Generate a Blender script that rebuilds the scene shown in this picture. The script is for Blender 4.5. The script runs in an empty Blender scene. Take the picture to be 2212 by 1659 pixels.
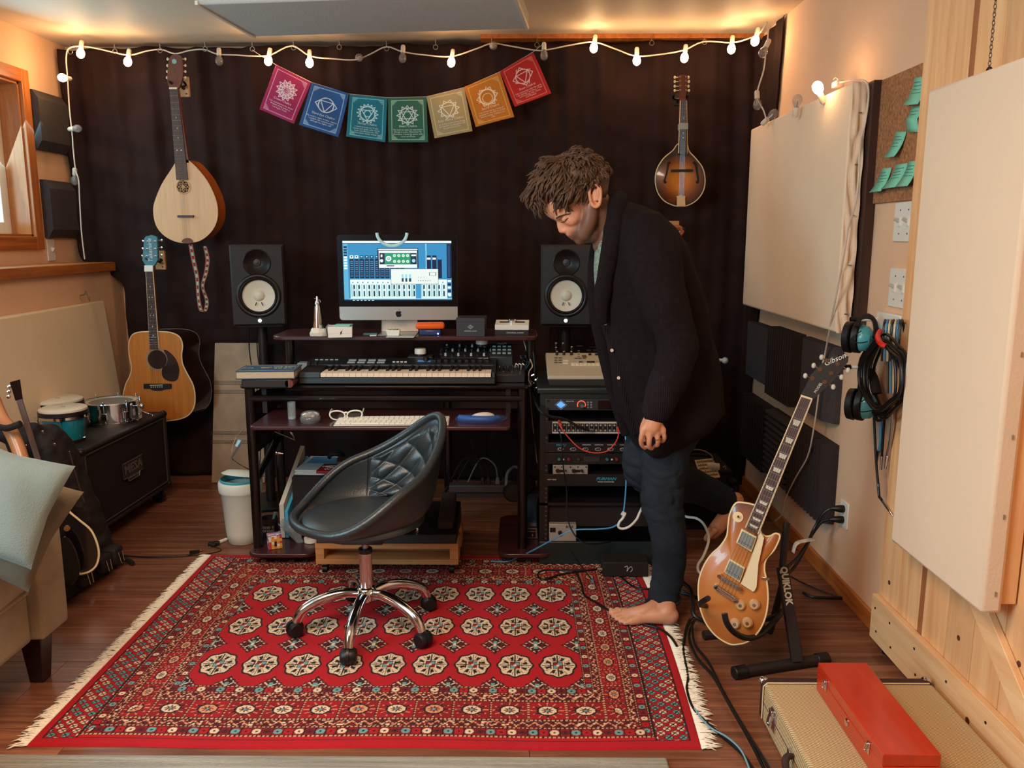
import bpy, math, random
import numpy as np
from mathutils import Vector, Matrix, Euler
from math import sin, cos, pi, radians, atan2, sqrt
random.seed(7)
SC = bpy.context.scene
COL = SC.collection
F_PX, CX, CY = 1780.0, 1106.0, 829.5
PITCH, YAW, EYE = math.atan(316/1780), math.atan(14/1780), 1.38
cam = bpy.data.cameras.new('camera'); cam.sensor_width = 36; cam.lens = F_PX/2212*36; cam.clip_start = .02
camo = bpy.data.objects.new('camera', cam); COL.objects.link(camo)
camo.location = (0, 0, EYE); camo.rotation_euler = (pi/2-PITCH, 0, YAW)
SC.camera = camo
ROTC = Euler((pi/2-PITCH, 0, YAW)).to_matrix()
SC.view_settings.view_transform = 'Standard'; SC.view_settings.look = 'None'
SC.view_settings.gamma = 1; SC.view_settings.use_curve_mapping = False
SC.view_settings.exposure = 0.3
w = bpy.data.worlds.new('world'); SC.world = w; w.use_nodes = True
w.node_tree.nodes['Background'].inputs[0].default_value = (.55, .75, 1, 1)
w.node_tree.nodes['Background'].inputs[1].default_value = .6
def area(name, loc, target, size, power, col):
 l = bpy.data.lights.new(name, 'AREA'); l.shape = 'RECTANGLE'; l.size, l.size_y = size; l.energy = power; l.color = col
 o = bpy.data.objects.new(name, l); COL.objects.link(o); o.location = loc
 o.rotation_euler = (Vector(target)-Vector(loc)).to_track_quat('-Z', 'Y').to_euler(); return o
area('daylight_near_left_window', (-2.42, .5, 1.6), (.2, 2.9, .5), (1.5, 1.1), 82, (.42, .82, 1.0))
area('warm_fill_overhead', (-.8, 1.0, 2.36), (-.8, 1.4, 0), (1.2, 1.2), 68, (1.0, .70, .49))  # unseen warm fill added overhead to brighten the room and upper walls
area('daylight_left_window', (-2.80, 3.75, 1.76), (-1.0, 3.1, .9), (1.5, 1.1), 30, (.42, .85, 1.0))
def ray(px, py):
 return (ROTC @ Vector((px-CX, -(py-CY), -F_PX))).normalized()
def onp(px, py, p0, n):
 d = ray(px, py); o = Vector((0, 0, EYE)); n = Vector(n)
 return o + d*((Vector(p0)-o).dot(n)/d.dot(n))
def P(px, py, Y): return onp(px, py, (0, Y, 0), (0, 1, 0))
def Fz(px, py, z=0.0): return onp(px, py, (0, 0, z), (0, 0, 1))
def PX(px, py, X): return onp(px, py, (X, 0, 0), (1, 0, 0))
def lin(c):
 c = c/255.0
 return c/12.92 if c <= .04045 else ((c+.055)/1.055)**2.4
def C(r, g, b): return (lin(r), lin(g), lin(b), 1)
MATS = {}
def mat(name, col, rough=.5, metal=0, noise=0, nscale=20, bump=0, bscale=80, spec=.5, sheen=0, emit=None, es=0, trans=0, alpha=1, stretch=(1,1,1), coat=0, var=0, ior=1.45):
 if name in MATS: return MATS[name]
 m = bpy.data.materials.new(name); m.use_nodes = True; nt = m.node_tree; b = nt.nodes['Principled BSDF']
 b.inputs['Base Color'].default_value = col; b.inputs['Roughness'].default_value = rough; b.inputs['Metallic'].default_value = metal
 b.inputs['Specular IOR Level'].default_value = spec; b.inputs['IOR'].default_value = ior
 if sheen: b.inputs['Sheen Weight'].default_value = sheen
 if coat: b.inputs['Coat Weight'].default_value = coat; b.inputs['Coat Roughness'].default_value = .08
 if trans: b.inputs['Transmission Weight'].default_value = trans
 if alpha < 1: b.inputs['Alpha'].default_value = alpha
 if emit: b.inputs['Emission Color'].default_value = emit; b.inputs['Emission Strength'].default_value = es
 def coords():
  tc = nt.nodes.new('ShaderNodeTexCoord'); mp = nt.nodes.new('ShaderNodeMapping'); mp.inputs['Scale'].default_value = stretch
  nt.links.new(tc.outputs['Object'], mp.inputs['Vector']); return mp.outputs[0]
 last = None
 if noise:
  n = nt.nodes.new('ShaderNodeTexNoise'); n.inputs['Scale'].default_value = nscale; n.inputs['Detail'].default_value = 5
  nt.links.new(coords(), n.inputs['Vector'])
  mx = nt.nodes.new('ShaderNodeMix'); mx.data_type = 'RGBA'
  mx.inputs[6].default_value = tuple(max(0, c*(1-noise)) for c in col[:3])+(1,); mx.inputs[7].default_value = tuple(min(1, c*(1+noise)) for c in col[:3])+(1,)
  rp = nt.nodes.new('ShaderNodeValToRGB'); rp.color_ramp.elements[0].position = .32; rp.color_ramp.elements[1].position = .68
  nt.links.new(n.outputs[0], rp.inputs[0]); nt.links.new(rp.outputs[0], mx.inputs[0]); last = mx.outputs[2]
 if var:
  oi = nt.nodes.new('ShaderNodeObjectInfo'); mr = nt.nodes.new('ShaderNodeMapRange'); mr.inputs[3].default_value = 1-var; mr.inputs[4].default_value = 1+var
  nt.links.new(oi.outputs['Random'], mr.inputs[0]); hs = nt.nodes.new('ShaderNodeHueSaturation'); hs.inputs['Color'].default_value = col
  if last: nt.links.new(last, hs.inputs['Color'])
  nt.links.new(mr.outputs[0], hs.inputs['Value']); last = hs.outputs[0]
 if last: nt.links.new(last, b.inputs['Base Color'])
 if bump:
  n = nt.nodes.new('ShaderNodeTexNoise'); n.inputs['Scale'].default_value = bscale; n.inputs['Detail'].default_value = 3
  nt.links.new(coords(), n.inputs['Vector']); bp = nt.nodes.new('ShaderNodeBump'); bp.inputs['Strength'].default_value = bump; bp.inputs['Distance'].default_value = .01
  nt.links.new(n.outputs[0], bp.inputs['Height']); nt.links.new(bp.outputs[0], b.inputs['Normal'])
 MATS[name] = m; return m
def wave_bump(m, scale=100, strength=.4, direction='X', dist=.005, kind='BANDS'):
 nt = m.node_tree; b = nt.nodes['Principled BSDF']; tc = nt.nodes.new('ShaderNodeTexCoord'); wv = nt.nodes.new('ShaderNodeTexWave')
 wv.wave_type = kind
 if kind == 'BANDS': wv.bands_direction = direction
 wv.inputs['Scale'].default_value = scale; nt.links.new(tc.outputs['Object'], wv.inputs['Vector'])
 bp = nt.nodes.new('ShaderNodeBump'); bp.inputs['Strength'].default_value = strength; bp.inputs['Distance'].default_value = dist
 nt.links.new(wv.outputs['Fac'], bp.inputs['Height'])
 if b.inputs['Normal'].links: nt.links.new(b.inputs['Normal'].links[0].from_socket, bp.inputs['Normal'])
 nt.links.new(bp.outputs[0], b.inputs['Normal']); return m
def wood(name, c1, c2, rough=.45, stretch=(1, 12, 12), scale=3, var=0, coat=0, c3=None, bump=.05):
 if name in MATS: return MATS[name]
 m = bpy.data.materials.new(name); m.use_nodes = True; nt = m.node_tree; b = nt.nodes['Principled BSDF']
 tc = nt.nodes.new('ShaderNodeTexCoord'); mp = nt.nodes.new('ShaderNodeMapping'); mp.inputs['Scale'].default_value = stretch
 nt.links.new(tc.outputs['Object'], mp.inputs['Vector'])
 n = nt.nodes.new('ShaderNodeTexNoise'); n.noise_dimensions = '4D'; n.inputs['Scale'].default_value = scale; n.inputs['Detail'].default_value = 6; n.inputs['Roughness'].default_value = .6; n.inputs['Distortion'].default_value = .4
 nt.links.new(mp.outputs[0], n.inputs['Vector'])
 rp = nt.nodes.new('ShaderNodeValToRGB'); e = rp.color_ramp.elements; e[0].position = .3; e[0].color = c1; e[1].position = .7; e[1].color = c2
 if c3: k = e.new(.5); k.color = c3
 nt.links.new(n.outputs[0], rp.inputs[0]); out = rp.outputs[0]
 oi = nt.nodes.new('ShaderNodeObjectInfo'); ml = nt.nodes.new('ShaderNodeMath'); ml.operation = 'MULTIPLY'; ml.inputs[1].default_value = 40
 nt.links.new(oi.outputs['Random'], ml.inputs[0]); nt.links.new(ml.outputs[0], n.inputs['W'])
 if var:
  mr = nt.nodes.new('ShaderNodeMapRange'); mr.inputs[3].default_value = 1-var; mr.inputs[4].default_value = 1+var
  nt.links.new(oi.outputs['Random'], mr.inputs[0]); hs = nt.nodes.new('ShaderNodeHueSaturation')
  nt.links.new(out, hs.inputs['Color']); nt.links.new(mr.outputs[0], hs.inputs['Value']); out = hs.outputs[0]
 nt.links.new(out, b.inputs['Base Color']); b.inputs['Roughness'].default_value = rough
 if coat: b.inputs['Coat Weight'].default_value = coat; b.inputs['Coat Roughness'].default_value = .1
 if bump:
  bp = nt.nodes.new('ShaderNodeBump'); bp.inputs['Strength'].default_value = bump; bp.inputs['Distance'].default_value = .005
  nt.links.new(n.outputs[0], bp.inputs['Height']); nt.links.new(bp.outputs[0], b.inputs['Normal'])
 MATS[name] = m; return m
def attr_mat(name, rough=.7, emit=0, sheen=0, bump=0, bscale=400, coat=0):
 if name in MATS: return MATS[name]
 m = bpy.data.materials.new(name); m.use_nodes = True; nt = m.node_tree; b = nt.nodes['Principled BSDF']
 a = nt.nodes.new('ShaderNodeAttribute'); a.attribute_name = 'Col'; nt.links.new(a.outputs['Color'], b.inputs['Base Color'])
 b.inputs['Roughness'].default_value = rough; b.inputs['Sheen Weight'].default_value = sheen; b.inputs['Coat Weight'].default_value = coat
 if emit:
  nt.links.remove(b.inputs['Base Color'].links[0]); b.inputs['Base Color'].default_value = (.01, .01, .01, 1)
  nt.links.new(a.outputs['Color'], b.inputs['Emission Color']); b.inputs['Emission Strength'].default_value = emit
  b.inputs['Roughness'].default_value = .2
 if bump:
  tc = nt.nodes.new('ShaderNodeTexCoord'); n = nt.nodes.new('ShaderNodeTexNoise'); n.inputs['Scale'].default_value = bscale
  nt.links.new(tc.outputs['Object'], n.inputs['Vector']); bp = nt.nodes.new('ShaderNodeBump'); bp.inputs['Strength'].default_value = bump; bp.inputs['Distance'].default_value = .004
  nt.links.new(n.outputs[0], bp.inputs['Height']); nt.links.new(bp.outputs[0], b.inputs['Normal'])
 MATS[name] = m; return m
def frame(o, x, y, z):
 M = Matrix.Identity(4)
 for i, v in enumerate((Vector(x).normalized(), Vector(y).normalized(), Vector(z).normalized())):
  for r in range(3): M[r][i] = v[r]
 M.translation = Vector(o); return M
def cr(pts, n=8, closed=False):
 pts = [Vector(p) for p in pts]; out = []; N = len(pts)
 for i in range(N if closed else N-1):
  g = (lambda k: pts[k % N]) if closed else (lambda k: pts[min(max(k, 0), N-1)])
  a, b, c, d = g(i-1), g(i), g(i+1), g(i+2)
  for k in range(n):
   t = k/n
   out.append(.5*((2*b)+(c-a)*t+(2*a-5*b+4*c-d)*t*t+(3*b-a-3*c+d)*t**3))
 if not closed: out.append(pts[-1].copy())
 return out
class MB:
 def __init__(s): s.v = []; s.f = []; s.m = []
 def add(s, vs, fs, mi=0, M=None):
  k = len(s.v)
  if M is not None: vs = [M @ Vector(v) for v in vs]
  s.v += [tuple(v) for v in vs]; s.f += [tuple(i+k for i in f) for f in fs]; s.m += [mi]*len(fs); return s
 def box(s, c, d, mi=0, R=None, M=None, taper=1):
  x, y, z = d[0]/2, d[1]/2, d[2]/2; t = taper
  vs = [(-x,-y,-z),(x,-y,-z),(x,y,-z),(-x,y,-z),(-x*t,-y*t,z),(x*t,-y*t,z),(x*t,y*t,z),(-x*t,y*t,z)]
  if R is not None: vs = [R @ Vector(v) for v in vs]
  vs = [Vector(v)+Vector(c) for v in vs]
  return s.add(vs, [(0,3,2,1),(4,5,6,7),(0,1,5,4),(1,2,6,5),(2,3,7,6),(3,0,4,7)], mi, M)
 def bx(s, a, b, mi=0, M=None):
  return s.box([(a[i]+b[i])/2 for i in range(3)], [abs(b[i]-a[i]) for i in range(3)], mi, None, M)
 def hexa(s, b4, t4, mi=0):
  return s.add(list(b4)+list(t4), [(0,3,2,1),(4,5,6,7),(0,1,5,4),(1,2,6,5),(2,3,7,6),(3,0,4,7)], mi)
 def tube(s, pts, r, n=8, mi=0, closed=False, caps=True, flat=1.0, up=None):
  pts = [Vector(p) for p in pts]; N = len(pts); rs = r if isinstance(r, (list, tuple)) else [r]*N
  vs = []; pu = None
  for i, p in enumerate(pts):
   a = pts[(i-1) % N] if (closed or i > 0) else p; b = pts[(i+1) % N] if (closed or i < N-1) else p
   t = (b-a); t = t.normalized() if t.length > 1e-9 else Vector((0, 0, 1))
   if pu is None:
    u = Vector(up) if up else (Vector((0, 0, 1)) if abs(t.z) < .9 else Vector((1, 0, 0)))
   else: u = pu
   u = (u-t*u.dot(t))
   u = u.normalized() if u.length > 1e-6 else t.orthogonal().normalized()
   pu = u; w_ = t.cross(u)
   for k in range(n):
    a_ = 2*pi*k/n; vs.append(p+(u*cos(a_)*flat+w_*sin(a_))*rs[i])
  fs = []
  for i in range(N if closed else N-1):
   j = (i+1) % N
   for k in range(n): l = (k+1) % n; fs.append((i*n+k, i*n+l, j*n+l, j*n+k))
  if caps and not closed: fs.append(tuple(range(n-1, -1, -1))); fs.append(tuple(range((N-1)*n, N*n)))
  return s.add(vs, fs, mi)
 def cyl(s, a, b, r0, r1=None, n=20, mi=0, caps=True):
  return s.tube([a, b], [r0, r0 if r1 is None else r1], n, mi, caps=caps)
 def lathe(s, prof, c=(0, 0, 0), n=28, mi=0, M=None, sx=1, sy=1, mis=None, cap=True):
  vs = []; fs = []; mm = []
  for r, z in prof:
   for k in range(n): a = 2*pi*k/n; vs.append((c[0]+r*cos(a)*sx, c[1]+r*sin(a)*sy, c[2]+z))
  for i in range(len(prof)-1):
   for k in range(n): l = (k+1) % n; fs.append((i*n+k, i*n+l, (i+1)*n+l, (i+1)*n+k)); mm.append(mis[i] if mis else mi)
  if cap and prof[0][0] > 1e-6: fs.append(tuple(range(n-1, -1, -1))); mm.append(mm[0])
  if cap and prof[-1][0] > 1e-6: fs.append(tuple(range((len(prof)-1)*n, len(prof)*n))); mm.append(mm[-2] if len(mm) > 1 else mi)
  k0 = len(s.m); s.add(vs, fs, mi, M); s.m[k0:] = mm; return s
 def prism(s, pts, y0, y1, mi=0, ms=None, M=None):
  """outline in local x,z extruded along y"""
  n = len(pts); A = sum(pts[i][0]*pts[(i+1) % n][1]-pts[(i+1) % n][0]*pts[i][1] for i in range(n))
  if A < 0: pts = pts[::-1]
  vs = [(p[0], y0, p[1]) for p in pts]+[(p[0], y1, p[1]) for p in pts]
  s.add(vs, [tuple(range(n)), tuple(range(2*n-1, n-1, -1))], mi, M)
  return s.add(vs, [(i, i+n, (i+1) % n+n, (i+1) % n) for i in range(n)], mi if ms is None else ms, M)
 def sph(s, c, r, n=12, mi=0, M=None, R=None):
  r = r if isinstance(r, (tuple, list)) else (r, r, r); vs = []; fs = []; h = max(4, n//2)
  for i in range(1, h):
   t = pi*i/h
   for k in range(n): a = 2*pi*k/n; vs.append(Vector((r[0]*sin(t)*cos(a), r[1]*sin(t)*sin(a), r[2]*cos(t))))
  vs.append(Vector((0, 0, r[2]))); vs.append(Vector((0, 0, -r[2]))); T, B = len(vs)-2, len(vs)-1
  if R is not None: vs = [R @ v for v in vs]
  vs = [v+Vector(c) for v in vs]
  for i in range(h-2):
   for k in range(n): l = (k+1) % n; fs.append((i*n+k, (i+1)*n+k, (i+1)*n+l, i*n+l))
  for k in range(n): l = (k+1) % n; fs.append((T, k, l)); fs.append((B, (h-2)*n+l, (h-2)*n+k))
  return s.add(vs, fs, mi, M)
 def mesh(s, name, mats):
  me = bpy.data.meshes.new(name); me.from_pydata(s.v, [], s.f)
  for m in (mats if isinstance(mats, (list, tuple)) else [mats]): me.materials.append(m)
  me.polygons.foreach_set('material_index', s.m); me.validate(); me.update(); return me
 def build(s, name, mats, parent=None, bevel=0, ang=35, seg=2, **kw):
  me = s.mesh(name, mats); return link(name, me, parent, bevel, ang, seg, **kw)
def link(name, me, parent=None, bevel=0, ang=35, seg=2, M=None, label=None, cat=None, group=None, kind=None):
 if ang:
  me.shade_smooth(); me.set_sharp_from_angle(angle=radians(ang))
 o = bpy.data.objects.new(name, me); COL.objects.link(o)
 if parent: o.parent = parent
 if M is not None: o.matrix_local = M
 if bevel:
  b = o.modifiers.new('bevel', 'BEVEL'); b.width = bevel; b.segments = seg; b.limit_method = 'ANGLE'; b.angle_limit = radians(40); b.use_clamp_overlap = True
 tag(o, label, cat, group, kind); return o
def tag(o, label=None, cat=None, group=None, kind=None):
 if label: o['label'] = label
 if cat: o['category'] = cat
 if group: o['group'] = group
 if kind: o['kind'] = kind
 return o
def thing(name, label, cat, loc=(0, 0, 0), rz=0, group=None, M=None):
 o = bpy.data.objects.new(name, None); COL.objects.link(o); o.empty_display_size = .05
 if M is not None: o.matrix_world = M
 else: o.location = loc; o.rotation_euler = (0, 0, rz)
 return tag(o, label, cat, group)
def copy_tree(o, parent=None):
 c = o.copy(); COL.objects.link(c)
 if parent: c.parent = parent
 for ch in list(o.children): copy_tree(ch, c)
 return c
def text_mesh(s, size, ext=.0006, align='CENTER', shear=0, bold=0, sp=1, sx=1):
 cu = bpy.data.curves.new('t', 'FONT'); cu.body = s; cu.size = size; cu.extrude = ext; cu.align_x = align; cu.align_y = 'CENTER'
 cu.shear = shear; cu.offset = bold; cu.resolution_u = 2; cu.space_character = sp
 o = bpy.data.objects.new('t', cu); COL.objects.link(o)
 dg = bpy.context.evaluated_depsgraph_get(); me = bpy.data.meshes.new_from_object(o.evaluated_get(dg))
 bpy.data.objects.remove(o)
 if sx != 1:
  for v in me.vertices: v.co.x *= sx
 return me
def text(s, size, m, parent, M, **kw):
 """M maps text x right, y up, z out"""
 me = text_mesh(s, size, **kw); me.materials.clear(); me.materials.append(m)
 o = bpy.data.objects.new('lettering', me); COL.objects.link(o)
 if parent: o.parent = parent
 o.matrix_local = M; return o
FRONT = Matrix(((1, 0, 0, 0), (0, 0, -1, 0), (0, 1, 0, 0), (0, 0, 0, 1)))   # text standing up, facing -y
def T(x, y, z): return Matrix.Translation((x, y, z))
class Canvas:
 def __init__(s, nx, ny, bg): s.nx, s.ny = nx, ny; s.a = np.zeros((ny, nx, 4), 'f'); s.a[:] = bg; s.Y, s.X = np.mgrid[0:ny, 0:nx]; s.X = (s.X+.5)/nx; s.Y = (s.Y+.5)/ny; s.asp = ny/nx
 def put(s, mask, c): s.a[mask] = c
 def rect(s, x0, y0, x1, y1, c): s.put((s.X >= x0) & (s.X < x1) & (s.Y >= y0) & (s.Y < y1), c)
 def ring(s, x, y, r0, r1, c):
  d = np.hypot(s.X-x, (s.Y-y)*s.asp); s.put((d >= r0) & (d <= r1), c)
 def line(s, x0, y0, x1, y1, w, c):
  A = s.asp; dx, dy = x1-x0, (y1-y0)*A; L = dx*dx+dy*dy+1e-12
  t = np.clip(((s.X-x0)*dx+(s.Y-y0)*A*dy)/L, 0, 1)
  s.put(np.hypot(s.X-x0-t*dx, (s.Y-y0)*A-t*dy) <= w, c)
def canvas_mesh(name, cv, fn, m, closed_back=False):
 """grid whose vertices carry the canvas colours; fn(u,v)->xyz arrays"""
 nx, ny = cv.nx, cv.ny; V, U = np.mgrid[0:ny, 0:nx]; U = U/(nx-1); V = V/(ny-1)
 co = np.stack(fn(U, V), -1).reshape(-1, 3).astype('f')
 i = (np.arange(ny-1)[:, None]*nx+np.arange(nx-1)[None, :]).reshape(-1)
 q = np.stack([i, i+1, i+nx+1, i+nx], -1).astype('i')
 me = bpy.data.meshes.new(name); me.vertices.add(len(co)); me.vertices.foreach_set('co', co.ravel())
 me.loops.add(q.size); me.loops.foreach_set('vertex_index', q.ravel()); me.polygons.add(len(q)); me.polygons.foreach_set('loop_start', np.arange(len(q), dtype='i')*4)
 me.update(calc_edges=True); at = me.color_attributes.new('Col', 'FLOAT_COLOR', 'POINT'); at.data.foreach_set('color', cv.a.reshape(-1).astype('f'))
 me.materials.append(m); return me
def remeshed(mb, voxel, smooth=4, fac=.5):
 me = mb.mesh('tmp', []) if False else bpy.data.meshes.new('tmp')
 me.from_pydata(mb.v, [], mb.f); me.update()
 o = bpy.data.objects.new('tmp', me); COL.objects.link(o)
 r = o.modifiers.new('r', 'REMESH'); r.mode = 'VOXEL'; r.voxel_size = voxel
 if smooth: sm = o.modifiers.new('s', 'SMOOTH'); sm.iterations = smooth; sm.factor = fac
 dg = bpy.context.evaluated_depsgraph_get(); out = bpy.data.meshes.new_from_object(o.evaluated_get(dg))
 bpy.data.objects.remove(o); bpy.data.meshes.remove(me); return out
def displace(me, fn):
 n_ = [v.normal.copy() for v in me.vertices]
 for v, k in zip(me.vertices, n_): v.co = v.co+k*fn(v.co)
M_black = mat('black_plastic', C(27, 19, 19), .4)
M_blackm = mat('black_matte', C(26, 17, 16), .75)
M_dkgrey = mat('dark_grey_plastic', C(52, 50, 52), .5)
M_chrome = mat('chrome', C(215, 215, 220), .12, 1)
M_steel = mat('brushed_steel', C(170, 170, 172), .3, 1)
M_white = mat('white_plastic', C(232, 228, 218), .4)
M_cream = mat('cream_plastic', C(226, 205, 160), .45)
M_rubber = mat('black_rubber', C(15, 14, 15), .45)
M_glass = mat('clear_glass', (1, 1, 1, 1), .02, trans=1)
M_paint = mat('pale_print', C(210, 210, 205), .6)
# room
XL, XR, H = -2.514, 1.268, 2.42
def Yb(x): return 4.58-.04*x
M_wall = mat('wall_paint', C(230, 188, 154), .85, noise=.03, nscale=3, bump=.08, bscale=60)
M_ceil = mat('ceiling_paint', C(214, 198, 178), .6, noise=.02, nscale=2, bump=.05, bscale=30)
M_trim = wood('oak_trim', C(150, 78, 30), C(196, 118, 55), .4, (12, 1, 12), 4, coat=.2)
M_trimz = wood('oak_trim_upright', C(158, 84, 34), C(200, 122, 60), .4, (12, 12, 1), 4, coat=.2)
M_floor = wood('laminate_floor', C(94, 56, 42), C(158, 106, 78), .32, (1.2, 22, 22), 2.2, var=.22, c3=C(124, 78, 57), bump=.03)
M_seam = mat('floor_seam', C(38, 17, 11), .7)
MB().bx((-2.9, -2.7, -.1), (1.5, 5, -.004)).build('floor', M_seam, kind='structure')
flo = bpy.data.objects['floor']
pl = {}
y = 1.25; r = 0
rr = random.Random(3)
while y < 4.8:
 x = XL-.0-rr.uniform(0, 1.1)
 while x < XR+.05:
  L = 1.28; x0, x1 = max(x, XL-.1), min(x+L, XR+.05)
  if x1-x0 > .05:
   MB().bx((x0+.0008, y+.0008, -.004), (x1-.0008, y+.1245, 0)).build('floor_plank', M_floor, flo)
  x += L
 y += .126
MB().bx((-2.9, -2.7, -.004), (1.5, 1.249, 0)).build('floor_front', M_floor, flo, kind='stuff')
MB().bx((-2.9, -2.7, H), (1.5, 5, H+.1)).build('ceiling', M_ceil, kind='structure')
m = MB().bx((-2.9, 4.80, -.05), (1.5, 4.9, H)); m.build('wall_back', M_wall, kind='structure')
MB().bx((XR, -2.7, -.05), (XR+.1, 4.9, H)).build('wall_right', M_wall, kind='structure')
MB().bx((-2.9, -2.7, -.05), (1.5, -2.6, H)).build('wall_rear', M_wall, kind='structure')
wa = PX(46, 300, XL); wz0, wz1 = PX(60, 511, XL).z, PX(36, 176, XL).z
wy1 = PX(56, 350, XL).y; wy0 = wy1-1.25
m = MB()
for a, b in (((-2.7,), ()),): pass
m.bx((XL-.16, -2.7, -.05), (XL, wy0, H)); m.bx((XL-.16, wy1, -.05), (XL, 4.9, H))
m.bx((XL-.16, wy0, -.05), (XL, wy1, wz0)); m.bx((XL-.16, wy0, wz1), (XL, wy1, H))
m.build('wall_left', M_wall, kind='structure')
MB().bx((XL, -2.6, 0), (-2.30, 4.8, 1.196)).build('wall_left_lower', M_wall, kind='structure')
MB().bx((XL, -2.6, 1.196), (-2.265, 4.66, 1.246)).build('trim_1', M_trim, bevel=.004, kind='structure')
wt = MB().bx((XL-.15, wy0-.02, wz0-.002), (XL-.145, wy1, wz0)).build('window_1', M_trim, kind='structure')
W_ = .066; cs = MB()
cs.bx((XL, wy1, wz0-W_), (XL+.02, wy1+W_, wz1+W_)); cs.bx((XL, wy0-W_, wz0-W_), (XL+.02, wy0, wz1+W_))
cs.build('casing', M_trimz, wt, bevel=.004)
cs = MB(); cs.bx((XL, wy0, wz0-W_), (XL+.02, wy1, wz0)); cs.bx((XL, wy0, wz1), (XL+.02, wy1, wz1+W_)); cs.build('casing', M_trim, wt, bevel=.004)
jb = MB(); jb.bx((XL-.15, wy1-.012, wz0), (XL, wy1, wz1)); jb.bx((XL-.15, wy0, wz0), (XL, wy0+.012, wz1)); jb.build('jamb', M_trimz, wt)
jb = MB(); jb.bx((XL-.15, wy0, wz0), (XL, wy1, wz0+.012)); jb.bx((XL-.15, wy0, wz1-.012), (XL, wy1, wz1)); jb.build('jamb', M_trim, wt)
sf = MB(); a0, a1, b0, b1 = wy0+.012, wy1-.012, wz0+.012, wz1-.012
for p, q in (((a0, b0), (a0+.06, b1)), ((a1-.06, b0), (a1, b1)), ((a0+.06, b0), (a1-.06, b0+.06)), ((a0+.06, b1-.06), (a1-.06, b1)), (((a0+a1)/2-.03, b0+.06), ((a0+a1)/2+.03, b1-.06))):
 sf.bx((XL-.15, p[0], p[1]), (XL-.10, q[0], q[1]))
sf.build('sash', M_white, wt, bevel=.003)
M_pane = mat('window_pane', C(200, 225, 235), .05, alpha=.15)
for q0, q1 in ((a0+.06, (a0+a1)/2-.03), ((a0+a1)/2+.03, a1-.06)):
 MB().bx((XL-.13, q0, b0+.06), (XL-.126, q1, b1-.06)).build('pane', M_pane, wt)
MB().bx((XR-.014, 2.66, 0), (XR, 4.7, .068)).build('baseboard_right', M_trim, bevel=.003, kind='structure')
MB().bx((-2.3, 4.78, 0), (XR, 4.80, .08)).build('baseboard_back', M_trim, kind='structure')
MB().bx((-.2, 4.52, 2.398), (XR, 4.80, H)).build('trim_2', M_trim, kind='structure')
M_cur = mat('black_curtain_cloth', C(40, 23, 21), .85, noise=.25, nscale=6, bump=.25, bscale=9, spec=.2)
def curtain():
 nx, nz = 300, 110; rg = random.Random(5)
 xs = np.linspace(0, 1, nx); zs = np.linspace(0, 1, nz); U, V = np.meshgrid(xs, zs)
 xa, xb = -2.49, XR-.03
 X = xa+(xb-xa)*U; Z = .012+(2.385-.012)*V
 sag = .006*np.sin(U*34)+.004*np.sin(U*71+1); Z = Z*(1+0*U)-sag*V
 low = 1/(1+np.exp((Z-1.2)*40)); left = np.clip(1-U*9, 0, 1)
 X = X+left*low*.26
 Y = 4.58-.04*X
 fold = .011*np.sin(X*23+1.2*np.sin(Z*1.3))+.008*np.sin(X*41+2*Z+1.7)+.006*np.sin(X*67+.9*np.sin(3*Z))+.010*np.sin(X*9.5+.6*Z)
 fold *= .4+.5*V
 ripple = .005*np.sin(Z*55+3*np.sin(X*5))*np.exp(-((Z-.62)/.28)**2)+.004*np.sin(Z*38+X*11)*np.exp(-((Z-1.75)/.6)**2)
 diag = .008*np.sin((X*.8+Z)*17)*np.exp(-((X+2.1)/.5)**2)
 crease = -.006*np.exp(-((X-(-.25))/.012)**2)-.005*np.exp(-((Z-1.02)/.008)**2)
 Y = Y+fold+ripple+diag+crease
 co = [Vector((float(a), float(b), float(c))) for a, b, c in zip(X.ravel(), Y.ravel(), Z.ravel())]
 nw = 34; mb = MB(); vs = []; fs = []
 for j in range(nz):
  for i in range(nx): vs.append(co[j*nx+i])
  e = co[j*nx+nx-1]
  for i in range(1, nw+1):
   t = i/nw; top = e.z/2.4
   ln = .40*(top)+.06*(1-top)
   a = min(t*6, 1)*pi/2
   vs.append(Vector((XR-.03+.012*sin(a)+.006*sin(t*22)*(t > .15), e.y-ln*t, e.z+0.035*t*(top > .98))))
 n = nx+nw
 for j in range(nz-1):
  for i in range(n-1): fs.append((j*n+i, j*n+i+1, (j+1)*n+i+1, (j+1)*n+i))
 mb.add(vs, fs); o = mb.build('black_curtain', M_cur, ang=180)
 s = o.modifiers.new('thick', 'SOLIDIFY'); s.thickness = .003
 tag(o, 'large black cloth curtain covering the whole back wall behind the desk', 'curtain')
curtain()
def ledge_cloth():
 m = MB(); pts = []; rows = []
 for k in range(9):
  t = k/8; y = 4.62-.0*t
  row = []
  for j in range(10):
   s = j/9; x = -2.47+.24*s; row.append(Vector((x, 4.30+.30*t+.01*sin(j*2+k), 1.252+.006*sin(j*2.3+k*1.7)+.004*(k % 2))))
  rows.append(row)
 vs = [v for r_ in rows for v in r_]
 m.add(vs, [(a*10+b, a*10+b+1, a*10+b+11, a*10+b+10) for a in range(8) for b in range(9)])
M_canvas = mat('panel_canvas', C(228, 208, 178), .9, noise=.02, nscale=4, bump=.1, bscale=140)
M_canvasg = mat('panel_canvas_grey', C(205, 205, 200), .9, bump=.1, bscale=140)
a = Fz(547, 80, 2.25); b = Fz(1142, 63, 2.25)
t = thing('ceiling_acoustic_panel', 'long fabric acoustic panel hung flat just below the ceiling', 'acoustic panel', ((a.x+b.x)/2, (a.y+b.y)/2, 2.25), rz=atan2(b.y-a.y, b.x-a.x))
hw = (b-a).length/2
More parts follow.
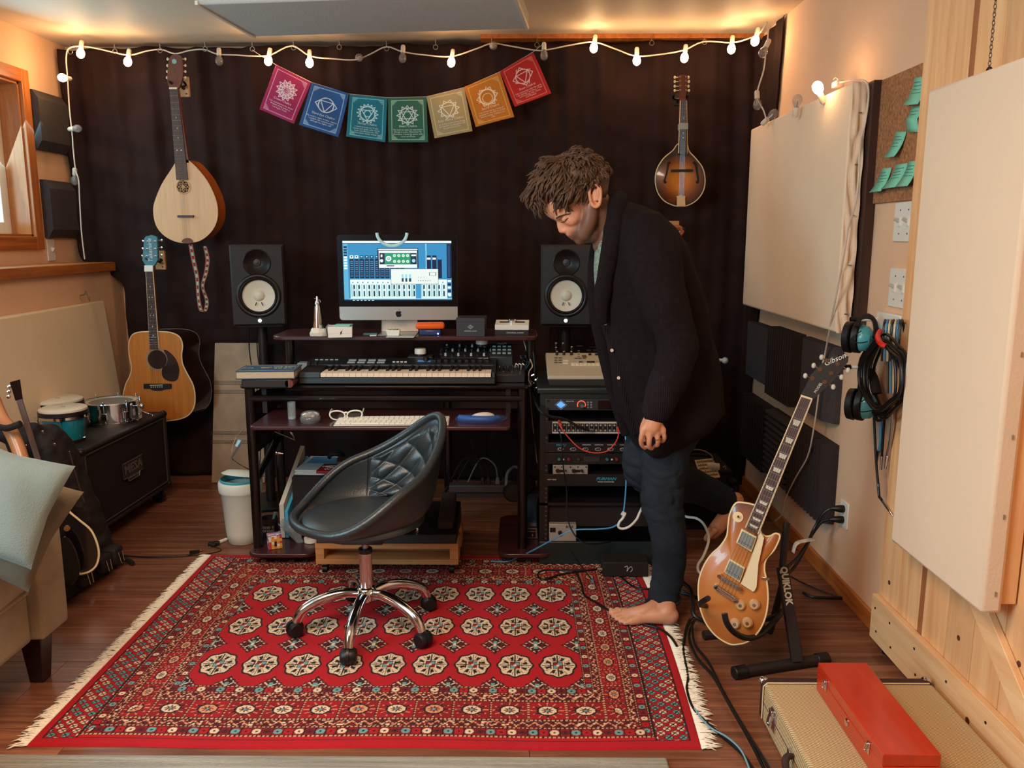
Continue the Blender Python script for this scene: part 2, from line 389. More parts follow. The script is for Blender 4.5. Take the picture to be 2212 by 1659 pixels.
MB().bx((-hw, -.52, 0), (hw, 0, .07)).build('fabric_cover', M_canvasg, t, bevel=.012)
fr = MB();
for x in (-hw+.006, hw-.006): fr.bx((x-.006, -.525, -.004), (x+.006, .004, .012))
fr.build('edge_strip', M_white, t)
for x in (-hw+.1, hw-.1):
 for y in (-.08, -.44): MB().cyl((x, y, .07), (x, y, .17), .004, n=8).build('hanger_screw', M_steel, t)
# red rug
def rug():
 x0, x1, y0, y1 = -1.352, .505, 2.046, 3.425
 L, Wd = x1-x0, y1-y0; nx, ny = 800, 595
 V, U = np.mgrid[0:ny, 0:nx]; U = U/(nx-1)*L; V = V/(ny-1)*Wd
 RED, RED2, WINE, DK, CR, TL, OR = [np.array(c, 'f') for c in (C(176, 12, 26), C(140, 11, 23), C(96, 12, 24), C(34, 12, 20), C(226, 200, 168), C(104, 158, 158), C(214, 150, 110))]
 a = np.zeros((ny, nx, 4), 'f'); a[:] = RED
 hsh = lambda i, j, k=0: np.abs(np.sin(i*12.9898+j*78.233+k*37.7)*43758.5453) % 1
 ub, vb, P_, Q_ = .303+.07, .437, .1385, .271
 iu = np.round((U-ub)/P_); iv = np.round((V-vb)/Q_)
 for dj in (0,):
  A = (U-ub-iu*P_)/.052; B = (V-vb-iv*Q_)/.066; r_ = np.hypot(A, B); th = np.arctan2(B, A)
  e = 1+.055*np.cos(8*th)
  ok = (iu >= 0) & (iu <= 8) & (iv >= 0) & (iv <= 2)
  a[ok & (r_ < e*1.13)] = DK; a[ok & (r_ < e)] = CR
  ring = ok & (r_ > .5) & (r_ < .9*e)
  a[ring & (np.abs(np.sin(4*th+.4)) > .80) & (r_ < .8)] = DK
  a[ring & (np.abs(np.cos(8*th)) < .22) & (r_ > .62)] = DK
  a[ok & (np.abs(A) < .035) & (r_ < e*.95)] = DK; a[ok & (np.abs(B) < .035) & (r_ < e*.95)] = DK
  sq = np.maximum(np.abs(A), np.abs(B)); a[ok & (sq > .40) & (sq < .46) & (np.abs(np.abs(A)-np.abs(B)) > .12)] = DK
  a[ok & (sq < .30) & (A*B > 0)] = TL; a[ok & (sq < .30) & (A*B < 0)] = RED2
  a[ok & (sq < .08)] = CR; a[ok & (sq > .27) & (sq < .31)] = DK
 ju = np.round((U-ub-P_/2)/P_); jv = np.round((V-vb-Q_/2)/Q_)
 A = (U-ub-P_/2-ju*P_)/.050; B = (V-vb-Q_/2-jv*Q_)/.060; s_ = np.abs(A)+np.abs(B); th = np.arctan2(B, A)
 inner = (np.minimum((np.minimum(U, L-U)-.125)/.178, (np.minimum(V, Wd-V)-.042)/.263) > 1); s_ = np.where(inner, s_, 9.); A = np.where(inner, A, 9.)
 dm = (s_ < 1.02+.06*np.cos(12*th)); a[dm] = np.where(hsh(np.round(A*7), np.round(B*7))[..., None] > .45, WINE, DK)[dm]
 a[(s_ > .78) & (s_ < .88) & (np.sin(th*14) > -.1)] = CR
 a[dm & (np.abs(np.abs(A)-np.abs(B)) < .06) & (s_ > .3) & (s_ < .8)] = CR
 a[(np.abs(A) < .12) & (np.abs(B) < .42)] = TL; a[(np.abs(A) < .10) & (np.abs(B) < .14)] = CR
 du = np.minimum(U, L-U); dv = np.minimum(V, Wd-V)
 tu = (du-.125)/.178; tv = (dv-.042)/.263; t = np.minimum(tu, tv); side = tu < tv; s = np.where(side, V, U); w = np.where(side, .178, .263)
 def band(lo, hi): return (t >= lo) & (t < hi)
 bm = band(0, 1); a[bm] = WINE
 for lo, hi in ((.0, .035), (.165, .2), (.305, .345), (.685, .725), (.84, .87), (.965, 1.0)):
  k = band(lo, hi); a[k] = DK; mid = (lo+hi)/2
  a[k & (np.abs(t-mid) < (hi-lo)*.28) & ((s % .0125) < .0075)] = OR
 for lo, hi in ((.035, .165), (.87, .965)):
  k = band(lo, hi); a[k] = RED2; pq = .030; n_ = np.floor(s/pq); q = (s % pq-pq/2); z = (t-(lo+hi)/2)*w
  cc = n_ % 4; r_ = np.hypot(q, z); rad = np.where(side, .0095, .0125)
  for c_, ci in ((CR, 0), (WINE, 1), (TL, 2), (RED, 3)): a[k & (r_ < rad) & (cc == ci)] = c_
  a[k & (r_ < rad*.3)] = DK; a[k & (np.abs(q) > pq*.44)] = DK
 for lo, hi in ((.2, .305), (.725, .84)):
  k = band(lo, hi); z = (t-(lo+hi)/2)/(hi-lo); tri = np.abs((s/.035) % 1-.5)*2-.5
  a[k & (np.abs(z-tri*.7) < .13)] = OR; a[k & (np.abs(z+tri*.7) < .10)] = DK
  a[k & (hsh(np.floor(s/.006), np.floor(z*5)) > .9)] = CR; a[k & (hsh(np.floor(s/.007), np.floor(z*5), 3) > .9)] = RED2
 k = band(.345, .685); per = np.where(side, .098, .1115); off = np.where(side, .02, .045)
 n_ = np.floor((s-off)/per); q = (s-off)-n_*per-per/2; z = (t-.515)*w
 a[k] = RED2; a[k & (hsh(n_, side) > .5)] = .5*RED+.5*RED2
 half = .17*w; A = q/(per*.5); B = z/half; r_ = np.hypot(A*1.05, B); th = np.arctan2(B, A)
 a[k & (np.abs(np.sin(6*th)) < .28) & (r_ < .93) & (r_ > .45)] = OR
 a[k & (np.abs(np.sin(6*th)) < .45) & (r_ < .8) & (r_ > .5) & (hsh(np.round(th*9), n_) > .5)] = DK
 a[k & (r_ < .60)] = DK; a[k & (np.maximum(np.maximum(np.abs(A), np.abs(B)), (np.abs(A)+np.abs(B))*.72) < .46)] = CR
 k2 = k & (hsh(n_, side, 5) > .55) & (np.maximum(np.maximum(np.abs(A), np.abs(B)), (np.abs(A)+np.abs(B))*.72) < .46); a[k2] = OR
 a[k & (r_ < .24+.12*np.cos(8*th))] = WINE; a[k & (r_ < .10)] = TL
 a[k & (np.abs(A) > .93)] = DK; a[k & (np.abs(A) > .955) & ((z % .012) < .007)] = OR
 la = (du > .026) & (du < .125) & (dv > .03)
 p_, q_ = (du-.026)/.099*2.5, V/.042
 d1 = (p_+q_) % 1; d2 = (p_-q_) % 1; a[la] = DK
 f1, f2 = np.floor(p_+q_), np.floor(p_-q_); ln = (np.abs(d1-.5) > .38) | (np.abs(d2-.5) > .38)
 cell = np.hypot(d1-.5, d2-.5); pick = hsh(f1, f2) > .45
 a[la & (cell < .37) & pick] = CR; a[la & (cell < .36) & ~pick] = TL
 a[la & ((np.abs(d1-.5) < .06) | (np.abs(d2-.5) < .06))] = DK
 a[la & ln] = .6*RED+.4*RED2
 a[la & (du < .031)] = DK; a[la & (du > .120)] = DK; a[((dv > .026) & (dv < .030)) & (du > .026)] = DK
 rgn = np.random.RandomState(4); g = 1+.10*(rgn.rand(ny, nx)-.5)
 low = sum(np.sin(U*k_+V*j_+p)*.02 for k_, j_, p in ((9, 5, 0), (17, -11, 1), (31, 23, 2)))
 a[..., :3] *= (g+low)[..., None]
 cv = Canvas(2, 2, (0, 0, 0, 1)); cv.nx, cv.ny, cv.a = nx, ny, a
 hz = .0085+.0012*rgn.rand(ny, nx)
 edge = np.minimum(np.minimum(du, dv)/.006, 1); hz = hz*edge+.0005
 def fn(u, v):
  X = x0+u*L; Y = y0+v*Wd
  X = X+.02*np.sin(v*pi)*np.clip((u-.8)/.2, 0, 1)-.018*(1-v)**3*0
  Y = Y+.004*np.sin(u*14)*(1-v)
  return X, Y, hz
 root = thing('patterned_rug', 'large red oriental rug with cream medallions and fringed ends under the chair', 'rug', (0, 0, 0))
 me = canvas_mesh('pile', cv, fn, attr_mat('rug_pile', .95, sheen=0, bump=.5, bscale=500))
 link('pile', me, root, ang=0)
 M_fr = mat('rug_fringe', C(242, 234, 216), .9)
 rg = random.Random(9)
 for sd in (0, 1):
  m = MB()
  for k in range(430):
   v = (k+.5)/430; y = y0+v*Wd+rg.uniform(-.002, .002)
   xx = (x0 if sd == 0 else x1+.02*sin(v*pi)); dr = -1 if sd == 0 else 1
   ln = rg.uniform(.035, .055) if sd == 0 else rg.uniform(.03, .062)
   sk = rg.uniform(-.35, .35); p = [Vector((xx-dr*.003, y, .006))]
   for j in range(1, 4): p.append(Vector((xx+dr*ln*j/3, y+sk*ln*j/3+rg.uniform(-.003, .003), .004+rg.uniform(0, .005) if j < 3 else .0025)))
   m.tube(p, [.0028, .0026, .0023, .0012], n=4)
  m.build('fringe', M_fr, root, kind='stuff', ang=180)
rug()
M_pale = mat('pale_rug_wool', C(206, 200, 186), .95, noise=.25, nscale=9, stretch=(.3, 9, 1), bump=.9, bscale=160)
m = MB(); ya = Fz(700, 1641).y; xr_ = Fz(1440, 1645).x
n = 60; top = []
o = MB().bx((-2.1, .9, 0), (xr_, ya, .014)).build('pale_rug', M_pale, bevel=.006)
tag(o, 'pale grey woven rug whose far edge shows along the bottom of the view', 'rug')
# left side
M_foam = mat('charcoal_foam', C(66, 60, 62), .95, noise=.12, nscale=60, bump=.3, bscale=300)
M_foamd = mat('dark_foam', C(48, 40, 40), .95, noise=.12, nscale=60, bump=.3, bscale=300)
def wedge_tile(name, label, group, X, y0, y1, z0, z1, dr, mt=None, th=.05, axis='z'):
 """bevelled tile on a side wall; dr = +1 points into the room (+x)"""
 m = MB(); b = .045
 B = [(X, y0, z0), (X, y1, z0), (X, y1, z1), (X, y0, z1)]; Bm = [(X+dr*.02, *p[1:]) for p in B]
 iy, iz = (0, b) if axis == 'z' else (b, 0)
 T_ = [(X+dr*th, y0+iy, z0+iz), (X+dr*th, y1-iy, z0+iz), (X+dr*th, y1-iy, z1-iz), (X+dr*th, y0+iy, z1-iz)]
 m.hexa(B, Bm); m.hexa(Bm, T_)
 o = m.build(name, mt or M_foam, ang=20); tag(o, label, 'foam tile', group); return o
def yz(px, py, X): p = PX(px, py, X); return p.y, p.z
y1, z1 = yz(153, 220, XL); y0, z0 = yz(72, 322, XL)
wedge_tile('foam_tile', 'upper of two charcoal wedge foam tiles between window and curtain', 'foam tiles on the left wall', XL, y0, y1, z0, z1, 1)
y1b, z1b = yz(172, 398, XL); y0b, z0b = yz(97, 514, XL)
wedge_tile('foam_tile', 'lower of two charcoal wedge foam tiles, right above the light switch', 'foam tiles on the left wall', XL, y0b, y1b, z0b, z1b, 1)
p = PX(109, 540, XL)
t = thing('light_switch', 'single white toggle light switch on the left wall above the oak ledge', 'switch', M=frame(p, (0, 1, 0), (0, 0, 1), (1, 0, 0)))
MB().box((0, 0, .003), (.07, .115, .006)).build('plate', M_white, t, bevel=.002); MB().box((0, .004, .012), (.008, .02, .018), R=Matrix.Rotation(.5, 3, 'X')).build('toggle', M_white, t, bevel=.001)
def quadpanel(name, label, cat, c4, th, mt, inward, parts=True):
 """c4: corners BL, BR, TR, TL in world; gives a thing whose frame is on the panel"""
 BL, BR, TR, TL = [Vector(c) for c in c4]; x = (BR-BL).normalized(); zz = (TL-BL); y_ = zz.cross(x).normalized()
 if y_.dot(Vector(inward)) < 0: y_ = -y_
 M = frame(BL, x, x.cross(y_)*0+ (zz-x*zz.dot(x)).normalized(), y_)
 t = thing(name, label, cat, M=M); Mi = M.inverted()
 L4 = [Mi @ Vector(c) for c in (BL, BR, TR, TL)]
 m = MB(); m.hexa([(q.x, q.y, -th) for q in L4], [(q.x, q.y, 0) for q in L4])
 return t, m, L4
tr = P(226, 648, 4.42); TLx = Vector((-2.245, 3.35, 0)); a_ = PX(0, 681, -2.245)
br = Vector((-1.97, 4.37, .01)); d = ray(262, 851); s_ = Vector((0, 0, EYE))
topR = PX(226, 648, -2.25); q = Vector((topR.x, topR.y, topR.z)); topL = PX(-60, 694, -2.25)
n_ = Vector((1.0, 0, .15));
botR = onp(268, 880, q, n_); k = (0.02-q.z)/(botR.z-q.z); botR = q+(botR-q)*k
botL = botR+(topL-q)*1.02; botL.z = .02
t, m, L4 = quadpanel('leaning_acoustic_panel', 'tall cream fabric acoustic panel leaning on the left wall behind the drums', 'acoustic panel', (botL, botR, q, topL), .05, M_canvas, (1, 0, 0))
m.build('fabric_cover', M_canvas, t, bevel=.012)
w1 = t.matrix_world.inverted() @ PX(195, 649, -2.25)
mm = MB(); mm.tube(cr([(w1.x-.04, w1.y, -.02), (w1.x-.05, w1.y+.03, -.02), (w1.x-.0, w1.y+.035, -.02), (w1.x+.02, w1.y+.05, -.02), (w1.x+.03, w1.y, -.02), (w1.x+.045, w1.y+.02, -.02)]), .0015, n=6); mm.build('wire_clip', M_steel, t)
M_tolex = mat('black_tolex', C(30, 22, 22), .55, bump=.5, bscale=400)
M_grille = mat('black_grille_cloth', C(20, 12, 12), .9, bump=.6, bscale=700)
zt = .48
A = Fz(177, 974, zt); B = Fz(359, 889, zt)       # top front edge near / far corner
dirx = (B-A).normalized(); depth = .36; nrm = Vector((dirx.y, -dirx.x, 0))   # out of the front face, towards +x
Wc = (B-A).length
Mc = frame((A.x, A.y, 0), dirx, -nrm, (0, 0, 1))   # x along front, y to the back
t = thing('speaker_cabinet', 'black guitar speaker cabinet on castors with the drums on top', 'speaker cabinet', M=Mc)
zb = .08; D = .26
m = MB(); m.bx((0, 0, zb), (.02, D, zt)); m.bx((Wc-.02, 0, zb), (Wc, D, zt)); m.bx((.02, 0, zb), (Wc-.02, D, zb+.02)); m.bx((.02, 0, zt-.02), (Wc-.02, D, zt)); m.bx((.02, D-.02, zb+.02), (Wc-.02, D, zt-.02))
m.build('shell', M_tolex, t, bevel=.008)
MB().bx((.02, .008, zb+.02), (Wc-.02, .02, zt-.02)).build('grille', M_grille, t)
m = MB(); i0, i1, j0, j1 = .028, Wc-.028, zb+.03, zt-.03
for p0, p1 in (((i0, j0), (i1, j0)), ((i1, j0), (i1, j1)), ((i1, j1), (i0, j1)), ((i0, j1), (i0, j0))): m.cyl((p0[0], .006, p0[1]), (p1[0], .006, p1[1]), .004, n=6)
m.build('piping', mat('grey_piping', C(66, 60, 58), .5), t)
for cx, cz in ((.01, zt-.01), (Wc-.01, zt-.01), (.01, zb+.01), (Wc-.01, zb+.01)):
 MB().sph((cx, .012, cz), (.019, .019, .019), 12).build('corner_cap', M_black, t)
M_badge = mat('badge_metal', C(62, 52, 50), .4, .3); M_badgep = mat('badge_letters', C(120, 112, 108), .4, .4)
bd = MB(); bd.box((Wc*.52, .003, zt-.19), (.19, .006, .075)); bd.box((Wc*.52, .003, zt-.232), (.11, .006, .03)); b_ = bd.build('badge', M_badge, t, bevel=.002)
rim = MB()
for sx in (0,):
 pts = [(-.095, .0375), (.095, .0375), (.095, -.0375), (.058, -.0375), (.05, -.057), (-.05, -.057), (-.058, -.0375), (-.095, -.0375)]
 rim.tube([(Wc*.52+x_, -.001, zt-.19+z_) for x_, z_ in pts], .002, n=5, closed=True)
rim.build('rim', M_badgep, b_)
text('MESA', .058, M_badgep, b_, T(Wc*.52, -.002, zt-.188) @ FRONT, bold=.0012, sx=1.25); text('ENGINEERING', .016, M_badgep, b_, T(Wc*.52, -.002, zt-.232) @ FRONT, shear=.3)
for x_ in (.06, Wc-.05):
 for y_ in (.05, D-.05):
  c_ = MB().box((x_, y_, zb-.006), (.05, .05, .012)); c_.bx((x_-.02, y_-.012, zb-.05), (x_-.016, y_+.012, zb-.01)); c_.bx((x_+.016, y_-.012, zb-.05), (x_+.02, y_+.012, zb-.01))
  cc = c_.build('castor', M_steel, t); MB().cyl((x_-.014, y_, .034), (x_+.014, y_, .034), .034, n=20).build('wheel', M_rubber, cc, bevel=.003)
hd = MB(); hd.tube(cr([(Wc-.19, .13, zt), (Wc-.19, .13, zt+.022), (Wc-.05, .13, zt+.022), (Wc-.05, .13, zt)], 4), .006, n=8); hd.build('top_latch', M_chrome, t)
M_skin = mat('drum_skin', C(216, 204, 184), .6, noise=.08, nscale=12)
M_teal = mat('teal_lacquer', C(18, 118, 132), .25, coat=.8, noise=.15, nscale=6)
t = thing('bongo_drums', 'pair of teal lacquered bongo drums with chrome lugs on the speaker cabinet', 'drums', Fz(140, 940, zt))
bw = t.location.copy()
for (px, py, r_, h_, nm) in ((134, 872, .098, .155, 'small_drum'), (122, 855, .108, .155, 'large_drum')):
 if nm == 'small_drum': c_ = Fz(136, 880, zt+h_)
 else: c_ = Fz(124, 861, zt+h_);
 c_ = Vector((c_.x, c_.y, zt))-bw
 s_ = MB().lathe([(r_*.72, .008), (r_*.80, .05), (r_*.92, .105), (r_*.97, h_-.022)], c_, 36).build(nm, M_teal, t)
 MB().lathe([(r_*.99, h_-.03), (r_*1.04, h_-.028), (r_*1.04, h_-.012), (r_*.98, h_-.010)], c_, 36).build('rim', M_black, s_)
 MB().lathe([(r_*.985, h_-.042), (r_*1.045, h_-.042), (r_*1.045, h_-.030), (r_*.985, h_-.030)], c_, 36, cap=False).build('lower_hoop', M_chrome, s_)
 MB().lathe([(r_*1.0, h_-.012), (r_*1.0, h_-.002), (r_*.9, h_+.003), (0, h_+.003)], c_, 36).build('skin', M_skin, s_)
 MB().lathe([(r_*.76, .0), (r_*.80, 0), (r_*.80, .012), (r_*.74, .014)], c_, 30).build('foot_ring', M_black, s_)
 for k in range(5):
  a_ = k*2*pi/5-1.25; e = Vector((cos(a_), sin(a_), 0)); u_ = c_+e*r_*1.07
  lg = MB(); lg.tube([u_+Vector((0, 0, h_-.036)), c_+e*r_*.98+Vector((0, 0, .07)), c_+e*r_*.86+Vector((0, 0, .02))], .0028, n=7); lg.cyl(c_+e*r_*.80+Vector((0, 0, .018)), c_+e*r_*.92+Vector((0, 0, .018)), .005, n=8); lg.box(u_+Vector((0, 0, h_-.036)), (.016, .016, .012))
  lg.build('lug', M_chrome, s_)
 tm = text('o8', .02, mat('skin_print', C(150, 136, 112), .8), s_, T(c_.x, c_.y, h_+.0034), align='CENTER')
mid = MB(); mid.box((-.015, .07, .05), (.05, .09, .05), R=Matrix.Rotation(.2, 3, 'Z')); mid.build('centre_block', M_black, t, bevel=.005)
c_ = Fz(240, 868, zt+.10); t = thing('snare_drum', 'shallow chrome snare drum on the cabinet beside the bongos', 'drum', (c_.x, c_.y, zt)); R_ = .127
MB().lathe([(R_*.97, .006), (R_*.97, .094)], (0, 0, 0), 48).build('shell', M_chrome, t)
MB().lathe([(R_*.99, .088), (R_*1.03, .086), (R_*1.03, .106), (R_*.985, .110), (R_*.95, .108), (R_*.95, .100)], (0, 0, 0), 48, cap=False).build('top_hoop', M_chrome, t)
MB().lathe([(R_*.96, 0), (R_*1.03, 0), (R_*1.03, .014), (R_*.97, .014)], (0, 0, 0), 48).build('bottom_hoop', M_chrome, t)
MB().lathe([(R_*.965, .1), (R_*.80, .1035), (R_*.79, .1035), (0, .1035)], (0, 0, 0), 48, mis=[0, 0, 1]).build('skin', [M_skin, mat('skin_grey_centre', C(126, 124, 116), .6)], t)
for k in range(8):
 a_ = k*pi/4+.2; e = Vector((cos(a_), sin(a_), 0)); l_ = MB(); l_.cyl(e*R_*1.05+Vector((0, 0, .012)), e*R_*1.05+Vector((0, 0, .116)), .0032, n=8); l_.box(e*R_*1.0+Vector((0, 0, .05)), (.022, .022, .034), R=Matrix.Rotation(a_, 3, 'Z')); l_.cyl(e*R_*1.05+Vector((0, 0, .110)), e*R_*1.05+Vector((0, 0, .122)), .006, n=8)
 l_.build('lug', M_chrome, t, bevel=.002)
st = MB(); st.box((R_*1.06, -.02, .055), (.03, .035, .07)); st.cyl((R_*1.1, -.03, .09), (R_*1.28, -.03, .085), .007, n=10); st.sph((R_*1.3, -.03, .085), .013); st.tube(cr([(R_*1.05, .02, .05), (R_*1.35, .02, .035), (R_*1.6, .0, .03)]), .005, n=8); st.build('strainer', M_chrome, t, bevel=.003)
# wall instruments
def wallinst(name, label, px, py, Y):
 return thing(name, label, 'guitar', P(px, py, Y)), Y
def loc2(o, pts, Y, dy=0): return [((P(a, b, Y)-o.location).x, (P(a, b, Y)-o.location).z) for a, b in pts]
def L3(o, px, py, Y, dy=0): v = P(px, py, Y)-o.location; return Vector((v.x, v.y+dy, v.z))
def smooth2(pts, n=6): return [(v.x, v.y) for v in cr([(a, b, 0) for a, b in pts], n, closed=True)]
def fretboard(o, top, bot, Y, y0, y1, mt, nfr, inl, wire=M_chrome, bind=None):
 """top=(xl,xr,y) bot=(xl,xr,y) in px"""
 q = [(top[0], top[2]), (top[1], top[2]), (bot[1], bot[3] if len(bot) > 3 else bot[2]), (bot[0], bot[2])]
 fb = MB().prism(loc2(o, q, Y), y0, y1).build('fretboard', mt, o)
 def at(t): return (top[0]+(bot[0]-top[0])*t, top[1]+(bot[1]-top[1])*t, top[2]+(bot[2]-top[2])*t)
 full = 1-2**(-nfr/12)
 for k in range(1, nfr):
  t_ = (1-2**(-k/12))/full; a, b, yy = at(t_); p0, p1 = L3(o, a, yy, Y), L3(o, b, yy, Y)
  MB().cyl((p0.x, y0, p0.z), (p1.x, y0, p1.z), .0011, n=5).build('fret', wire, fb)
 for k, two in inl:
  t_ = ((1-2**(-k/12))+(1-2**(-(k-1)/12)))/2/full; a, b, yy = at(t_)
  for f in ((.3, .7) if two else (.5,)):
   p0 = L3(o, a+(b-a)*f, yy, Y); MB().cyl((p0.x, y0-.0006, p0.z), (p0.x, y0+.0005, p0.z), .0032, n=8).build('inlay', M_paint, fb)
 if bind:
  m_ = MB()
  for s_ in (0, 1):
   p0, p1 = L3(o, top[s_], top[2], Y), L3(o, bot[s_], bot[2], Y); m_.cyl((p0.x, (y0+y1)/2, p0.z), (p1.x, (y0+y1)/2, p1.z), .0035, n=6)
  m_.build('binding', bind, fb)
 return fb
def strings(o, a, b, Y, y0, n, wa, wb, mt=M_steel, r=.0006):
 p0, p1 = L3(o, *a, Y), L3(o, *b, Y); m_ = MB()
 for k in range(n):
  f = k/(n-1)-.5 if n > 1 else 0; m_.cyl((p0.x+f*wa, y0, p0.z), (p1.x+f*wb, y0, p1.z), r, n=4, caps=False)
 m_.build('strings', mt, o, kind='stuff')
def tuner(o, px, py, Y, y0, s, mt, post=None):
 p_ = L3(o, px, py, Y); m_ = MB(); m_.cyl((p_.x-s*.022, y0, p_.z), (p_.x-s*.004, y0, p_.z), .0022, n=6); m_.sph((p_.x, y0, p_.z), (.006, .0035, .008), 10); t_ = m_.build('tuner', mt, o)
 if post: q_ = L3(o, *post, Y); MB().cyl((q_.x, y0-.02, q_.z), (q_.x, y0, q_.z), .004, n=8).build('post', M_chrome, t_)
M_spruce = wood('pale_spruce', C(214, 160, 112), C(228, 178, 130), .5, (14, 14, 1), 4, bump=.01)
M_mahog = wood('mahogany', C(92, 42, 26), C(120, 60, 36), .35, (10, 10, 1), 4, coat=.3)
M_rose = wood('rosewood', C(58, 34, 30), C(84, 54, 46), .5, (20, 20, 1), 5)
M_bodyw = wood('amber_side', C(150, 74, 24), C(182, 96, 36), .35, (6, 6, 1), 4, coat=.4)
M_hang = wood('hanger_wood', C(180, 130, 84), C(200, 150, 100), .5, (8, 8, 1), 4)
def hanger(label, px, py, Y, w=.055, h=.10, back=.0):
 p_ = P(px, py, Y); t_ = thing('wall_hanger', label, 'hanger', p_)
 MB().box((0, 0, 0), (w, .018, h)).build('block', M_hang, t_, bevel=.003)
 m_ = MB(); m_.cyl((0, -.008, -.01), (0, -.05, 0), .007, n=10); m_.tube(cr([(-.035, -.10, .01), (-.03, -.055, 0), (0, -.048, -.005), (.03, -.055, 0), (.035, -.10, .01)]), .006, n=8); m_.build('yoke', M_rubber, t_)
 MB().cyl((.012, -.012, -.035), (.012, -.008, -.035), .004, n=8).build('screw', M_black, t_); return t_
Yw = 4.40
o, Y = wallinst('teardrop_bouzouki', 'long-necked teardrop bouzouki with pale top hanging high on the curtain', 405, 525, Yw)
body = [(386, 346), (372, 366), (352, 397), (338, 430), (333, 452), (336, 478), (345, 497), (362, 513), (385, 523), (410, 525), (436, 519), (458, 501), (470, 478), (472, 452), (466, 425), (450, 392), (428, 364), (407, 346)]
out = smooth2(loc2(o, body, Y), 4)
MB().prism(out, -.012, -.004).build('soundboard', M_spruce, o, bevel=.001)
sh = [(x_+.010+.0*x_, z_) for x_, z_ in out]
m_ = MB(); m_.prism(out, -.004, .02); m_.add(*(lambda A_, B_: ([(p_[0], .02, p_[1]) for p_ in A_]+[(p_[0]*.9+.028, .075, p_[1]*.97+.01) for p_ in A_], [(i, (i+1) % len(A_), (i+1) % len(A_)+len(A_), i+len(A_)) for i in range(len(A_))]+[tuple(range(len(A_), 2*len(A_)))]))(out, out))
m_.build('body', M_bodyw, o, ang=60)
fretboard(o, (369, 387, 193), (384, 409, 389), Y, -.020, -.012, M_rose, 22, ((5, 0), (7, 0), (9, 0), (12, 1)), wire=mat('brass_fret', C(190, 160, 120), .3, 1))
nk = MB().prism(loc2(o, [(371, 193), (387, 193), (410, 352), (386, 352)], Y), -.012, .008).build('neck', M_mahog, o, bevel=.003)
hs = smooth2(loc2(o, [(366, 186), (364, 165), (366, 138), (370, 124), (380, 118), (391, 122), (396, 136), (397, 165), (389, 190), (378, 193)], Y), 4)
MB().prism(hs, -.014, .004).build('headstock', M_mahog, o, bevel=.001)
MB().prism(loc2(o, [(369, 190), (386, 190), (386, 194), (369, 194)], Y), -.022, -.012).build('nut', M_cream, o)
for k, yy in enumerate((128, 142, 155, 168)):
 tuner(o, 363-k*.4, yy, Y, -.004, -1, M_cream); tuner(o, 401, yy, Y, -.004, 1, M_cream)
pp = L3(o, 379, 134, Y); MB().cyl((pp.x, -.0155, pp.z), (pp.x, -.013, pp.z), .012, n=20).build('inlay_disc', mat('abalone', C(150, 200, 190), .2, .4), o)
pp = L3(o, 398, 404, Y); rs = MB()
rs.cyl((pp.x, -.0125, pp.z), (pp.x, -.0119, pp.z), .036, n=32); ro = rs.build('soundhole', mat('soundhole_dark', C(40, 20, 14), .9), o)
rm = MB(); rm.tube([(pp.x+.036*cos(a*pi/16), -.0135, pp.z+.036*sin(a*pi/16)) for a in range(32)], .0022, n=5, closed=True)
for k in range(8):
 a = k*pi/4; rm.tube([(pp.x+.017*cos(a)+.017*cos(b*pi/8), -.0135, pp.z+.017*sin(a)+.017*sin(b*pi/8)) for b in range(16)], .0013, n=4, closed=True)
rm.build('rosette', M_spruce, ro)
br_ = MB().prism(loc2(o, [(387, 465), (421, 465), (421, 470), (387, 470)], Y), -.024, -.012).build('bridge', M_rose, o)
tp = smooth2(loc2(o, [(395, 523), (398, 517), (406, 514), (415, 516), (419, 523), (408, 526)], Y), 3); MB().prism(tp, -.0155, -.012).build('tailpiece', mat('leather_tail', C(110, 60, 46), .6), o)
strings(o, (378, 193), (404, 518), Y, -.021, 4, .022, .018, r=.0005)
hanger('pale wooden wall hanger block holding the bouzouki by its headstock', 398, 188, 4.46)
st_cols = [C(150, 40, 44), C(90, 150, 130), C(196, 180, 150), C(60, 90, 120)]
M_strap = [mat('strap_thread', c_, .9) for c_ in st_cols[:1]]+[mat('strap_thread_green', st_cols[1], .9), mat('strap_thread_cream', st_cols[2], .9)]
pth = [(412, 528), (417, 560), (425, 600), (427, 640), (432, 670), (440, 672), (443, 650), (433, 620), (440, 590), (443, 560), (436, 532)]
t = thing('woven_strap', 'striped red green and cream woven strap hanging under the bouzouki', 'strap', P(412, 528, 4.40))
cp = cr([P(a, b, 4.40)-t.location+Vector((0, .0+.004*i, 0)) for i, (a, b) in enumerate(pth)], 5)
m_ = MB(); N_ = len(cp); nb = 7; wdt = .024; vs = []
for i, p_ in enumerate(cp):
 tw = .35*sin(i*.33); e = Vector((cos(tw), sin(tw), 0))
 for j in range(nb+1): vs.append(p_+e*((j/nb-.5)*wdt))
k0 = len(m_.m); m_.add(vs, [(i*(nb+1)+j, i*(nb+1)+j+1, (i+1)*(nb+1)+j+1, (i+1)*(nb+1)+j) for i in range(N_-1) for j in range(nb)])
m_.m = [(0 if (q % nb) in (0, 6) else 1 if (q % nb) in (1, 5) else 2 if ((q//nb) % 2) else 0) for q in range(len(m_.m))]
so = m_.build('webbing', M_strap, t); sm = so.modifiers.new('s', 'SOLIDIFY'); sm.thickness = .003
Yg = 4.36
o, Y = wallinst('acoustic_guitar', 'honey-topped acoustic guitar with black pickguard hanging beside the speaker cabinet', 348, 908, Yg)
M_top = wood('honey_spruce', C(176, 104, 40), C(202, 126, 54), .3, (14, 14, 1), 4, coat=.6, bump=.01)
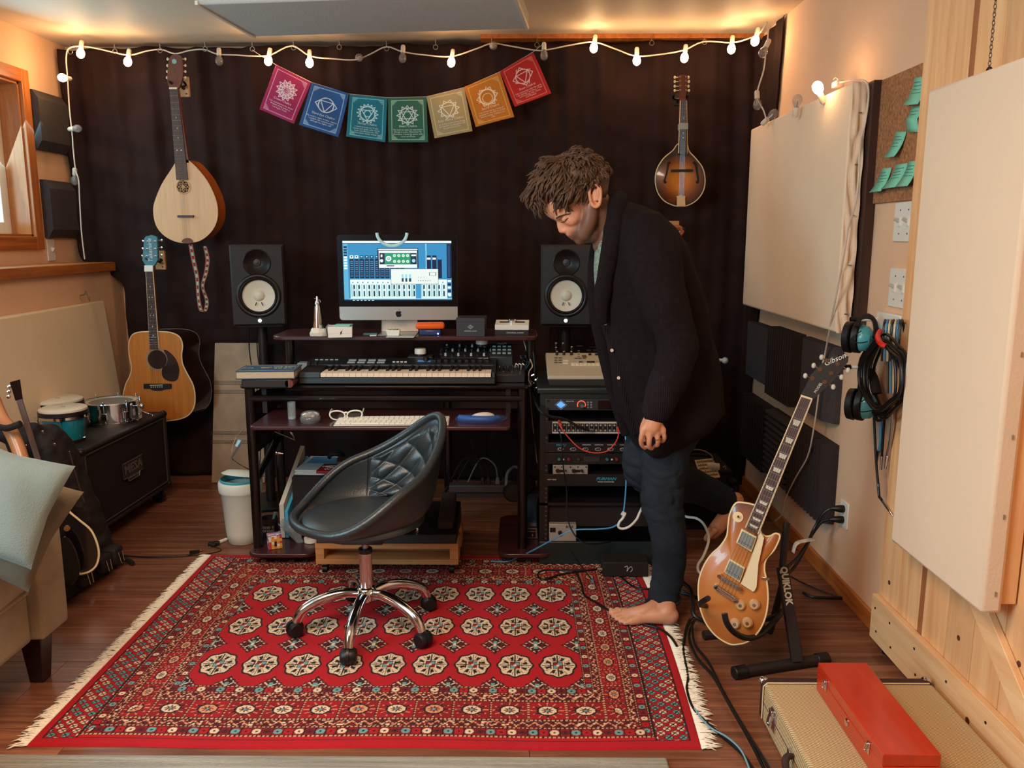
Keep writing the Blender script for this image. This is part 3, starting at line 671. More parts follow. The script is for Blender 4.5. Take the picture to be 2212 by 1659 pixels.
bodyg = [(331, 716), (305, 717), (288, 723), (281, 740), (281, 765), (286, 790), (283, 810), (273, 832), (268, 858), (272, 884), (290, 902), (320, 909), (360, 909), (400, 901), (418, 884), (423, 860), (419, 832), (405, 805), (396, 785), (394, 765), (396, 745), (389, 727), (370, 718), (346, 716)]
out = smooth2(loc2(o, bodyg, Y), 4)
MB().prism(out, -.012, -.006).build('soundboard', M_top, o)
bk = [(x_*.97+.055 if x_ > .0 else x_*.9+.05, z_*.98+.012) for x_, z_ in out]
m_ = MB(); n_ = len(out); vs = [(a, -.006, b) for a, b in out]+[(a, .10, b) for a, b in bk]; m_.add(vs, [(i, (i+1) % n_, (i+1) % n_+n_, i+n_) for i in range(n_)]+[tuple(range(n_, 2*n_))])
m_.build('body', mat('dark_lacquer_side', C(34, 16, 12), .2, coat=.8), o, ang=60)
MB().tube([(a, -.010, b) for a, b in out], .0035, n=6, closed=True).build('binding', M_cream, o)
MB().tube([(a, .10, b) for a, b in bk], .0015, n=5, closed=True).build('back_binding', mat('grey_binding', C(120, 112, 104), .5), o)
fretboard(o, (319, 333, 586), (327, 346, 753), Y, -.020, -.012, M_rose, 20, ((3, 0), (5, 1), (7, 0), (9, 1), (12, 0), (15, 0)), bind=M_cream)
MB().prism(loc2(o, [(319, 575), (333, 575), (344, 720), (328, 720)], Y), -.012, .008).build('neck', M_mahog, o)
M_hstk = mat('headstock_teal_reflection', C(70, 130, 145), .12, coat=1.0)  # teal reflection put into the headstock's base colour
hs = loc2(o, [(317, 573), (310, 562), (314, 515), (318, 510), (326, 509), (329, 507), (332, 509), (339, 510), (342, 516), (343, 561), (336, 573)], Y)
MB().prism(hs, -.014, .004).build('headstock', M_hstk, o, bevel=.001)
text('Takamine', .032, M_paint, bpy.data.objects[o.name], T(L3(o, 327, 541, Y).x, -.0145, L3(o, 327, 541, Y).z) @ FRONT @ Matrix.Rotation(pi/2, 4, 'Z'), shear=.2)
MB().prism(loc2(o, [(316, 573), (334, 573), (334, 586), (316, 586)], Y), -.024, -.012).build('capo', M_white, o, bevel=.002)
for k, yy in enumerate((521, 537, 553)):
 tuner(o, 310-k*.8, yy, Y, -.004, -1, M_chrome, (320-k*.9, yy)); tuner(o, 350, yy-2, Y, -.004, 1, M_chrome, (336+k*.4, yy))
pp = L3(o, 342, 776, Y)
MB().cyl((pp.x, -.0125, pp.z), (pp.x, -.0118, pp.z), .062, n=40).build('rosette', mat('grey_rosette', C(150, 128, 96), .6), o)
MB().cyl((pp.x, -.013, pp.z), (pp.x, -.0122, pp.z), .051, n=40).build('soundhole', mat('soundhole_brown', C(48, 22, 14), .9), o)
pg = smooth2(loc2(o, [(356, 756), (366, 758), (380, 772), (388, 790), (389, 806), (384, 820), (372, 823), (358, 818), (352, 808), (353, 795), (361, 787), (364, 773)], Y), 4); MB().prism(pg, -.014, -.012).build('pickguard', mat('pickguard_black', C(40, 26, 24), .25, coat=.5), o)
bg = loc2(o, [(314, 828), (373, 828), (373, 838), (360, 839), (352, 842), (335, 842), (327, 838), (314, 838)], Y); b_ = MB().prism(bg, -.022, -.012).build('bridge', mat('ebony', C(24, 16, 16), .5), o, bevel=.001)
p0, p1 = L3(o, 328, 831, Y), L3(o, 356, 830, Y); MB().cyl((p0.x, -.024, p0.z), (p1.x, -.024, p1.z), .002, n=6).build('saddle', M_cream, b_)
for k in range(6): q_ = L3(o, 331+k*4.6, 834.6-.1*k, Y); MB().sph((q_.x, -.024, q_.z), .0032, 8).build('bridge_pin', M_white, b_)
strings(o, (325, 586), (342, 833), Y, -.023, 6, .034, .052, r=.0005)
hanger('wooden wall hanger block behind the blue-reflecting guitar headstock', 347, 562, 4.44)
Ym = 4.36
o, Y = wallinst('mandolin', 'sunburst teardrop mandolin with f-holes hanging on the curtain above the man', 1467, 445, Ym)
bm = [(1463, 312), (1452, 326), (1432, 343), (1418, 366), (1414, 390), (1419, 415), (1433, 434), (1453, 444), (1467, 446), (1484, 444), (1504, 432), (1518, 411), (1521, 386), (1515, 362), (1500, 342), (1487, 328), (1481, 312)]
out = smooth2(loc2(o, bm, Y), 5)
def sunburst(name, inner, mid, outer, c, r, coat=.8, rough=.25):
 m = bpy.data.materials.new(name); m.use_nodes = True; nt = m.node_tree; b = nt.nodes['Principled BSDF']
 tc = nt.nodes.new('ShaderNodeTexCoord'); mp = nt.nodes.new('ShaderNodeMapping'); mp.inputs['Location'].default_value = (-c[0]/r[0], 0, -c[1]/r[1]); mp.inputs['Scale'].default_value = (1/r[0], 0, 1/r[1])
 g = nt.nodes.new('ShaderNodeTexGradient'); g.gradient_type = 'SPHERICAL'; rp = nt.nodes.new('ShaderNodeValToRGB'); e = rp.color_ramp.elements
 e[0].position = .02; e[0].color = outer; e[1].position = .75; e[1].color = inner; k = e.new(.30); k.color = mid
 nt.links.new(tc.outputs['Object'], mp.inputs['Vector']); nt.links.new(mp.outputs[0], g.inputs[0]); nt.links.new(g.outputs['Fac'], rp.inputs[0]); nt.links.new(rp.outputs[0], b.inputs['Base Color'])
 b.inputs['Roughness'].default_value = rough; b.inputs['Coat Weight'].default_value = coat; b.inputs['Coat Roughness'].default_value = .06; return m
cc = L3(o, 1467, 390, Y)
M_sb = sunburst('mandolin_sunburst', C(206, 118, 26), C(120, 58, 22), C(34, 18, 14), (cc.x, cc.z), (.13, .135))
MB().prism(out, -.02, .03).build('body', mat('dark_mandolin_side', C(40, 20, 14), .3, coat=.5), o, ang=60)
m_ = MB(); n_ = len(out); rings = [(1, -.0201), (.9, -.0225), (.7, -.030), (.4, -.036), (.0, -.038)]; vs = []
for s_, yy in rings: vs += [(cc.x+(a-cc.x)*s_, yy, cc.z+(b-cc.z)*s_) for a, b in out]
m_.add(vs, [(r_*n_+i, r_*n_+(i+1) % n_, (r_+1)*n_+(i+1) % n_, (r_+1)*n_+i) for r_ in range(4) for i in range(n_)]); m_.build('top', M_sb, o, ang=180)
MB().tube([(a, -.021, b) for a, b in out], .0028, n=6, closed=True).build('binding', M_cream, o)
fretboard(o, (1467, 1479, 220), (1463, 1481, 333, 338), Y, -.046, -.036, M_rose, 20, ((5, 0), (10, 0), (12, 0)), bind=M_cream)
MB().prism(loc2(o, [(1467, 205), (1478, 205), (1481, 316), (1464, 316)], Y), -.036, .0).build('neck', M_mahog, o, bevel=.003)
MB().prism(loc2(o, [(1462, 168), (1466, 165), (1478, 165), (1482, 168), (1480, 200), (1476, 212), (1468, 212), (1464, 200)], Y), -.040, -.028).build('headstock', M_mahog, o, bevel=.001)
for k, yy in enumerate((170, 179, 189, 198)): tuner(o, 1455, yy, Y, -.034, -1, M_cream, (1465, yy)); tuner(o, 1484+(k % 2), yy, Y, -.034, 1, M_cream, (1477, yy))
MB().prism(loc2(o, [(1464, 269), (1482, 269), (1482, 282), (1464, 282)], Y), -.052, -.002).build('capo', mat('grey_capo', C(150, 154, 150), .5), o, bevel=.002)
for s_ in (-1, 1):
 f = [(1441 if s_ < 0 else 1500, 352), (1440 if s_ < 0 else 1502, 362), (1437 if s_ < 0 else 1504, 378), (1432 if s_ < 0 else 1506, 394)]
 m_ = MB(); pf = [L3(o, a, b, Y) for a, b in f]; m_.tube([(p_.x, -.030, p_.z) for p_ in cr(pf, 5)], .005, n=8); m_.sph((pf[0].x-s_*.006, -.030, pf[0].z), .007); m_.sph((pf[3].x+s_*-.006, -.027, pf[3].z), .009); m_.build('f_hole', M_blackm, o)
b_ = MB().prism(loc2(o, [(1446, 368), (1493, 367), (1493, 372), (1446, 373)], Y), -.052, -.035).build('bridge', mat('ebony'+'', C(24, 16, 16), .5), o, bevel=.001)
MB().prism(loc2(o, [(1459, 446), (1459, 428), (1458, 424), (1463, 424), (1467, 421), (1472, 424), (1477, 424), (1476, 428), (1477, 446)], Y), -.044, -.034).build('tailpiece', mat('gold_tailpiece', C(226, 196, 160), .35, .6), o, bevel=.001)
strings(o, (1473, 220), (1468, 428), Y, -.050, 8, .022, .026, r=.0004)
t = hanger('small dark wall hanger holding the mandolin headstock', 1463, 216, 4.44, .035, .06); t.children[0].data.materials[0] = M_blackm
hanger('pale wooden guitar hanger left empty on the curtain behind the man', 1455, 498, 4.42)
p_ = P(1462, 500, 4.34); t = thing('wooden_scroll', 'small curved varnished wooden scroll on the empty hanger behind the man', 'scroll', p_)
m_ = MB(); m_.tube(cr([(-.03, 0, .01), (-.01, 0, .022), (.015, 0, .02), (.028, 0, .002), (.02, 0, -.012), (.008, 0, -.03), (.006, 0, -.07)]), [.012]*6+[.013]*12+[.012]*12+[.01]*6+[.009], n=10) if False else m_.tube(cr([(-.03, 0, .01), (-.01, 0, .022), (.015, 0, .02), (.028, 0, .002), (.02, 0, -.012), (.008, 0, -.03), (.006, 0, -.07)]), .011, n=10)
m_.build('scroll', M_bodyw, t); MB().cyl((.012, -.012, .0), (.012, -.018, .0), .005, n=10).build('screw', M_steel, t)
# string lights and flags
M_cord = mat('white_cord', C(212, 196, 178), .5)
M_bulb = mat('lit_bulb_glass', C(255, 225, 190), .3, emit=(1, .72, .42, 1), es=14)
M_bulbg = mat('unlit_bulb_glass', C(160, 150, 145), .05, alpha=.35, coat=1)
M_hook = mat('steel_hook', C(170, 160, 150), .3, 1)
def YF(px): return 4.44-.04*((px-1120)/400)
wire = [(183, 560), (176, 500), (172, 430), (170, 390), (163, 365), (158, 320), (156, 290), (150, 235), (146, 170), (143, 125), (150, 104), (178, 100), (215, 106), (240, 112), (280, 119), (318, 110), (349, 107), (378, 116), (410, 109), (441, 107), (470, 117), (510, 119), (545, 121), (583, 119), (630, 99), (670, 121), (720, 127), (768, 129), (800, 117), (835, 101), (870, 112), (920, 119), (975, 122), (1030, 105), (1062, 94), (1100, 99), (1160, 109), (1190, 106), (1240, 96), (1284, 91), (1330, 106), (1374, 121), (1430, 117), (1478, 108), (1520, 90), (1580, 92), (1615, 84), (1640, 72), (1657, 48)]
t = thing('string_lights', 'white cord of round bulbs strung along the top of the curtain', 'string lights', P(1120, 100, 4.4))
O = t.location.copy()
def wp(px, py):
 Y = YF(px)
 if px > 1600: Y -= (px-1600)*.0065
 if px < 190: Y = min(4.50, 4.55)
 return P(px, py, Y)-O
MB().tube(cr([wp(a, b) for a, b in wire], 4), .0036, n=6).build('cord', M_cord, t)
tail = [(1657, 48), (1659, 75), (1655, 105), (1650, 150), (1638, 190), (1636, 210), (1640, 222), (1650, 240), (1656, 262)]
MB().tube(cr([P(a, b, 4.08-.0006*(b-48))-O for a, b in tail], 4), .0034, n=6).build('cord', M_cord, t)
def bulb(px, py, lit, d=(0, 0, -1), sock=True, par=None, Y=None, s=1.0, light=True):
 c_ = (P(px, py, Y)-O) if Y else wp(px, py); c_ = c_+Vector((0, -.012, 0)); d = Vector(d).normalized(); R = d.to_track_quat('-Z', 'Y').to_matrix().to_4x4(); M_ = Matrix.Translation(c_) @ R
 so = MB().lathe([(.009, .036), (.0115, .030), (.012, .0), (.0095, -.004)], n=14, M=M_).build('socket', M_cord if sock else M_cord, t)
 MB().lathe([(.0085, 0), (.010, -.006), (.0175, -.018), (.0205, -.031), (.018, -.045), (.010, -.0535), (0, -.056)], n=18, M=M_).build('bulb', M_bulb if lit else M_bulbg, so)
 if not lit: MB().cyl(M_ @ Vector((0, 0, 0)), M_ @ Vector((0, 0, -.028)), .004, n=6).build('filament', M_steel, so)
 if lit and light:
  l = bpy.data.lights.new('bulb_glow', 'POINT'); l.energy = .9*s; l.color = (1, .56, .24); l.shadow_soft_size = .03
  lo = bpy.data.objects.new('bulb_glow', l); COL.objects.link(lo); lo.location = O+c_+d*.03+Vector((0, -.045, 0))
for px, py, lit in ((178, 104, 1), (280, 122, 1), (475, 120, 0), (583, 120, 1), (670, 124, 1), (871, 114, 0), (977, 123, 1), (1175, 108, 0), (1284, 92, 1), (1375, 119, 1), (1479, 113, 1), (1580, 94, 1)):
 bulb(px, py, lit, d=(random.uniform(-.15, .15), -.25, -1))
bulb(778, 127, 0, d=(.1, -1, -.1)); bulb(1065, 100, 0, d=(.1, -1, -.2)); bulb(378, 112, 0, d=(.3, -1, .2)) if False else None
bulb(146, 170, 1, d=(-.1, -1, -.1), Y=4.42, s=1.6); bulb(161, 279, 0, d=(1, -.5, 0), Y=4.5); bulb(164, 378, 0, d=(-.2, .2, -1), Y=4.52)
bulb(1633, 77, 1, d=(-.3, -.3, -1), Y=4.22); bulb(1653, 102, 0, d=(-.5, -.2, -1), Y=4.05); bulb(1634, 213, 0, d=(0, -.3, -1), Y=4.0); bulb(1657, 258, 0, d=(.6, -.4, .6), Y=3.98)
for k, (px, py) in enumerate(((187-40, 0),)): pass
t2 = t
bulb(1718, 235, 0, d=(0, -.3, 1), Y=3.55); bulb(1770, 206, 1, d=(-.4, -.3, .6), Y=3.30, s=.7)
for k, (px, py) in enumerate([(152, 112), (248, 111), (346, 109), (443, 106), (545, 106), (634, 103), (733, 102), (835, 105), (941, 102), (1062, 99), (1160, 97), (1408, 93), (1522, 91)]):
 p_ = P(px, py, 4.50); h_ = MB(); h_.tube([Vector((.0115*cos(a*pi/8), 0, .0115*sin(a*pi/8))) for a in range(16)], .002, n=6, closed=True); h_.cyl((0, 0, .011), (0, 0, .034), .0022, n=6); h_.cyl((0, 0, .034), (0, .03, .036), .0022, n=6)
 o_ = h_.build('ring_hook', M_hook); o_.location = p_; tag(o_, 'small steel hook '+['at the far left corner', 'between the first two lit bulbs', 'just left of the bouzouki headstock', 'right of the bouzouki headstock', 'where the flag string starts', 'above the lit bulb beside the magenta flag', 'above the blue flag', 'above the turquoise flag', 'above the beige flag', 'beside the unlit bulb over the ochre flag', 'where the flag string ends by the red flag', 'between two lit bulbs left of the mandolin', 'just right of the mandolin bulb'][k]+' on the curtain', 'hook', 'ring hooks along the curtain top')
FL = [('magenta', (168, 30, 88), (220, 150, 180), [(596, 140), (672, 178), (636, 268), (561, 236)], 'Crown Chakra', ['I am connected to the divine', 'Wisdom of the universe,', 'I am Light / Truth'], 12),
 ('blue', (34, 84, 148), (150, 185, 215), [(674, 178), (754, 202), (732, 297), (647, 270)], 'Third Eye Chakra', ['My mind is open. In love, rejoice.', 'I awaken my consciousness', 'through my higher self'], 2),
 ('turquoise', (14, 116, 136), (130, 195, 205), [(755, 204), (837, 212), (832, 307), (748, 295)], 'Throat Chakra', ['I communicate my Truth;', 'I trust and speak with clarity', 'Love and Awareness, We', 'derive inner reality within Us'], 16),
 ('green', (50, 104, 84), (160, 195, 170), [(838, 212), (921, 210), (925, 307), (839, 307)], 'Heart Chakra', ['My heart is open, an expression', 'Energy is Love, I Resonate My', 'Emotions. I send my peers with', 'Love and Peace'], 12),
 ('beige', (178, 154, 108), (214, 200, 160), [(921, 209), (1003, 190), (1021, 284), (939, 299)], 'Solar Plexus Chakra', ['I am at the centre of my being;', 'I can manifest my thoughts with', 'my personal power'], 10),
 ('ochre', (200, 118, 22), (226, 170, 90), [(1002, 188), (1080, 156), (1111, 253), (1028, 275)], 'Sacral Chakra', ['I am Sweet being, a body of', 'acceptance, the Self to be the', 'natural energy of divine joy.', 'Life'], 6),
 ('red', (188, 28, 24), (224, 120, 100), [(1080, 154), (1152, 113), (1191, 201), (1112, 231)], 'Root Chakra', ['I am connected with the earth,', 'I am strong, I am Here, I Feel', 'and trust my Life, Home', 'and Physical'], 4)]
M_flag = attr_mat('flag_cloth', .85, sheen=.2, bump=.25, bscale=600)
for fi, (nm, bgc, ink, quad, title, lines, pet) in enumerate(FL):
 W3 = [P(a, b, 4.43) for a, b in quad]; TL_, TR_, BR_, BL_ = W3
 xax = (TR_-TL_).normalized(); zax = xax.cross(Vector((0, 1, 0))).normalized()*1
 if zax.z < 0: zax = -zax
 t_ = thing('prayer_flag', nm+' printed cloth flag in the row of seven hanging on the curtain', 'flag', M=frame(TL_, xax, Vector((0, 1, 0)), zax), group='printed flags hung in a row')
 w_ = (TR_-TL_).length; h_ = ((BL_-TL_).length+(BR_-TR_).length)/2
 nx, ny = 104, 124; B_, I_ = C(*bgc), C(*ink); cv = Canvas(nx, ny, B_); I2 = C(*[min(255, int(v*.4+252*.6)) for v in ink])
 for x0_, y0_, x1_, y1_ in ((.09, .06, .11, .94), (.89, .06, .91, .94), (.09, .06, .91, .075), (.09, .925, .91, .94)): cv.rect(x0_, y0_, x1_, y1_, I_)
 for cxn, sx_ in ((.1, 1), (.9, -1)):
  for cyn, sy_ in ((.07, 1), (.93, -1)):
   if (cxn < .5) == (cyn < .5) or nm in ('green', 'turquoise', 'blue'):
    for st_ in range(4):
     a0_, a1_ = cxn, cxn+sx_*(.13-.03*st_); b0_, b1_ = cyn+sy_*.025*st_, cyn+sy_*(.025*st_+.025)
     cv.rect(min(a0_, a1_), min(b0_, b1_), max(a0_, a1_), max(b0_, b1_), tuple(.6*I_[q]+.4*B_[q] for q in range(3))+(1,))
 ex, ey, A_ = .5, .60 if nm != 'red' else .62, cv.asp
 r0 = .19; cv.ring(ex, ey, r0-.012, r0+.012, I2)
 npt = {12: 12, 2: 2, 16: 16, 10: 10, 6: 6, 4: 4}[pet]
 for k in range(npt):
  a_ = 2*pi*k/npt+(0 if npt != 2 else 0); wd_ = pi/npt if npt > 2 else .75
  tip = (ex+(r0+.085 if npt > 6 or npt == 2 else r0+.09)*cos(a_)*(1.0), ey+(r0+(.07 if npt > 2 else .09))*sin(a_)/A_)
  for s_ in (-1, 1): cv.line(ex+r0*cos(a_+s_*wd_), ey+r0*sin(a_+s_*wd_)/A_, tip[0], tip[1], .010, I2)
  if npt == 4 or npt == 6:
   m1 = (ex+(r0+.07)*cos(a_+.35), ey+(r0+.07)*sin(a_+.35)/A_); cv.line(ex+r0*cos(a_+wd_), ey+r0*sin(a_+wd_)/A_, m1[0], m1[1], .010, I2)
 tri = [(ex+r0*.95*cos(q), ey+r0*.95*sin(q)/A_) for q in (-pi/2, pi/6, pi*5/6)]; tru = [(ex+r0*.95*cos(q), ey+r0*.95*sin(q)/A_) for q in (pi/2, -pi/6, -pi*5/6)]
 if nm in ('blue', 'turquoise', 'beige', 'red', 'green'):
  for k in range(3): cv.line(*tri[k], *tri[(k+1) % 3], .010, I2)
 if nm == 'green':
  for k in range(3): cv.line(*tru[k], *tru[(k+1) % 3], .010, I2)
 if nm == 'turquoise': cv.ring(ex, ey, .075, .095, I2)
 if nm == 'magenta':
  for k in range(12):
   a_ = k*pi/6
   for rr_ in (.10, .15): cv.ring(ex+rr_*cos(a_), ey+rr_*sin(a_)/A_, .042, .056, I2)
  cv.ring(ex, ey, 0, .07, B_); cv.ring(ex, ey, .06, .075, I2); cv.ring(ex+.01, ey, .02, .034, I2)
 if nm == 'ochre': cv.ring(ex, ey-.03, .12, .135, I2); cv.ring(ex, ey+.03/A_*0, .20, .215, I2)
 ph = fi*1.7
 TLl = Vector((0, 0)); Mi = t_.matrix_world.inverted() if False else frame(TL_, xax, Vector((0, 1, 0)), zax).inverted()
 q4 = [Mi @ v for v in W3]
 def wv(u, v, ph=ph): return -.010*np.sin(v*3.1+ph)*(1-v)+.004*np.sin(u*5+v*4+ph)-.004*(1-v)
 def fn(u, v, q4=q4, wv=wv):   # u right, v up
  b = (1-u)[..., None]*np.array(q4[3])+u[..., None]*np.array(q4[2]); tp_ = (1-u)[..., None]*np.array(q4[0])+u[..., None]*np.array(q4[1])
  r_ = b*(1-v)[..., None]+tp_*v[..., None]; return r_[..., 0], wv(u, v), r_[..., 2]
 co_ = link('cloth', canvas_mesh('cloth', cv, fn, M_flag), t_, ang=180); sm = co_.modifiers.new('s', 'SOLIDIFY'); sm.thickness = .0012; sm.offset = 1 if False else -1
 M_ink = mat('flag_ink_'+nm, I2, .8)
 def put(s_, u, v, size):
  me = text_mesh(s_, size, ext=.0002, shear=.15 if size > .013 else 0)
  for vt in me.vertices:
   uu, vv = u+vt.co.x/w_, v+vt.co.y/h_; zz = vt.co.z
   a, b, c = fn(np.array([uu]), np.array([vv])); vt.co = (float(a[0]), float(b[0])-.0022-zz, float(c[0]))
  me.materials.clear(); me.materials.append(M_ink); oo = bpy.data.objects.new('lettering', me); COL.objects.link(oo); oo.parent = co_
 put(title, .5, .36, .0165)
 for k, ln in enumerate(lines): put(ln, .5, .28-.05*k, .0115)
fc = [(545, 108), (560, 118), (596, 140), (673, 178), (755, 203), (838, 211), (921, 209), (1003, 189), (1080, 155), (1152, 112), (1172, 96)]
o_ = MB().tube([P(a, b, 4.436) for a, b in fc], .0014, n=5).build('flag_cord', M_cord); tag(o_, 'thin white string carrying the seven flags between two hooks', 'cord')
# desk
M_desk = wood('dark_cherry_board', C(52, 24, 28), C(74, 36, 40), .35, (2, 20, 20), 3, coat=.3, bump=.01)
M_post = mat('black_steel_tube', C(20, 12, 13), .3, .2, coat=.4)
yD = 3.36
dl, dr_ = P(515, 840, yD), P(1150, 840, yD)
desk = thing('studio_desk', 'black tubular studio desk with raised shelf, keyboard tray and low cherry foot boards', 'desk', ((dl.x+dr_.x)/2, yD, 0))
O = desk.location.copy(); hw = (dr_.x-dl.x)/2
zD = .775
def slab(x0, x1, y0, y1, z0, z1, r=.04, name='board', mt=M_desk, par=desk, bev=.004):
 pts = []
 for cx, cy, a0 in ((x1-r, y1-r, 0), (x0+r, y1-r, 90), (x0+r, y0+r, 180), (x1-r, y0+r, 270)):
  for k in range(6): a = radians(a0+18*k); pts.append((cx+r*cos(a), cy+r*sin(a)))
 m = MB(); n = len(pts); m.add([(a, b, z0) for a, b in pts]+[(a, b, z1) for a, b in pts], [tuple(range(n-1, -1, -1)), tuple(range(n, 2*n))]+[(i, (i+1) % n, (i+1) % n+n, i+n) for i in range(n)])
 return m.build(name, mt, par, bevel=bev)
slab(-hw, hw, 0, .44, zD-.014, zD, .03, 'desktop', mat('black_glass_top', C(14, 12, 14), .12, coat=.6))
uL, uR = P(583, 733, 3.58), P(1162, 733, 3.58); zU = P(800, 727, 3.58).z
slab(uL.x-O.x, uR.x-O.x, 3.58-yD, 3.90-yD, zU-.018, zU, .06, 'upper_shelf')
zT = .655; tL, tR = Fz(537, 921, zT), Fz(1102, 921, zT)
slab(tL.x-O.x, tR.x-O.x, tL.y-yD, tL.y-yD+.36, zT-.016, zT, .02, 'keyboard_tray')
for px0, px1 in ((536, 682), (1075, 1192)):
 a, b = Fz(px0, 1190, .065), Fz(px1, 1190, .065)
 slab(a.x-O.x, b.x-O.x, a.y-yD-.03, a.y-yD+.47, .045, .063, .05, 'foot_board')
for sx in (-1, 1):
 xx = sx*(hw-.04)
 for yy in (.02, .40):
  m = MB(); m.cyl((xx, yy, .06), (xx, yy, zD-.014), .021, n=20); m.build('post', M_post, desk)
 MB().tube([(xx, .03, .35), (xx, .39, .46)], .016, n=10).build('side_brace', M_post, desk)
 MB().bx((xx-.014, .06, .46), (xx-.010, .38, zD-.05)).build('side_panel', mat('smoked_panel', C(34, 36, 46), .15, coat=.5), desk)
 for yy in (.05, .36):
  c_ = MB().cyl((xx-.014, yy, .022), (xx+.014, yy, .022), .022, n=16).build('castor', M_rubber, desk)
MB().tube([(-hw+.04, .01, zD-.055), (hw-.04, .01, zD-.055)], .014, n=10).build('front_rail', M_post, desk)
MB().bx((-hw+.05, .40, .24), (hw-.06, .41, .44)).build('rear_panel', mat('rear_panel_black', C(26, 20, 22), .6), desk) if False else None
MB().bx((-hw+.04, .385, .60), (hw-.04, .40, .68)).build('rear_rail', M_post, desk)
for px in (628, 1146):
 x_ = P(px, 780, 3.66).x-O.x; MB().cyl((x_, 3.66-yD, zD), (x_, 3.66-yD, zU-.018), .02, n=16).build('shelf_post', M_post, desk)
MB().cyl((P(968, 1000, 3.74).x-O.x, .38, .0), (P(968, 1000, 3.74).x-O.x, .38, .64), .02, n=14).build('centre_post', M_post, desk)
MB().bx((P(966, 1040, 3.7).x-O.x, .30, .195), (P(1178, 1040, 3.7).x-O.x, .45, .215)).build('rear_shelf', mat('grey_shelf', C(58, 50, 52), .5), desk)
for s_ in (-1, 1):
 for yy in (.1,): MB().bx((s_*(hw-.10)-.01, .02, zT), (s_*(hw-.10)+.01, .3, zD-.014)).build('tray_runner', M_black, desk)
Yi = 3.70
TLp, TRp, BRp, BLp = P(729, 508, Yi), P(983, 507, Yi), P(989, 662, Yi), P(735, 665, Yi)
c0 = P(862, 722, 3.74)
t = thing('desktop_computer', 'silver all-in-one desktop computer with its screen on above the desk', 'computer', (P(862, 700, Yi).x, Yi, zU), rz=radians(1.5)); Oc = t.location
bw_ = (BRp-BLp).length/2; zt_, zb_ = P(860, 507, Yi).z-zU, P(860, 691, Yi).z-zU; zc = P(860, 662, Yi).z-zU
M_alu = mat('silver_aluminium', C(176, 172, 166), .35, .75)
hd = thing('display', None, None); hd.parent = t; hd.location = (0, -.0, (zb_)); hd.rotation_euler = (radians(-3), 0, 0)
bpy.data.objects.remove(hd)
def rr2(x0, z0, x1, z1, r, n=5):
 pts = []
 for cx, cz, a0 in ((x1-r, z1-r, 0), (x0+r, z1-r, 90), (x0+r, z0+r, 180), (x1-r, z0+r, 270)):
  for k in range(n+1): a = radians(a0+90*k/n); pts.append((cx+r*cos(a), cz+r*sin(a)))
 return pts
MB().prism(rr2(-bw_, zb_, bw_, zt_, .014), -.004, .02).build('housing', M_alu, t, bevel=.002)
bz = [p for p in rr2(-bw_, zc, bw_, zt_, .014)]
bz = [(a, b) for a, b in bz];
MB().prism([(-bw_, zc), (bw_, zc)]+[p for p in rr2(-bw_, zc, bw_, zt_, .014) if p[1] > (zc+zt_)/2], -.0065, -.004).build('bezel', mat('bezel_black', C(12, 10, 12), .25, spec=.25), t)
sx0, sx1 = -bw_*.908, bw_*.908; sz0, sz1 = zc+.026, zt_-.027
nx, ny = 330, 190; cv = Canvas(nx, ny, C(50, 140, 190))
BL_, DK_, WH_, GR_, CY_ = C(60, 150, 200), C(10, 34, 66), C(235, 250, 250), C(40, 150, 110), C(150, 215, 235)
def R_(x0, y0, x1, y1, c): cv.rect(x0, 1-y1, x1, 1-y0, c)
R_(0, 0, 1, .035, WH_); R_(0, .035, 1, .045, DK_); R_(0, .045, .045, 1, C(90, 175, 210)); R_(.76, .045, .77, .6, CY_)
for k in range(4): R_(.008, .09+k*.045, .04, .12+k*.045, DK_)
for k in range(5): R_(.008, .26+k*.045, .04, .29+k*.045, WH_)
R_(.955, .05, 1, .62, DK_); R_(.965, .08, .985, .6, C(30, 70, 110))
for k in range(11):
 x0 = .06+k*.0465; R_(x0, .30, x0+.040, .62, DK_)
 for j in range(8): R_(x0+.006, .33+j*.035, x0+.033, .345+j*.035, C(70, 130, 170))
 R_(x0+.004, .24, x0+.036, .29, C(14, 50, 84) if k > 1 else WH_)
 R_(x0+.012, .255, x0+.028, .275, DK_ if k < 2 else CY_)
for k in range(3):
 x0 = .77+k*.05; R_(x0, .24+.05*(k == 2), x0+.04, .62, DK_); R_(x0+.004, .28, x0+.036, .31, WH_ if k < 2 else BL_)
R_(.06, .64, .955, .96, C(215, 240, 235)); R_(.06, .64, .955, .70, WH_)
for k in range(19):
 x0 = .07+k*.0462
 if .645 < x0 < .70: R_(x0-.006, .66, x0+.045, .97, BL_); continue
 R_(x0+.018, .73, x0+.033, .92, C(20, 60, 90)); R_(x0, .72, x0+.008, .93, C(120, 190, 200)); R_(x0+.020, .80, x0+.031, .83, WH_)
 cv.ring(x0+.015, 1-.69, 0, .006, C(80, 130, 140))
R_(.05, .96, 1, .975, CY_); R_(0, .975, 1, 1, DK_)
for k in range(6): R_(.08+k*.035, .982, .10+k*.035, .993, WH_)
for k in range(5): R_(.962, .65+k*.055, .99, .685+k*.055, WH_ if k % 2 == 0 else DK_)
cv.ring(.978, 1-.9, 0, .014, WH_)
R_(.318, .12, .695, .455, DK_); R_(.325, .13, .688, .15, WH_); R_(.330, .165, .682, .445, WH_); R_(.335, .20, .680, .39, C(24, 52, 70)); R_(.385, .205, .622, .385, GR_)
cv.ring(.42, 1-.295, 0, .026, WH_); cv.ring(.42, 1-.295, .006, .012, GR_)
for i in range(4):
 for j in range(2): cv.ring(.475+i*.04, 1-(.245+j*.095), 0, .014, C(220, 245, 220)); cv.ring(.475+i*.04, 1-(.245+j*.095), 0, .004, GR_)
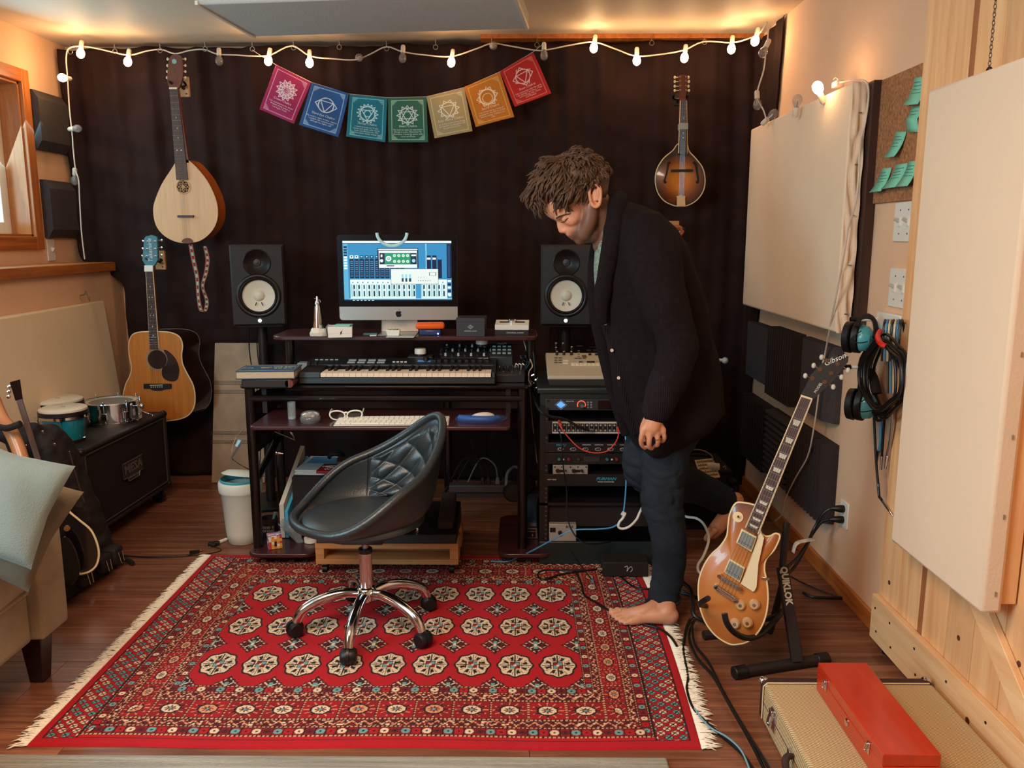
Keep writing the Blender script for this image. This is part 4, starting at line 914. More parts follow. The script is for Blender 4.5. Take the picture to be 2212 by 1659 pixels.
cv.ring(.355, 1-.33, 0, .015, WH_); R_(.35, .225, .365, .27, WH_); R_(.63, .225, .672, .25, WH_); cv.ring(.65, 1-.33, 0, .016, CY_)
R_(.40, .405, .47, .42, DK_)
R_(.435, .465, .875, .72, DK_); R_(.438, .47, .872, .715, C(228, 240, 232)); R_(.438, .47, .872, .495, WH_)
for k in range(3): R_(.535+k*.034, .555, .555+k*.034, .65, CY_); R_(.535+k*.034, .62, .555+k*.034, .68, C(20, 70, 90))
R_(.79, .52, .855, .58, DK_); R_(.796, .528, .849, .572, WH_)
for k in range(6): cv.ring(.69+k*.022, 1-.66, 0, .004, C(60, 110, 120)); cv.ring(.69+k*.026, 1-.6, 0, .003, C(60, 110, 120)) if k < 4 else None
def fn(u, v): return sx0+(sx1-sx0)*u, -.0075+0*u, sz0+(sz1-sz0)*v
link('screen', canvas_mesh('screen', cv, fn, attr_mat('screen_glow', .2, emit=.9)), t, ang=0)
cx_, cz_ = 0, (zb_+zc)/2-.002; pts = []
def ap(a):
 r_ = .0135*(1+.10*cos(2*a+pi)*0)
 return r_
base = [(0, .0095), (.005, .0115), (.0105, .0095), (.0122, .007), (.0095, .004), (.009, -.0005), (.0125, -.005), (.010, -.0105), (.0055, -.0145), (.002, -.0145), (0, -.0137), (-.002, -.0145), (-.0055, -.0145), (-.0105, -.0095), (-.013, -.002), (-.0125, .005), (-.009, .010), (-.005, .0115)]
M_blk = mat('emblem_black', C(12, 10, 12), .3); e_ = MB().prism([(cx_+a, cz_+b) for a, b in smooth2(base, 3)], -.0055, -.004); e_.prism([(cx_+.0005, cz_+.0125), (cx_+.003, cz_+.0135), (cx_+.006, cz_+.0185), (cx_+.0055, cz_+.0195), (cx_+.002, cz_+.017)], -.0055, -.004); e_.build('emblem', M_blk, t)
ft = MB(); fh = [(-.075, .09), (.075, .09), (.075, .0), (-.075, .0)]
ft.hexa([(-.085, -.09, 0), (.085, -.09, 0), (.085, .06, 0), (-.085, .06, 0)], [(-.085, -.09, .004), (.085, -.09, .004), (.085, .06, .004), (-.085, .06, .004)])
ft.hexa([(-.085, .03, .004), (.085, .03, .004), (.085, .045, .004), (-.085, .045, .004)], [(-.078, .02, zb_+.06), (.078, .02, zb_+.06), (.078, .03, zb_+.06), (-.078, .03, zb_+.06)]); ft.build('stand', M_alu, t, bevel=.003)
rg_ = MB(); pc = P(847, 505, Yi-.012)-Oc; pc = Vector((pc.x, 0, pc.z))
pts_ = [(pc.x+.066*cos(a), -.020, pc.z+.004+.056*sin(a)) for a in [pi+pi*k/16 for k in range(17)]]
ro_ = MB().tube(pts_, .007, n=8).build('pale_arc', mat('pale_ring', C(190, 235, 245), .4), t)  # pale half ring in front of the screen's top edge
M_cone = mat('white_cone', C(222, 214, 196), .55); M_spk = mat('speaker_black', C(34, 30, 32), .6, bump=.15, bscale=300)
def speaker(label, px, Y, rz, slabel):
 zb = P(px, 703, Y).z; c_ = P(px, 703, Y)
 t = thing('studio_monitor', label, 'speaker', (c_.x, Y, zb), rz=rz, group='studio monitors');
 w, h, d = .250, P(px, 529, Y).z-zb, .30
 s = h/.39; wz, tz = .145*s, .305*s; m = MB(); zc_ = .238*s
 m.add([(-w/2, d, 0), (w/2, d, 0), (w/2, d, h), (-w/2, d, h), (-w/2, .01, 0), (w/2, .01, 0), (w/2, .01, h), (-w/2, .01, h)], [(3, 2, 1, 0), (0, 1, 5, 4), (1, 2, 6, 5), (2, 3, 7, 6), (3, 0, 4, 7)])
 e = .008; m.add([(-w/2, .01, 0), (w/2, .01, 0), (w/2, .01, h), (-w/2, .01, h), (-w/2+e, 0, e), (w/2-e, 0, e), (w/2-e, 0, h-e), (-w/2+e, 0, h-e)], [(0, 1, 5, 4), (1, 2, 6, 5), (2, 3, 7, 6), (3, 0, 4, 7)])
 for z0, z1, cz, r_ in ((e, zc_, wz, .090), (zc_, h-e, tz, .062)):
  x0, x1 = -w/2+e, w/2-e; ou = []; N_ = 48
  for k in range(N_):
   a = 2*pi*(k+.5)/N_-pi/2*0; dx, dz = cos(a), sin(a); tt = min((x1 if dx > 0 else -x0)/abs(dx) if abs(dx) > 1e-6 else 9, ((z1-cz) if dz > 0 else (cz-z0))/abs(dz) if abs(dz) > 1e-6 else 9); ou.append([dx*tt, cz+dz*tt])
  for qx, qz in ((x0, z0), (x1, z0), (x1, z1), (x0, z1)):
   k = min(range(N_), key=lambda i: (ou[i][0]-qx)**2+(ou[i][1]-qz)**2); ou[k] = [qx, qz]
  inn = [(r_*cos(2*pi*(k+.5)/N_), cz+r_*sin(2*pi*(k+.5)/N_)) for k in range(N_)]
  m.add([(a, 0, b) for a, b in ou]+[(a, 0, b) for a, b in inn], [(k, (k+1) % N_, (k+1) % N_+N_, k+N_) for k in range(N_)])
 m.build('cabinet', M_spk, t, ang=20)
 MB().lathe([(.107, 0), (.104, .006), (.096, .009), (.090, .006), (.089, .0)], n=48, M=T(0, -.001, wz) @ FRONT, cap=False).build('woofer_ring', M_black, t, ang=50)
 MB().lathe([(.092, .004), (.084, .010), (.077, .004)], n=48, M=T(0, -.001, wz) @ FRONT, cap=False).build('surround', M_rubber, t, ang=60)
 wf = MB().lathe([(.077, .004), (.05, -.006), (.028, -.012)], n=48, M=T(0, 0.008, wz) @ FRONT, cap=False).build('woofer_cone', M_cone, t, ang=60)
 MB().lathe([(.028, -.012), (.024, -.002), (.012, .004), (0, .006)], n=32, M=T(0, .008, wz) @ FRONT).build('dust_cap', M_cone, wf, ang=60)
 for a in (-.35, .35): MB().cyl((.034*sin(a), .004, wz-.034*cos(a)), (.05*sin(a), -.001, wz-.05*cos(a)), .0022, n=6).build('lead_wire', M_black, wf)
 MB().lathe([(.066, 0), (.062, .004), (.052, -.004), (.028, -.02), (.02, -.022)], n=40, M=T(0, -.0015, tz) @ FRONT, cap=False).build('waveguide', M_black, t, ang=60)
 MB().lathe([(.02, -.022), (.017, -.010), (0, -.006)], n=24, M=T(0, .002, tz) @ FRONT).build('tweeter_dome', M_dkgrey, t, ang=60)
 MB().lathe([(.009, .0), (.009, .002), (0, .0022)], n=20, M=T(.0, -.001, .024) @ FRONT).build('badge_light', mat('white_led', C(230, 255, 245), .3, emit=(.8, 1, .95, 1), es=1.2), t)
 s_ = thing('speaker_stand', slabel, 'speaker stand', (c_.x, Y, 0), rz=rz, group='speaker stands')
 MB().bx((-.11, .03, zb-.012), (.11, .27, zb-.001)).build('top_plate', M_black, s_, bevel=.002)
 MB().cyl((0, .15, .02), (0, .15, zb-.012), .024, n=20).build('column', M_black, s_)
 MB().bx((-.14, .0, 0), (.14, .30, .018)).build('base_plate', M_black, s_, bevel=.004)
 for x_ in (-.03, -.07): MB().tube(cr([(x_, .29, zb+.03), (x_-.01, .33, zb-.2), (x_+.03, .30, zb-.5), (x_, .25, .03)], 6), .003, n=6).build('cable', M_rubber, s_)
speaker('left black studio speaker with white cone, standing beside the computer', 562, 4.02, radians(14), 'black speaker stand behind the desk under the left studio speaker')
speaker('right black studio speaker with white cone, standing next to the man', 1222, 4.06, radians(-3), 'black speaker stand behind the rack under the right studio speaker')
def bxthing(name, label, cat, c, rz, dims, parts, group=None):
 t = thing(name, label, cat, c, rz, group); return t
zS = zU
b0 = Fz(688, 724, zS); t = thing('steel_bottle', 'tall tapering steel bottle with a pouring spout at the left of the upper shelf', 'bottle', b0)
MB().lathe([(.026, 0), (.027, .004), (.019, .06), (.0125, .125), (.010, .132), (.010, .140)], n=28).build('body', M_chrome, t)
m = MB(); m.lathe([(.011, .138), (.008, .146), (.006, .155), (.0045, .172), (0, .174)], n=16); m.tube(cr([(0, 0, .150), (.010, 0, .156), (.014, 0, .145)]), .0018, n=6); m.box((-.004, 0, .163), (.016, .006, .004)); m.build('spout', M_chrome, t)
t = thing('tissue', 'crumpled white tissue wrapped at the foot of the steel bottle', 'tissue', b0+Vector((.004, -.012, 0)))
m = MB(); rg = random.Random(2); k_ = 14; vs = []
for j, (r_, z_) in enumerate(((.034, 0), (.036, .014), (.030, .026), (.026, .034))):
 for i in range(k_): a = 2*pi*i/k_; q = r_*(1+rg.uniform(-.12, .12)); vs.append((q*cos(a), q*sin(a), z_+rg.uniform(-.003, .003)*(j > 0)))
m.add(vs, [(j*k_+i, j*k_+(i+1) % k_, (j+1)*k_+(i+1) % k_, (j+1)*k_+i) for j in range(3) for i in range(k_)]); m.build('paper', mat('tissue_paper', C(225, 215, 200), .9), t, ang=15)
p_ = Fz(706, 724, zS)+Vector((0, .05, 0)); o_ = MB().lathe([(.008, 0), (.016, .012), (.018, .024), (.012, .036), (.004, .044), (0, .045)], n=18).build('glass_stopper', mat('thin_glass', C(150, 160, 165), .05, alpha=.45, coat=1)); o_.location = p_; tag(o_, 'small round clear glass stopper between bottle and white box', 'stopper')
a, b = Fz(712, 729, zS), Fz(777, 729, zS); t = thing('white_box', 'small white cardboard box with a lightning mark and green notes on top', 'box', ((a.x+b.x)/2-.004, a.y, zS), rz=radians(10))
wb = .132; hb = .046
MB().bx((-wb/2, 0, 0), (wb/2-.03, .10, hb-.014)).build('tray', M_white, t, bevel=.001); MB().bx((-wb/2-.001, -.001, hb-.030), (wb/2-.029, .101, hb)).build('lid', M_white, t, bevel=.002)
MB().prism([(-.016, .012), (-.006, .020), (-.012, .021), (-.004, .032), (-.015, .022), (-.009, .021)], -.003, -.0015).build('lightning_mark', M_blk, t)
t = thing('sticky_pad', 'pale green sticky note pad lying on the small white box', 'notepad', ((a.x+b.x)/2-.010, a.y+.03, zS+hb+.0008), rz=radians(-4)); MB().box((0, 0, .003), (.07, .055, .006)).build('sheets', mat('mint_paper', C(128, 196, 176), .8), t); MB().box((.0, .0, .0065), (.07, .055, .0008), R=Matrix.Rotation(.04, 3, 'Z')).build('top_sheet', mat('mint_paper_top', C(140, 206, 186), .8), t)
for k, (px, py, w_, h_, rz, c_, nm, lb) in enumerate(((800, 722, .06, .03, 5, (70, 160, 160), 'sticky_notes', 'teal sticky notes lying flat beside the white box'), (866, 728, .12, .05, -3, (190, 200, 190), 'paper_sheet', 'small pale papers spread under the plastic tub'), (893, 716, .07, .04, 8, (150, 60, 60), 'index_card', 'red edged card lying on the computer foot'))):
 p_ = Fz(px, py, zS); t = MB().box((0, 0, .0015+.0045*(k == 2)), (w_, h_, .003), R=Matrix.Rotation(radians(rz), 3, 'Z')).build(nm, mat(nm+'_paper', C(*c_), .8)); t.location = p_+Vector((0, 0, .0005)); tag(t, lb, 'paper')
p_ = Fz(806, 727, zS); t = thing('white_pen', 'short white pen lying in front of the teal sticky notes', 'pen', p_+Vector((0, 0, .004)), rz=radians(18)); MB().cyl((-.014, 0, 0), (.014, 0, 0), .003, n=8).build('barrel', M_white, t); MB().cyl((.014, 0, 0), (.02, 0, 0), .003, .0008, n=8).build('tip', M_black, t)
p_ = Fz(850, 727, zS); t = thing('plastic_tub', 'small white plastic tub full of picks in front of the computer', 'tub', p_+Vector((0, 0, .004)))
MB().hexa([(-.026, -.014, 0), (.026, -.014, 0), (.026, .014, 0), (-.026, .014, 0)], [(-.031, -.017, .026), (.031, -.017, .026), (.031, .017, .026), (-.031, .017, .026)]).build('cup', M_white, t, bevel=.003)
for k in range(9): MB().box((-.02+.005*k, random.uniform(-.008, .008), .028), (.012, .012, .0015), R=Euler((random.uniform(-.4, .4), random.uniform(-.4, .4), 1)).to_matrix()).build('pick', [mat('pick_cream', C(220, 190, 130), .5), mat('pick_green', C(120, 180, 150), .5)][k % 2], t)
p_ = Fz(928, 724, zS)
t = thing('blue_hub', 'translucent blue hub box with lit blue lamp under the orange case', 'hub', p_+Vector((.002, .01, 0))); MB().bx((-.045, -.025, 0), (.05, .04, .026)).build('case', mat('blue_smoke_plastic', C(44, 66, 110), .2, coat=.5), t, bevel=.006); MB().sph((.037, -.026, .008), .0035, 8).build('lamp', mat('blue_led', C(80, 120, 255), .3, emit=(.15, .3, 1, 1), es=8), t)
t = thing('orange_case', 'rounded orange rubber case lying on the blue hub', 'case', p_+Vector((.002, .012, .0266)), rz=radians(6)); MB().bx((-.064, -.03, 0), (.064, .03, .029)).build('shell', mat('orange_rubber', C(232, 92, 18), .5), t, bevel=.012, seg=4); MB().box((-.02, -.02, .0285), (.07, .004, .004), R=Matrix.Rotation(-.2, 3, 'Z')).build('ridge', mat('orange_rubber', C(232, 92, 18), .5), t, bevel=.001)
a, b = Fz(986, 727, zS), Fz(1047, 727, zS); wq = b.x-a.x; t = thing('grey_product_box', 'dark grey cube box with a pale diamond emblem right of the computer', 'box', ((a.x+b.x)/2, a.y, zS), rz=radians(-2))
hq = P(1016, 687, a.y).z-zS
MB().bx((-wq/2, 0, 0), (wq/2, wq*1.05, hq-.018)).build('carton', mat('grey_card', C(46, 46, 52), .5), t, bevel=.001); MB().bx((-wq/2-.001, -.001, hq-.018), (wq/2+.001, wq*1.05+.001, hq)).build('lid', mat('grey_card', C(46, 46, 52), .5), t, bevel=.001)
def diamond(par, x, y, z, s, mt, tx='U'):
 m = MB(); m.tube([(x-s*1.5, y, z), (x, y, z+s), (x+s*1.5, y, z), (x, y, z-s)], s*.09, n=5, closed=True); m.tube([(x-s*1.1, y, z), (x, y, z+s*.7), (x+s*1.1, y, z), (x, y, z-s*.7)], s*.05, n=5, closed=True)
 d_ = m.build('diamond_emblem', mt, par); text(tx, s*.9, mt, d_, T(x, y-.0005, z) @ FRONT); return d_
diamond(t, 0, -.002, hq*.52, .009, M_paint, 'UA'); text('UNIVERSAL AUDIO', .0065, M_paint, t, T(0, -.002, hq*.30) @ FRONT)
a, b = Fz(1069, 724, zS), Fz(1142, 724, zS); wq = b.x-a.x; t = thing('controller_box', 'flat black box with its white lid showing a round silver dial', 'box', ((a.x+b.x)/2, a.y, zS), rz=radians(-2))
MB().bx((-wq/2, 0, 0), (wq/2, .12, .022)).build('carton', mat('black_card', C(26, 22, 24), .5), t, bevel=.001)
lidM = Matrix.Translation((0, .0, .0225)) @ Matrix.Rotation(radians(28), 4, 'X'); hl = .10
MB().bx((-wq/2, 0, 0), (wq/2, hl, .022)).build('white_lid', M_white, t, bevel=.001).matrix_local = Matrix.Translation((0, .002, .023)) @ Matrix.Rotation(radians(8), 4, 'X')
l_ = t.children[-1]
m = MB(); m.box((0, .055, .0225), (wq*.75, .02, .001)); m.build('picture_band', mat('band_black', C(30, 30, 32), .5), l_)
MB().lathe([(.020, 0), (.020, .010), (.016, .014), (0, .014)], n=24, M=T(0, .06, .0222)).build('dial', M_chrome, l_)
diamond(t, -.02, -.002, .011, .004, M_paint, ''); text('UNIVERSAL AUDIO', .008, M_paint, t, T(.015, -.002, .011) @ FRONT); MB().tube([(.045, -.002, .012), (.049, -.002, .009), (.054, -.002, .014)], .0006, n=5).build('tick_mark', M_paint, t)
zM = zD
M_page = mat('page_edges', C(190, 170, 145), .9, noise=.1, nscale=200, stretch=(1, 1, 20))
a, b = Fz(524, 838, zM), Fz(634, 836, zM)
t = thing('dark_wood_box', 'dark box with rounded wooden end under the blue book', 'box', ((a.x+b.x)/2, a.y, zM), rz=0)
MB().bx((-.105, .0, 0), (.09, .17, .035)).build('case', mat('brown_black', C(34, 20, 18), .5), t, bevel=.004); MB().cyl((.09, .0, .018), (.09, .16, .018), .017, n=20).build('rounded_end', M_mahog, t)
t = thing('blue_book', 'thick blue hardback book with cream lettering lying left of the piano keyboard', 'book', ((a.x+b.x)/2-.003, a.y+.0, zM+.036), rz=radians(4))
MB().bx((-.118, .003, .004), (.112, .165, .030)).build('pages', M_page, t); M_bk = mat('blue_cloth_cover', C(44, 78, 104), .7, bump=.3, bscale=500)
for z0 in (0, .030): MB().bx((-.122, 0, z0), (.116, .17, z0+.004)).build('cover', M_bk, t, bevel=.001)
MB().cyl((-.120, .002, .017), (-.120, .168, .017), .016, n=18).build('spine', M_bk, t) if False else None
ct = t.children[-1]; M_gold = mat('cream_foil', C(190, 175, 135), .5)
m = MB(); [m.box(c_, d_) for c_, d_ in (((-.003, .012, .0345), (.215, .0012, .0006)), ((-.003, .158, .0345), (.215, .0012, .0006)), ((-.111, .085, .0345), (.0012, .146, .0006)), ((.105, .085, .0345), (.0012, .146, .0006)))]; m.build('foil_border', M_gold, ct)
for s_, x_, y_, sz in (('THE REAL', .055, .11, .022), ('BOOK', .055, .075, .026), ('VOLUME', -.02, .10, .012), ('SIXTH', -.02, .08, .012), ('STUDIO', -.09, .085, .012)):
 text(s_, sz, M_gold, ct, T(x_, y_, .0344))
p_ = Fz(593, 836, zM); t = thing('green_pen', 'bright green ballpoint pen lying on the desk edge in front of the book', 'pen', p_+Vector((0, .0, .0052)), rz=radians(-1)); g_ = mat('green_plastic', C(110, 190, 60), .3)
MB().cyl((-.030, 0, 0), (.042, 0, 0), .0048, n=12).build('barrel', g_, t); MB().cyl((-.034, 0, 0), (-.052, 0, 0), .0046, .001, n=12).build('tip', M_chrome, t); MB().box((.025, 0, .005), (.036, .003, .0015)).build('clip', g_, t)
a, b = Fz(645, 842, zM), Fz(1072, 832, zM); yk = 3.385
xa, xb = P(645, 830, yk).x, P(1070, 830, yk).x
t = thing('keyboard_controller', 'black piano keyboard controller with white keys across the desktop', 'keyboard', (xa, yk, zM+.002)); Wk = xb-xa
MB().hexa([(0, 0, 0), (Wk, 0, 0), (Wk, .235, 0), (0, .235, 0)], [(0, .004, .032), (Wk, .004, .032), (Wk, .235, .072), (0, .235, .072)]).build('case', M_dkgrey if False else mat('keyboard_case', C(20, 16, 17), .45), t, bevel=.004)
MB().hexa([(0, -.001, .026), (.092, -.001, .026), (.092, .14, .026), (0, .14, .026)], [(.003, .004, .052), (.092, .004, .052), (.092, .14, .060), (.003, .14, .060)]).build('cheek', mat('keyboard_case', C(20, 16, 17), .45), t, bevel=.003)
MB().hexa([(Wk-.016, -.001, .026), (Wk, -.001, .026), (Wk, .14, .026), (Wk-.016, .14, .026)], [(Wk-.016, .004, .052), (Wk, .004, .052), (Wk, .14, .060), (Wk-.016, .14, .060)]).build('cheek', mat('keyboard_case', C(20, 16, 17), .45), t, bevel=.003)
k0, k1 = .094, Wk-.018; nk = 29; kw = (k1-k0)/nk
M_key = mat('white_keys', C(236, 214, 190), .35)
for k in range(nk):
 x_ = k0+k*kw; MB().bx((x_+.0006, -.004, .032), (x_+kw-.0006, .138, .048)).build('white_key', M_key, t)
for k in range(nk-1):
 if (k+0) % 7 in (0, 1, 3, 4, 5):
  x_ = k0+(k+1)*kw; MB().hexa([(x_-.0065, .050, .046), (x_+.0065, .050, .046), (x_+.0065, .138, .046), (x_-.0065, .138, .046)], [(x_-.0045, .062, .060), (x_+.0045, .062, .060), (x_+.0045, .138, .060), (x_-.0045, .138, .060)]).build('black_key', M_black, t)
MB().hexa([(0, .140, .050), (Wk, .140, .050), (Wk, .235, .066), (0, .235, .066)], [(0, .142, .062), (Wk, .142, .062), (Wk, .233, .078), (0, .233, .078)]).build('control_panel', mat('panel_grey_black', C(34, 36, 40), .45), t, bevel=.002)
def onpan(x, y): return Vector((x, y, .0625+(y-.142)*.176))
M_pad = mat('pale_button', C(150, 160, 160), .5)
for j in range(2):
 for i in range(4): p_ = onpan(.19+i*.043, .170+j*.030); MB().box(p_, (.034, .020, .006)).build('pad', M_pad, t, bevel=.001)
for i in range(4): MB().box(onpan(.375+i*.017, .175), (.011, .012, .005)).build('button', M_paint, t)
for i in range(9): MB().bx(onpan(Wk*.66+i*.030-.008, .165), onpan(Wk*.66+i*.030+.008, .195)+Vector((0, 0, .008))).build('fader', M_black, t, bevel=.001)
MB().box(onpan(.515, .19), (.075, .03, .003)).build('blue_display', mat('blue_display', C(40, 96, 160), .2, emit=(.05, .2, .5, 1), es=.5), t); MB().cyl(onpan(.515, .185), onpan(.515, .185)+Vector((0, 0, .018)), .013, n=16).build('main_knob', M_black, t)
for i in range(2): MB().cyl(onpan(.03+i*.03, .17)+Vector((-.01, -.06, -.004)), onpan(.03+i*.03, .17)+Vector((-.01, -.06, .012)), .008, n=14).build('knob', M_black, t)
for i in range(5): MB().box(onpan(.03+i*.022, .205), (.014, .010, .004)).build('button', M_pad, t)
text('KEYLAB', .013, M_paint, t, T(Wk-.06, .222, .0785) @ Matrix.Rotation(.17, 4, 'X'))
def gadget(name, label, cat, px, py, Y, w, d, h, col, z=None, tilt=0, rz=0):
 c_ = P(px, py, Y); t = thing(name, label, cat, (c_.x, Y, z if z is not None else zM), rz=radians(rz))
 MB().hexa([(-w/2, 0, 0), (w/2, 0, 0), (w/2, d, 0), (-w/2, d, 0)], [(-w/2, 0, h), (w/2, 0, h), (w/2, d, h+tilt), (-w/2, d, h+tilt)]).build('case', mat(name+'_case', C(*col), .45), t, bevel=.003); return t
t = gadget('effects_unit', 'black desktop effects unit with rows of silver knobs behind the piano keyboard', 'effects unit', 1010, 790, 3.66, .24, .13, .075, (40, 36, 38), tilt=.045)
for i in range(8):
 for j in range(3):
  q_ = Vector((-.10+i*.029, .02+j*.042, .075+.045*(.02+j*.042)/.13)); k_ = MB().cyl(q_, q_+Vector((0, -.004, .011)), .0055, .0045, n=10).build('knob', M_steel if (i+j) % 2 else M_paint, t)
t = gadget('drum_machine', 'dark flat drum machine with square pads right of the big white knob', 'drum machine', 1083, 790, 3.62, .10, .12, .085, (42, 48, 50), tilt=.045)
for i in range(4):
 for j in range(3): q_ = Vector((-.034+i*.023, .03+j*.03, .0865+.045*(.03+j*.03)/.12)); MB().box(q_, (.015, .013, .006)).build('pad', M_pad, t)
text('MAM', .02, M_paint, t, T(0, .112, .13) @ Matrix.Rotation(.36, 4, 'X'))
for nm, px, Y, r_, lb in (('white_knob_controller', 907, 3.64, .026, 'round white topped knob controller behind the keyboard middle'), ('round_knob_controller', 1040, 3.63, .027, 'larger white topped round knob standing among the effects units')):
 c_ = P(px, 790, Y); hz_ = .098 if px == 907 else .0
 if px == 907: t = thing(nm, lb, 'controller', (c_.x, Y, zM)); MB().bx((-.055, 0, 0), (.055, .10, .082)).build('base', M_dkgrey, t, bevel=.004); z_ = .082
 else: t = thing(nm, lb, 'controller', (c_.x, 3.665, zM+.123)); z_ = 0
 MB().cyl((0, .03, z_), (0, .03, z_+.012), r_*.95, n=28).build('skirt', M_black, t); MB().lathe([(r_, 0), (r_, .018), (r_*.92, .024), (0, .025)], (0, .03, z_+.010), 30).build('cap', M_white, t)
t = gadget('pedal_tray', 'low black box with silver jacks and sliders at the right end of the desk', 'mixer', 1102, 800, 3.44, .125, .17, .035, (32, 28, 30), tilt=.012)
for i in range(6): q_ = Vector((-.045+i*.018, .05+.03*(i % 2), .042)); MB().cyl(q_, q_+Vector((0, 0, .022)), .004, .003, n=8).build('jack', M_chrome, t)
for i in range(3): q_ = Vector((.02+i*.014, .12, .046)); MB().tube(cr([q_, q_+Vector((.004, -.02, .02)), q_+Vector((.012, -.03, .016))]), .0022, n=6).build('white_cable', M_white, t)
t = gadget('silver_gadget', 'little silver box at the left end behind the piano keyboard', 'adapter', 653, 800, 3.66, .045, .05, .05, (140, 150, 150))
t = thing('black_cable', 'black cable looping over the effects unit to the white knob', 'cable', (0, 0, 0)); c_ = cr([P(952, 772, 3.70), P(955, 752, 3.70), P(985, 748, 3.72), P(1015, 768, 3.72), P(1022, 778, 3.72)], 6); MB().tube(c_, .003, n=6).build('cable', M_rubber, t); MB().cyl(P(952, 778, 3.70), P(952, 764, 3.70), .005, n=8).build('plug', M_chrome, t)
rg = random.Random(12); t = thing('cable_tangle', 'tangle of dark cables with white leads at the right end of the desk', 'cables', P(1150, 800, 3.62)); Q = t.location
for k in range(5):
 pts = [P(1135+rg.uniform(-12, 20), 775+rg.uniform(-12, 20)+k*4, 3.62+rg.uniform(-.04, .08))-Q for _ in range(5)]+[P(1160+rg.uniform(-8, 4), 900+rg.uniform(-60, 140), 3.62)-Q]; MB().tube(cr(pts, 5), .0028, n=6).build('cable', [M_rubber, mat('blue_cable', C(50, 70, 84), .4), M_rubber][k % 3], t)
pts = [P(1131, 735, 3.70), P(1140, 765, 3.66), P(1150, 790, 3.62), P(1142, 808, 3.60), P(1146, 860, 3.60), P(1152, 930, 3.62), P(1160, 1000, 3.66)]; MB().tube([q-Q for q in cr(pts, 5)], .0026, n=6).build('white_lead', M_cord, t)
for k in range(4): q = P(1148+(k % 2)*8, 812+k*9, 3.58)-Q; MB().cyl(q, q+Vector((.012, 0, .006)), .005, n=8).build('plug', M_chrome, t)
zK = zT
M_tglass = mat('tumbler_glass', C(190, 205, 210), .04, alpha=.14, coat=1)
p_ = Fz(631, 906, zK); t = thing('glass_tumbler', 'narrow clear glass tumbler standing on the left of the keyboard tray', 'glass', p_)
MB().lathe([(0, .003), (.0145, .003), (.0155, .008), (.0155, .072), (.0165, .072), (.0165, .0), (0, 0)], n=24).build('glass', M_tglass, t); MB().lathe([(0, .0035), (.0145, .0035), (.0145, .010), (0, .010)], n=20).build('glass_base', mat('glass_base', C(190, 200, 205), .1, alpha=.6), t)
p_ = Fz(671, 912, zK); t = thing('glass_jar', 'squat round clear glass jar with lid beside the tumbler', 'jar', p_)
MB().lathe([(0, 0), (.036, 0), (.040, .008), (.041, .018), (.038, .026), (.033, .030)], n=28).build('jar', mat('jar_glass', C(130, 130, 132), .05, alpha=.5, coat=1), t); MB().lathe([(.037, .028), (.036, .036), (.028, .042), (.014, .046), (0, .046)], n=28).build('lid', mat('lid_glass', C(210, 212, 214), .06, .7, coat=1), t)
p_ = Fz(748, 908, zK); t = thing('white_glasses', 'white framed glasses standing open behind the computer keyboard', 'glasses', p_+Vector((0, 0, 0)), rz=radians(7))
lens = [(.004, .018), (.012, .034), (.035, .040), (.058, .036), (.064, .024), (.056, .010), (.038, .004), (.016, .007)]
fr = MB()
for s_ in (-1, 1): fr.tube([(s_*a, -.002, b) for a, b in smooth2(lens, 4)], .0032, n=6, closed=True)
fr.tube(cr([(-.008, -.002, .030), (0, -.004, .034), (.008, -.002, .030)]), .0035, n=6); fr.build('frame', M_white, t)
for s_ in (-1, 1): MB().prism([(s_*a, b) for a, b in smooth2(lens, 4)], -.0025, -.0015).build('lens', mat('dark_lens', C(30, 24, 26), .05, alpha=.7, coat=1), t); MB().tube(cr([(s_*.064, 0, .030), (s_*.066, .06, .029), (s_*.064, .10, .026), (s_*.060, .13, .006)]), .003, n=6).build('temple', M_white, t)
a, b = Fz(720, 921, zK), Fz(969, 919, zK); t = thing('computer_keyboard', 'slim white full size computer keyboard on the tray', 'keyboard', ((a.x+b.x)/2, (a.y+b.y)/2, zK), rz=atan2(b.y-a.y, b.x-a.x)); wk = (b-a).length
dk_ = .125
MB().hexa([(-wk/2, 0, 0), (wk/2, 0, 0), (wk/2, dk_, 0), (-wk/2, dk_, 0)], [(-wk/2, 0, .004), (wk/2, 0, .004), (wk/2, dk_, .011), (-wk/2, dk_, .011)]).build('case', mat('keyboard_silver', C(205, 200, 188), .4), t, bevel=.002)
M_kc = mat('keycap_white', C(240, 234, 218), .5); u_ = wk/22.2
for r_ in range(6):
 yy = .010+r_*.0195; x_ = -wk/2+.006; n_ = 0
 while x_ < wk/2-.008:
  wid = u_*.9
  if r_ == 0 and n_ == 3: wid = u_*5.4
  if n_ == 0 and r_ in (1, 2): wid = u_*1.6
  if x_+wid > wk/2-.003: break
  z_ = .005+yy*.056; hh = .016 if r_ < 5 else .009
  MB().bx((x_, yy, z_), (x_+wid, yy+hh, z_+.0035)).build('key', M_kc, t); x_ += wid+u_*.1; n_ += 1
p_ = Fz(1040, 905, zK); t = thing('mouse_pad', 'blue mouse pad with a raised gel wrist rest', 'mouse pad', p_, rz=radians(-2))
M_bpad = mat('navy_fabric', C(38, 48, 84), .8, bump=.3, bscale=500); m = MB(); m.lathe([(0, 0), (1, 0), (1, .004), (.99, .005), (0, .005)], n=44, M=Matrix.Diagonal((.107, .083, 1, 1))); m.build('pad', M_bpad, t)
MB().tube(cr([(-.085, -.028, .010), (-.06, -.055, .013), (0, -.070, .014), (.045, -.062, .013), (.072, -.036, .010)], 6), [.008]+[.014]*23+[.008], n=12).build('wrist_rest', mat('blue_gel', C(44, 84, 150), .5), t)
